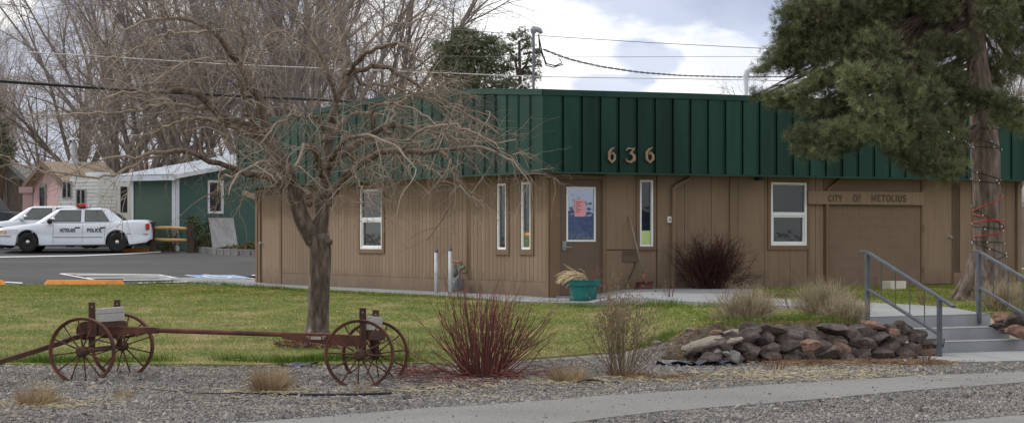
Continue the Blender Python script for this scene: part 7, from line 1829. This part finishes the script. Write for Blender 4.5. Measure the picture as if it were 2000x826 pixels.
g = Geo(); g.obox((-.02, 0, mz(555)), (1, 0, 0), (0, 1, 0), (0, 0, 1), .12, .09, .12); g.lathe([(0, .11), (.07, .11), (.09, .085), (.09, 0), (0, 0)], (-.02, 0, mz(556)), 16, 'y'); g.build('body', MAT['meter_grey'], mt, bevel=.02)
g = Geo(); g.tube([(.12, 0, -.05), (.12, 0, .12), (.10, 0, .42), (.10, 0, .50), (.05, 0, .56), (.05, 0, mz(540))], .022, 8); g.lathe([(0, -.05), (.07, -.045), (.08, 0), (.07, .045), (0, .05)], (.11, .0, .40), 14, 'y'); g.build('regulator', MAT['meter_grey'], mt)
g = Geo(); g.tube([(-.09, 0, mz(548)), (-.09, 0, mz(536)), (-.12, 0, mz(526)), (-.18, 0, mz(522))], .02, 8); g.build('outlet_pipe', MAT['meter_grey'], mt, smooth=True)
g = Geo(); g.tube([(-.18, 0, mz(522)), (-.25, -.02, mz(521.5))], .032, 8); g.build('green_fitting', MAT['copper_green'], mt)
g = Geo(); g.box(.11, .17, .03, .10, mz(553), mz(543)); g.build('index_dial', MAT['camper_cream'], mt, bevel=.008)
# white bucket lying and yellow toy near the right door
b = Vector((*G(1745, 567), 0)); b.z = gz(b.x, b.y)+.01; g = Geo(); sz_ = b.y/F
g.box(-18*sz_, 14*sz_, -.12, .12, 0, 17*sz_); g.lathe([(0, 0), (.12, 0), (.12, 17*sz_*.98), (.11, 17*sz_), (0, 17*sz_)], (15*sz_, 0, 0), 18)
bk = g.build('planter_box', MAT['bucket'], None, loc=b, rz=RB, bevel=.012); _props(bk, 'white box shaped planter on the grass under the city sign', 'planter')
b = Vector((*G(1817, 558), 0)); b.z = gz(b.x, b.y)+.03; g = Geo()
g.lathe([(0, -.10), (.055, -.09), (.07, 0), (.05, .10), (0, .11)], (0, 0, .05), 12, 'x'); g.lathe([(0, 0), (.03, 0), (.045, .03), (0, .05)], (.09, 0, .07), 10); g.tube([(-.1, 0, .06), (-.17, .02, .03), (-.24, -.02, .02)], [.02, .015, .012])
yt = g.build('yellow_hose_nozzle', MAT['yellow_toy'], None, smooth=True, loc=b, rz=.4); _props(yt, 'small yellow object on the sill below the plain right door', 'yellow object')
# irrigation hoses on the gravel
def hose(pts, r_, label, lift=.02):
    P = [G(a, b) for a, b in pts]; P = [(x, y, gz(x, y)+lift) for x, y in P]; o_ = np.array(P[0]); Q, _ = resample(np.array(P)-o_, np.zeros(len(P)), 50)
    g = Geo(); g.tube(Q, r_, 8); o = g.build('hose', MAT['black_hose'], None, smooth=True, loc=o_, fix=False); _props(o, label, 'hose', 'black drip hoses on the gravel')
hose([(470, 770), (540, 773), (620, 774.5), (700, 774), (765, 771.5)], .012, 'straight black hose lying on the gravel below the dry clump')
hose([(300, 764), (350, 768), (400, 772), (440, 772), (475, 769)], .005, 'thin black drip line curving to the end of the straight hose')
hose([(1128, 754), (1140, 750), (1158, 749), (1172, 751), (1178, 754)], .011, 'short arched piece of black hose beside the footpath', .04)
# boards edging the bed under the window
g = Geo(); a = np.array(G(1478, 580)); b = np.array(G(1640, 584)); c = np.array(G(1655, 594))
g.bar((0, 0, .02), (*(b-a), gz(*b)-gz(*a)+.02), .09, .10); g.bar((*(b-a), .021+gz(*b)-gz(*a)), (*(c-a), gz(*c)-gz(*a)+.02), .09, .099)
ed = g.build('timber_edging', MAT['wood_edge'], None, loc=(a[0], a[1], gz(*a)), bevel=.01); _props(ed, 'weathered timber edging along the flower bed below the wall', 'edging')

# ------------------------------------------------------------------ grass, stones and litter nobody could count
def poly_sample(poly, n):
    p = np.array(poly); lo, hi = p.min(0), p.max(0); out = []
    while sum(map(len, out)) < n:
        q = rng.uniform(lo, hi, (n, 2)); q = q[in_poly(q, poly)]; q = q[np.abs(q[:, 0]) < .247*q[:, 1]+.3]; out.append(q)
    return np.concatenate(out)[:n]
def blades(name, XY, hmin, hmax, wd, m, up=.02, lean=.5):
    n = len(XY); z = zg(XY[:, 0], XY[:, 1])+up-.012
    a = rng.uniform(0, PI, n); h_ = rng.uniform(hmin, hmax, n); w_ = rng.uniform(.6, 1.2, n)*wd*.5
    s_ = np.stack([np.cos(a)*w_, np.sin(a)*w_, np.zeros(n)], 1); b = np.column_stack([XY, z]); tip = b+np.column_stack([rng.normal(0, lean, (n, 2))*h_[:, None], h_])
    v = np.stack([b-s_, b+s_, tip], 1).reshape(-1, 3); g = Geo(); g.add(v, None, np.arange(3*n).reshape(-1, 3))
    return g.build(name, MAT[m], None, kind='stuff', fix=False)
q = poly_sample(lawn_poly, 520000); pat = np.array([noise.noise((x*.9, y*.6, 1.)) for x, y in q[::1]]) if False else None
blades('lawn_grass', q[:380000], .018, .045, .008, 'grass_blade', lean=.7)
q2 = poly_sample(yard_poly, 70000); blades('side_grass', q2, .02, .06, .009, 'grass_blade')
# lush fringe where the lawn meets gravel, walk and rock wall
fr = []
def fringe(pts, wd, n):
    P = np.array([G(*p) for p in pts]); d = np.concatenate([[0], np.cumsum(np.linalg.norm(np.diff(P, axis=0), axis=1))]); u = rng.uniform(0, d[-1], n)
    c = np.stack([np.interp(u, d, P[:, k]) for k in (0, 1)], 1); k = np.array([max(0., noise.noise((x*1.8, y*1.8, 5.))+.35) for x, y in c])
    keep = rng.random(n) < k*1.4; fr.append((c+rng.normal(0, wd, c.shape))[keep])
fringe([(-10, 709), (100, 711), (300, 708), (440, 706), (560, 712), (640, 706), (800, 708)], .09, 9000)
fringe([(1100, 599), (1200, 600), (1310, 601), (1420, 604)], .10, 4000)
fringe([(1270, 672), (1316, 665), (1350, 652), (1390, 648)], .12, 3500)
fringe([(430, 558), (600, 572), (760, 580), (1000, 592), (1090, 593)], .10, 7000)
fringe([(80, 557), (200, 557), (330, 556), (430, 557)], .10, 4000)
fringe([(1385, 640), (1450, 646), (1560, 628), (1640, 640), (1690, 632)], .14, 3600)
fringe([(1410, 625), (1470, 640), (1540, 640)], .14, 2600)
blades('long_grass', np.concatenate(fr), .05, .13, .008, 'lush_blade', lean=.35)
# gravel stones
def stones(name, poly, n, smin, smax, m, up=.0, mask=None):
    q = poly_sample(poly, n)
    if mask is not None: q = q[mask(q)]
    n = len(q); s_ = rng.uniform(smin, smax, n)*(1+.8*(rng.random(n) < .08))
    o = np.array([(1, 0, 0), (0, 1, 0), (-1, 0, 0), (0, -1, 0), (0, 0, .75), (0, 0, -.75)], float)
    jit = 1+rng.uniform(-.35, .35, (n, 6, 1)); R_ = rng.normal(size=(n, 3, 3)); 
    qx = unit(R_[:, 0]); qy = unit(R_[:, 1]-(R_[:, 1]*qx).sum(1, keepdims=True)*qx); qz = np.cross(qx, qy)
    v = (o[None]*jit*s_[:, None, None])
    v = v[..., 0:1]*qx[:, None]+v[..., 1:2]*qy[:, None]+v[..., 2:3]*qz[:, None]
    v += np.column_stack([q, zg(q[:, 0], q[:, 1])+up+s_*.25])[:, None]
    t = np.array([(0, 1, 4), (1, 2, 4), (2, 3, 4), (3, 0, 4), (1, 0, 5), (2, 1, 5), (3, 2, 5), (0, 3, 5)])
    g = Geo(); g.add(v.reshape(-1, 3), None, (t[None]+(np.arange(n)*6)[:, None, None]).reshape(-1, 3))
    return g.build(name, MAT[m], None, kind='stuff', fix=False)
fpoly = [G(*q) for q in ((500, 826), (760, 804), (968, 791), (1176, 774.5), (1400, 761), (1551, 750), (1803, 735), (2000, 727), (2300, 712), (2300, 728), (2000, 748), (1719, 769), (1467, 792), (1300, 804), (1124, 826))]+[(-.2, 17.0), (-3.4, 17.0)]
spoly = [tuple(c0-4*uc), tuple(c0), tuple(c1), tuple(c1+12*uc), tuple(c1+12*uc+(9, -9)), (0, 8), (-4, 10)]
pad = [(4.75, 26.7), (6.6, 27.72), (8.5, 28.7), (9.6, 27.6), (7.4, 25.9), G(1872, 712)]
def off_path(q):
    j = q+rng.normal(0, .03, q.shape)
    return ~(in_poly(j, fpoly) | in_poly(j, spoly) | in_poly(j, pad) | in_poly(j, lawn_poly))
gp2 = [(-7, 17.3), (7, 17.3), (7, 27.4), (5.2, 26.8), (4.4, 26.4), (3.3, 25.8), (2.4, 25.3), (2.0, 26.0), (1.5, 26.0), (1.0, 25.9), (0, 25.2), (-7, 25.0)]
stones('gravel_stones', gp2, 120000, .005, .0125, 'gravel_stone', mask=off_path)
stones('larger_stones', gp2, 1300, .016, .034, 'gravel_stone', mask=off_path)
stones('loose_pebbles', fpoly, 420, .004, .010, 'gravel_stone', up=.012)
def near_side(q):      # the strip between the footpath and the street
    px = 1000+q[:, 0]*F/q[:, 1]; py = HZ+F*(H-zg(q[:, 0], q[:, 1]))/q[:, 1]
    return py > np.interp(px, [1124, 1300, 1467, 1719, 2000], [826, 804, 792, 769, 748])-2
def straws(name, XY, l0, l1, m, up=.02):
    XY = XY[~(near_side(XY) & (rng.random(len(XY)) < .85))]; n = len(XY); a = rng.uniform(0, PI, n); l = rng.uniform(l0, l1, n)[:, None]; d = np.stack([np.cos(a), np.sin(a), rng.normal(0, .15, n)], 1)
    p = np.column_stack([XY, zg(XY[:, 0], XY[:, 1])+up+rng.uniform(0, .012, n)]); P = np.stack([p-d*l/2, p+d*l/2], 1)
    g = Geo(); g.tubes(P, np.full((n, 2), .0022), 3, cap=False); return g.build(name, MAT[m], None, kind='stuff', fix=False)
q = poly_sample(lawn_poly, 2600); straws('lawn_straw', q, .02, .07, 'straw', .05)
q = poly_sample(gp2, 5200); k = np.array([noise.noise((x*.8, y*1.2, 2.)) for x, y in q]); q = q[off_path(q)[:len(q)] & (rng.random(len(q)) < np.clip(k+.35, .08, 1))]
ex = [np.array(G(px, py))+rng.normal(0, sd, (n, 2)) for px, py, sd, n in ((528, 768, .22, 160), (90, 792, .30, 260), (1108, 748, .25, 160), (1480, 735, .5, 420), (1650, 730, .5, 350), (1250, 742, .3, 200), (850, 760, .5, 200))]
straws('straw_litter', np.concatenate([q]+ex), .03, .11, 'straw')
ex = [np.array(G(px, py))+rng.normal(0, sd, (n, 2)) for px, py, sd, n in ((1600, 712, .22, 350), (1545, 714, .2, 160), (1720, 712, .28, 420), (1800, 712, .22, 360), (1300, 742, .2, 120))]
ex.append(np.stack([rng.uniform(1.9, 4.4, 700), np.zeros(700)], 1)); ex[-1][:, 1] = 25.35+(ex[-1][:, 0]-2.35)*.53+rng.uniform(0, .8, 700)
XY = np.concatenate(ex); straws('twig_litter', XY, .03, .14, 'litter', .03)
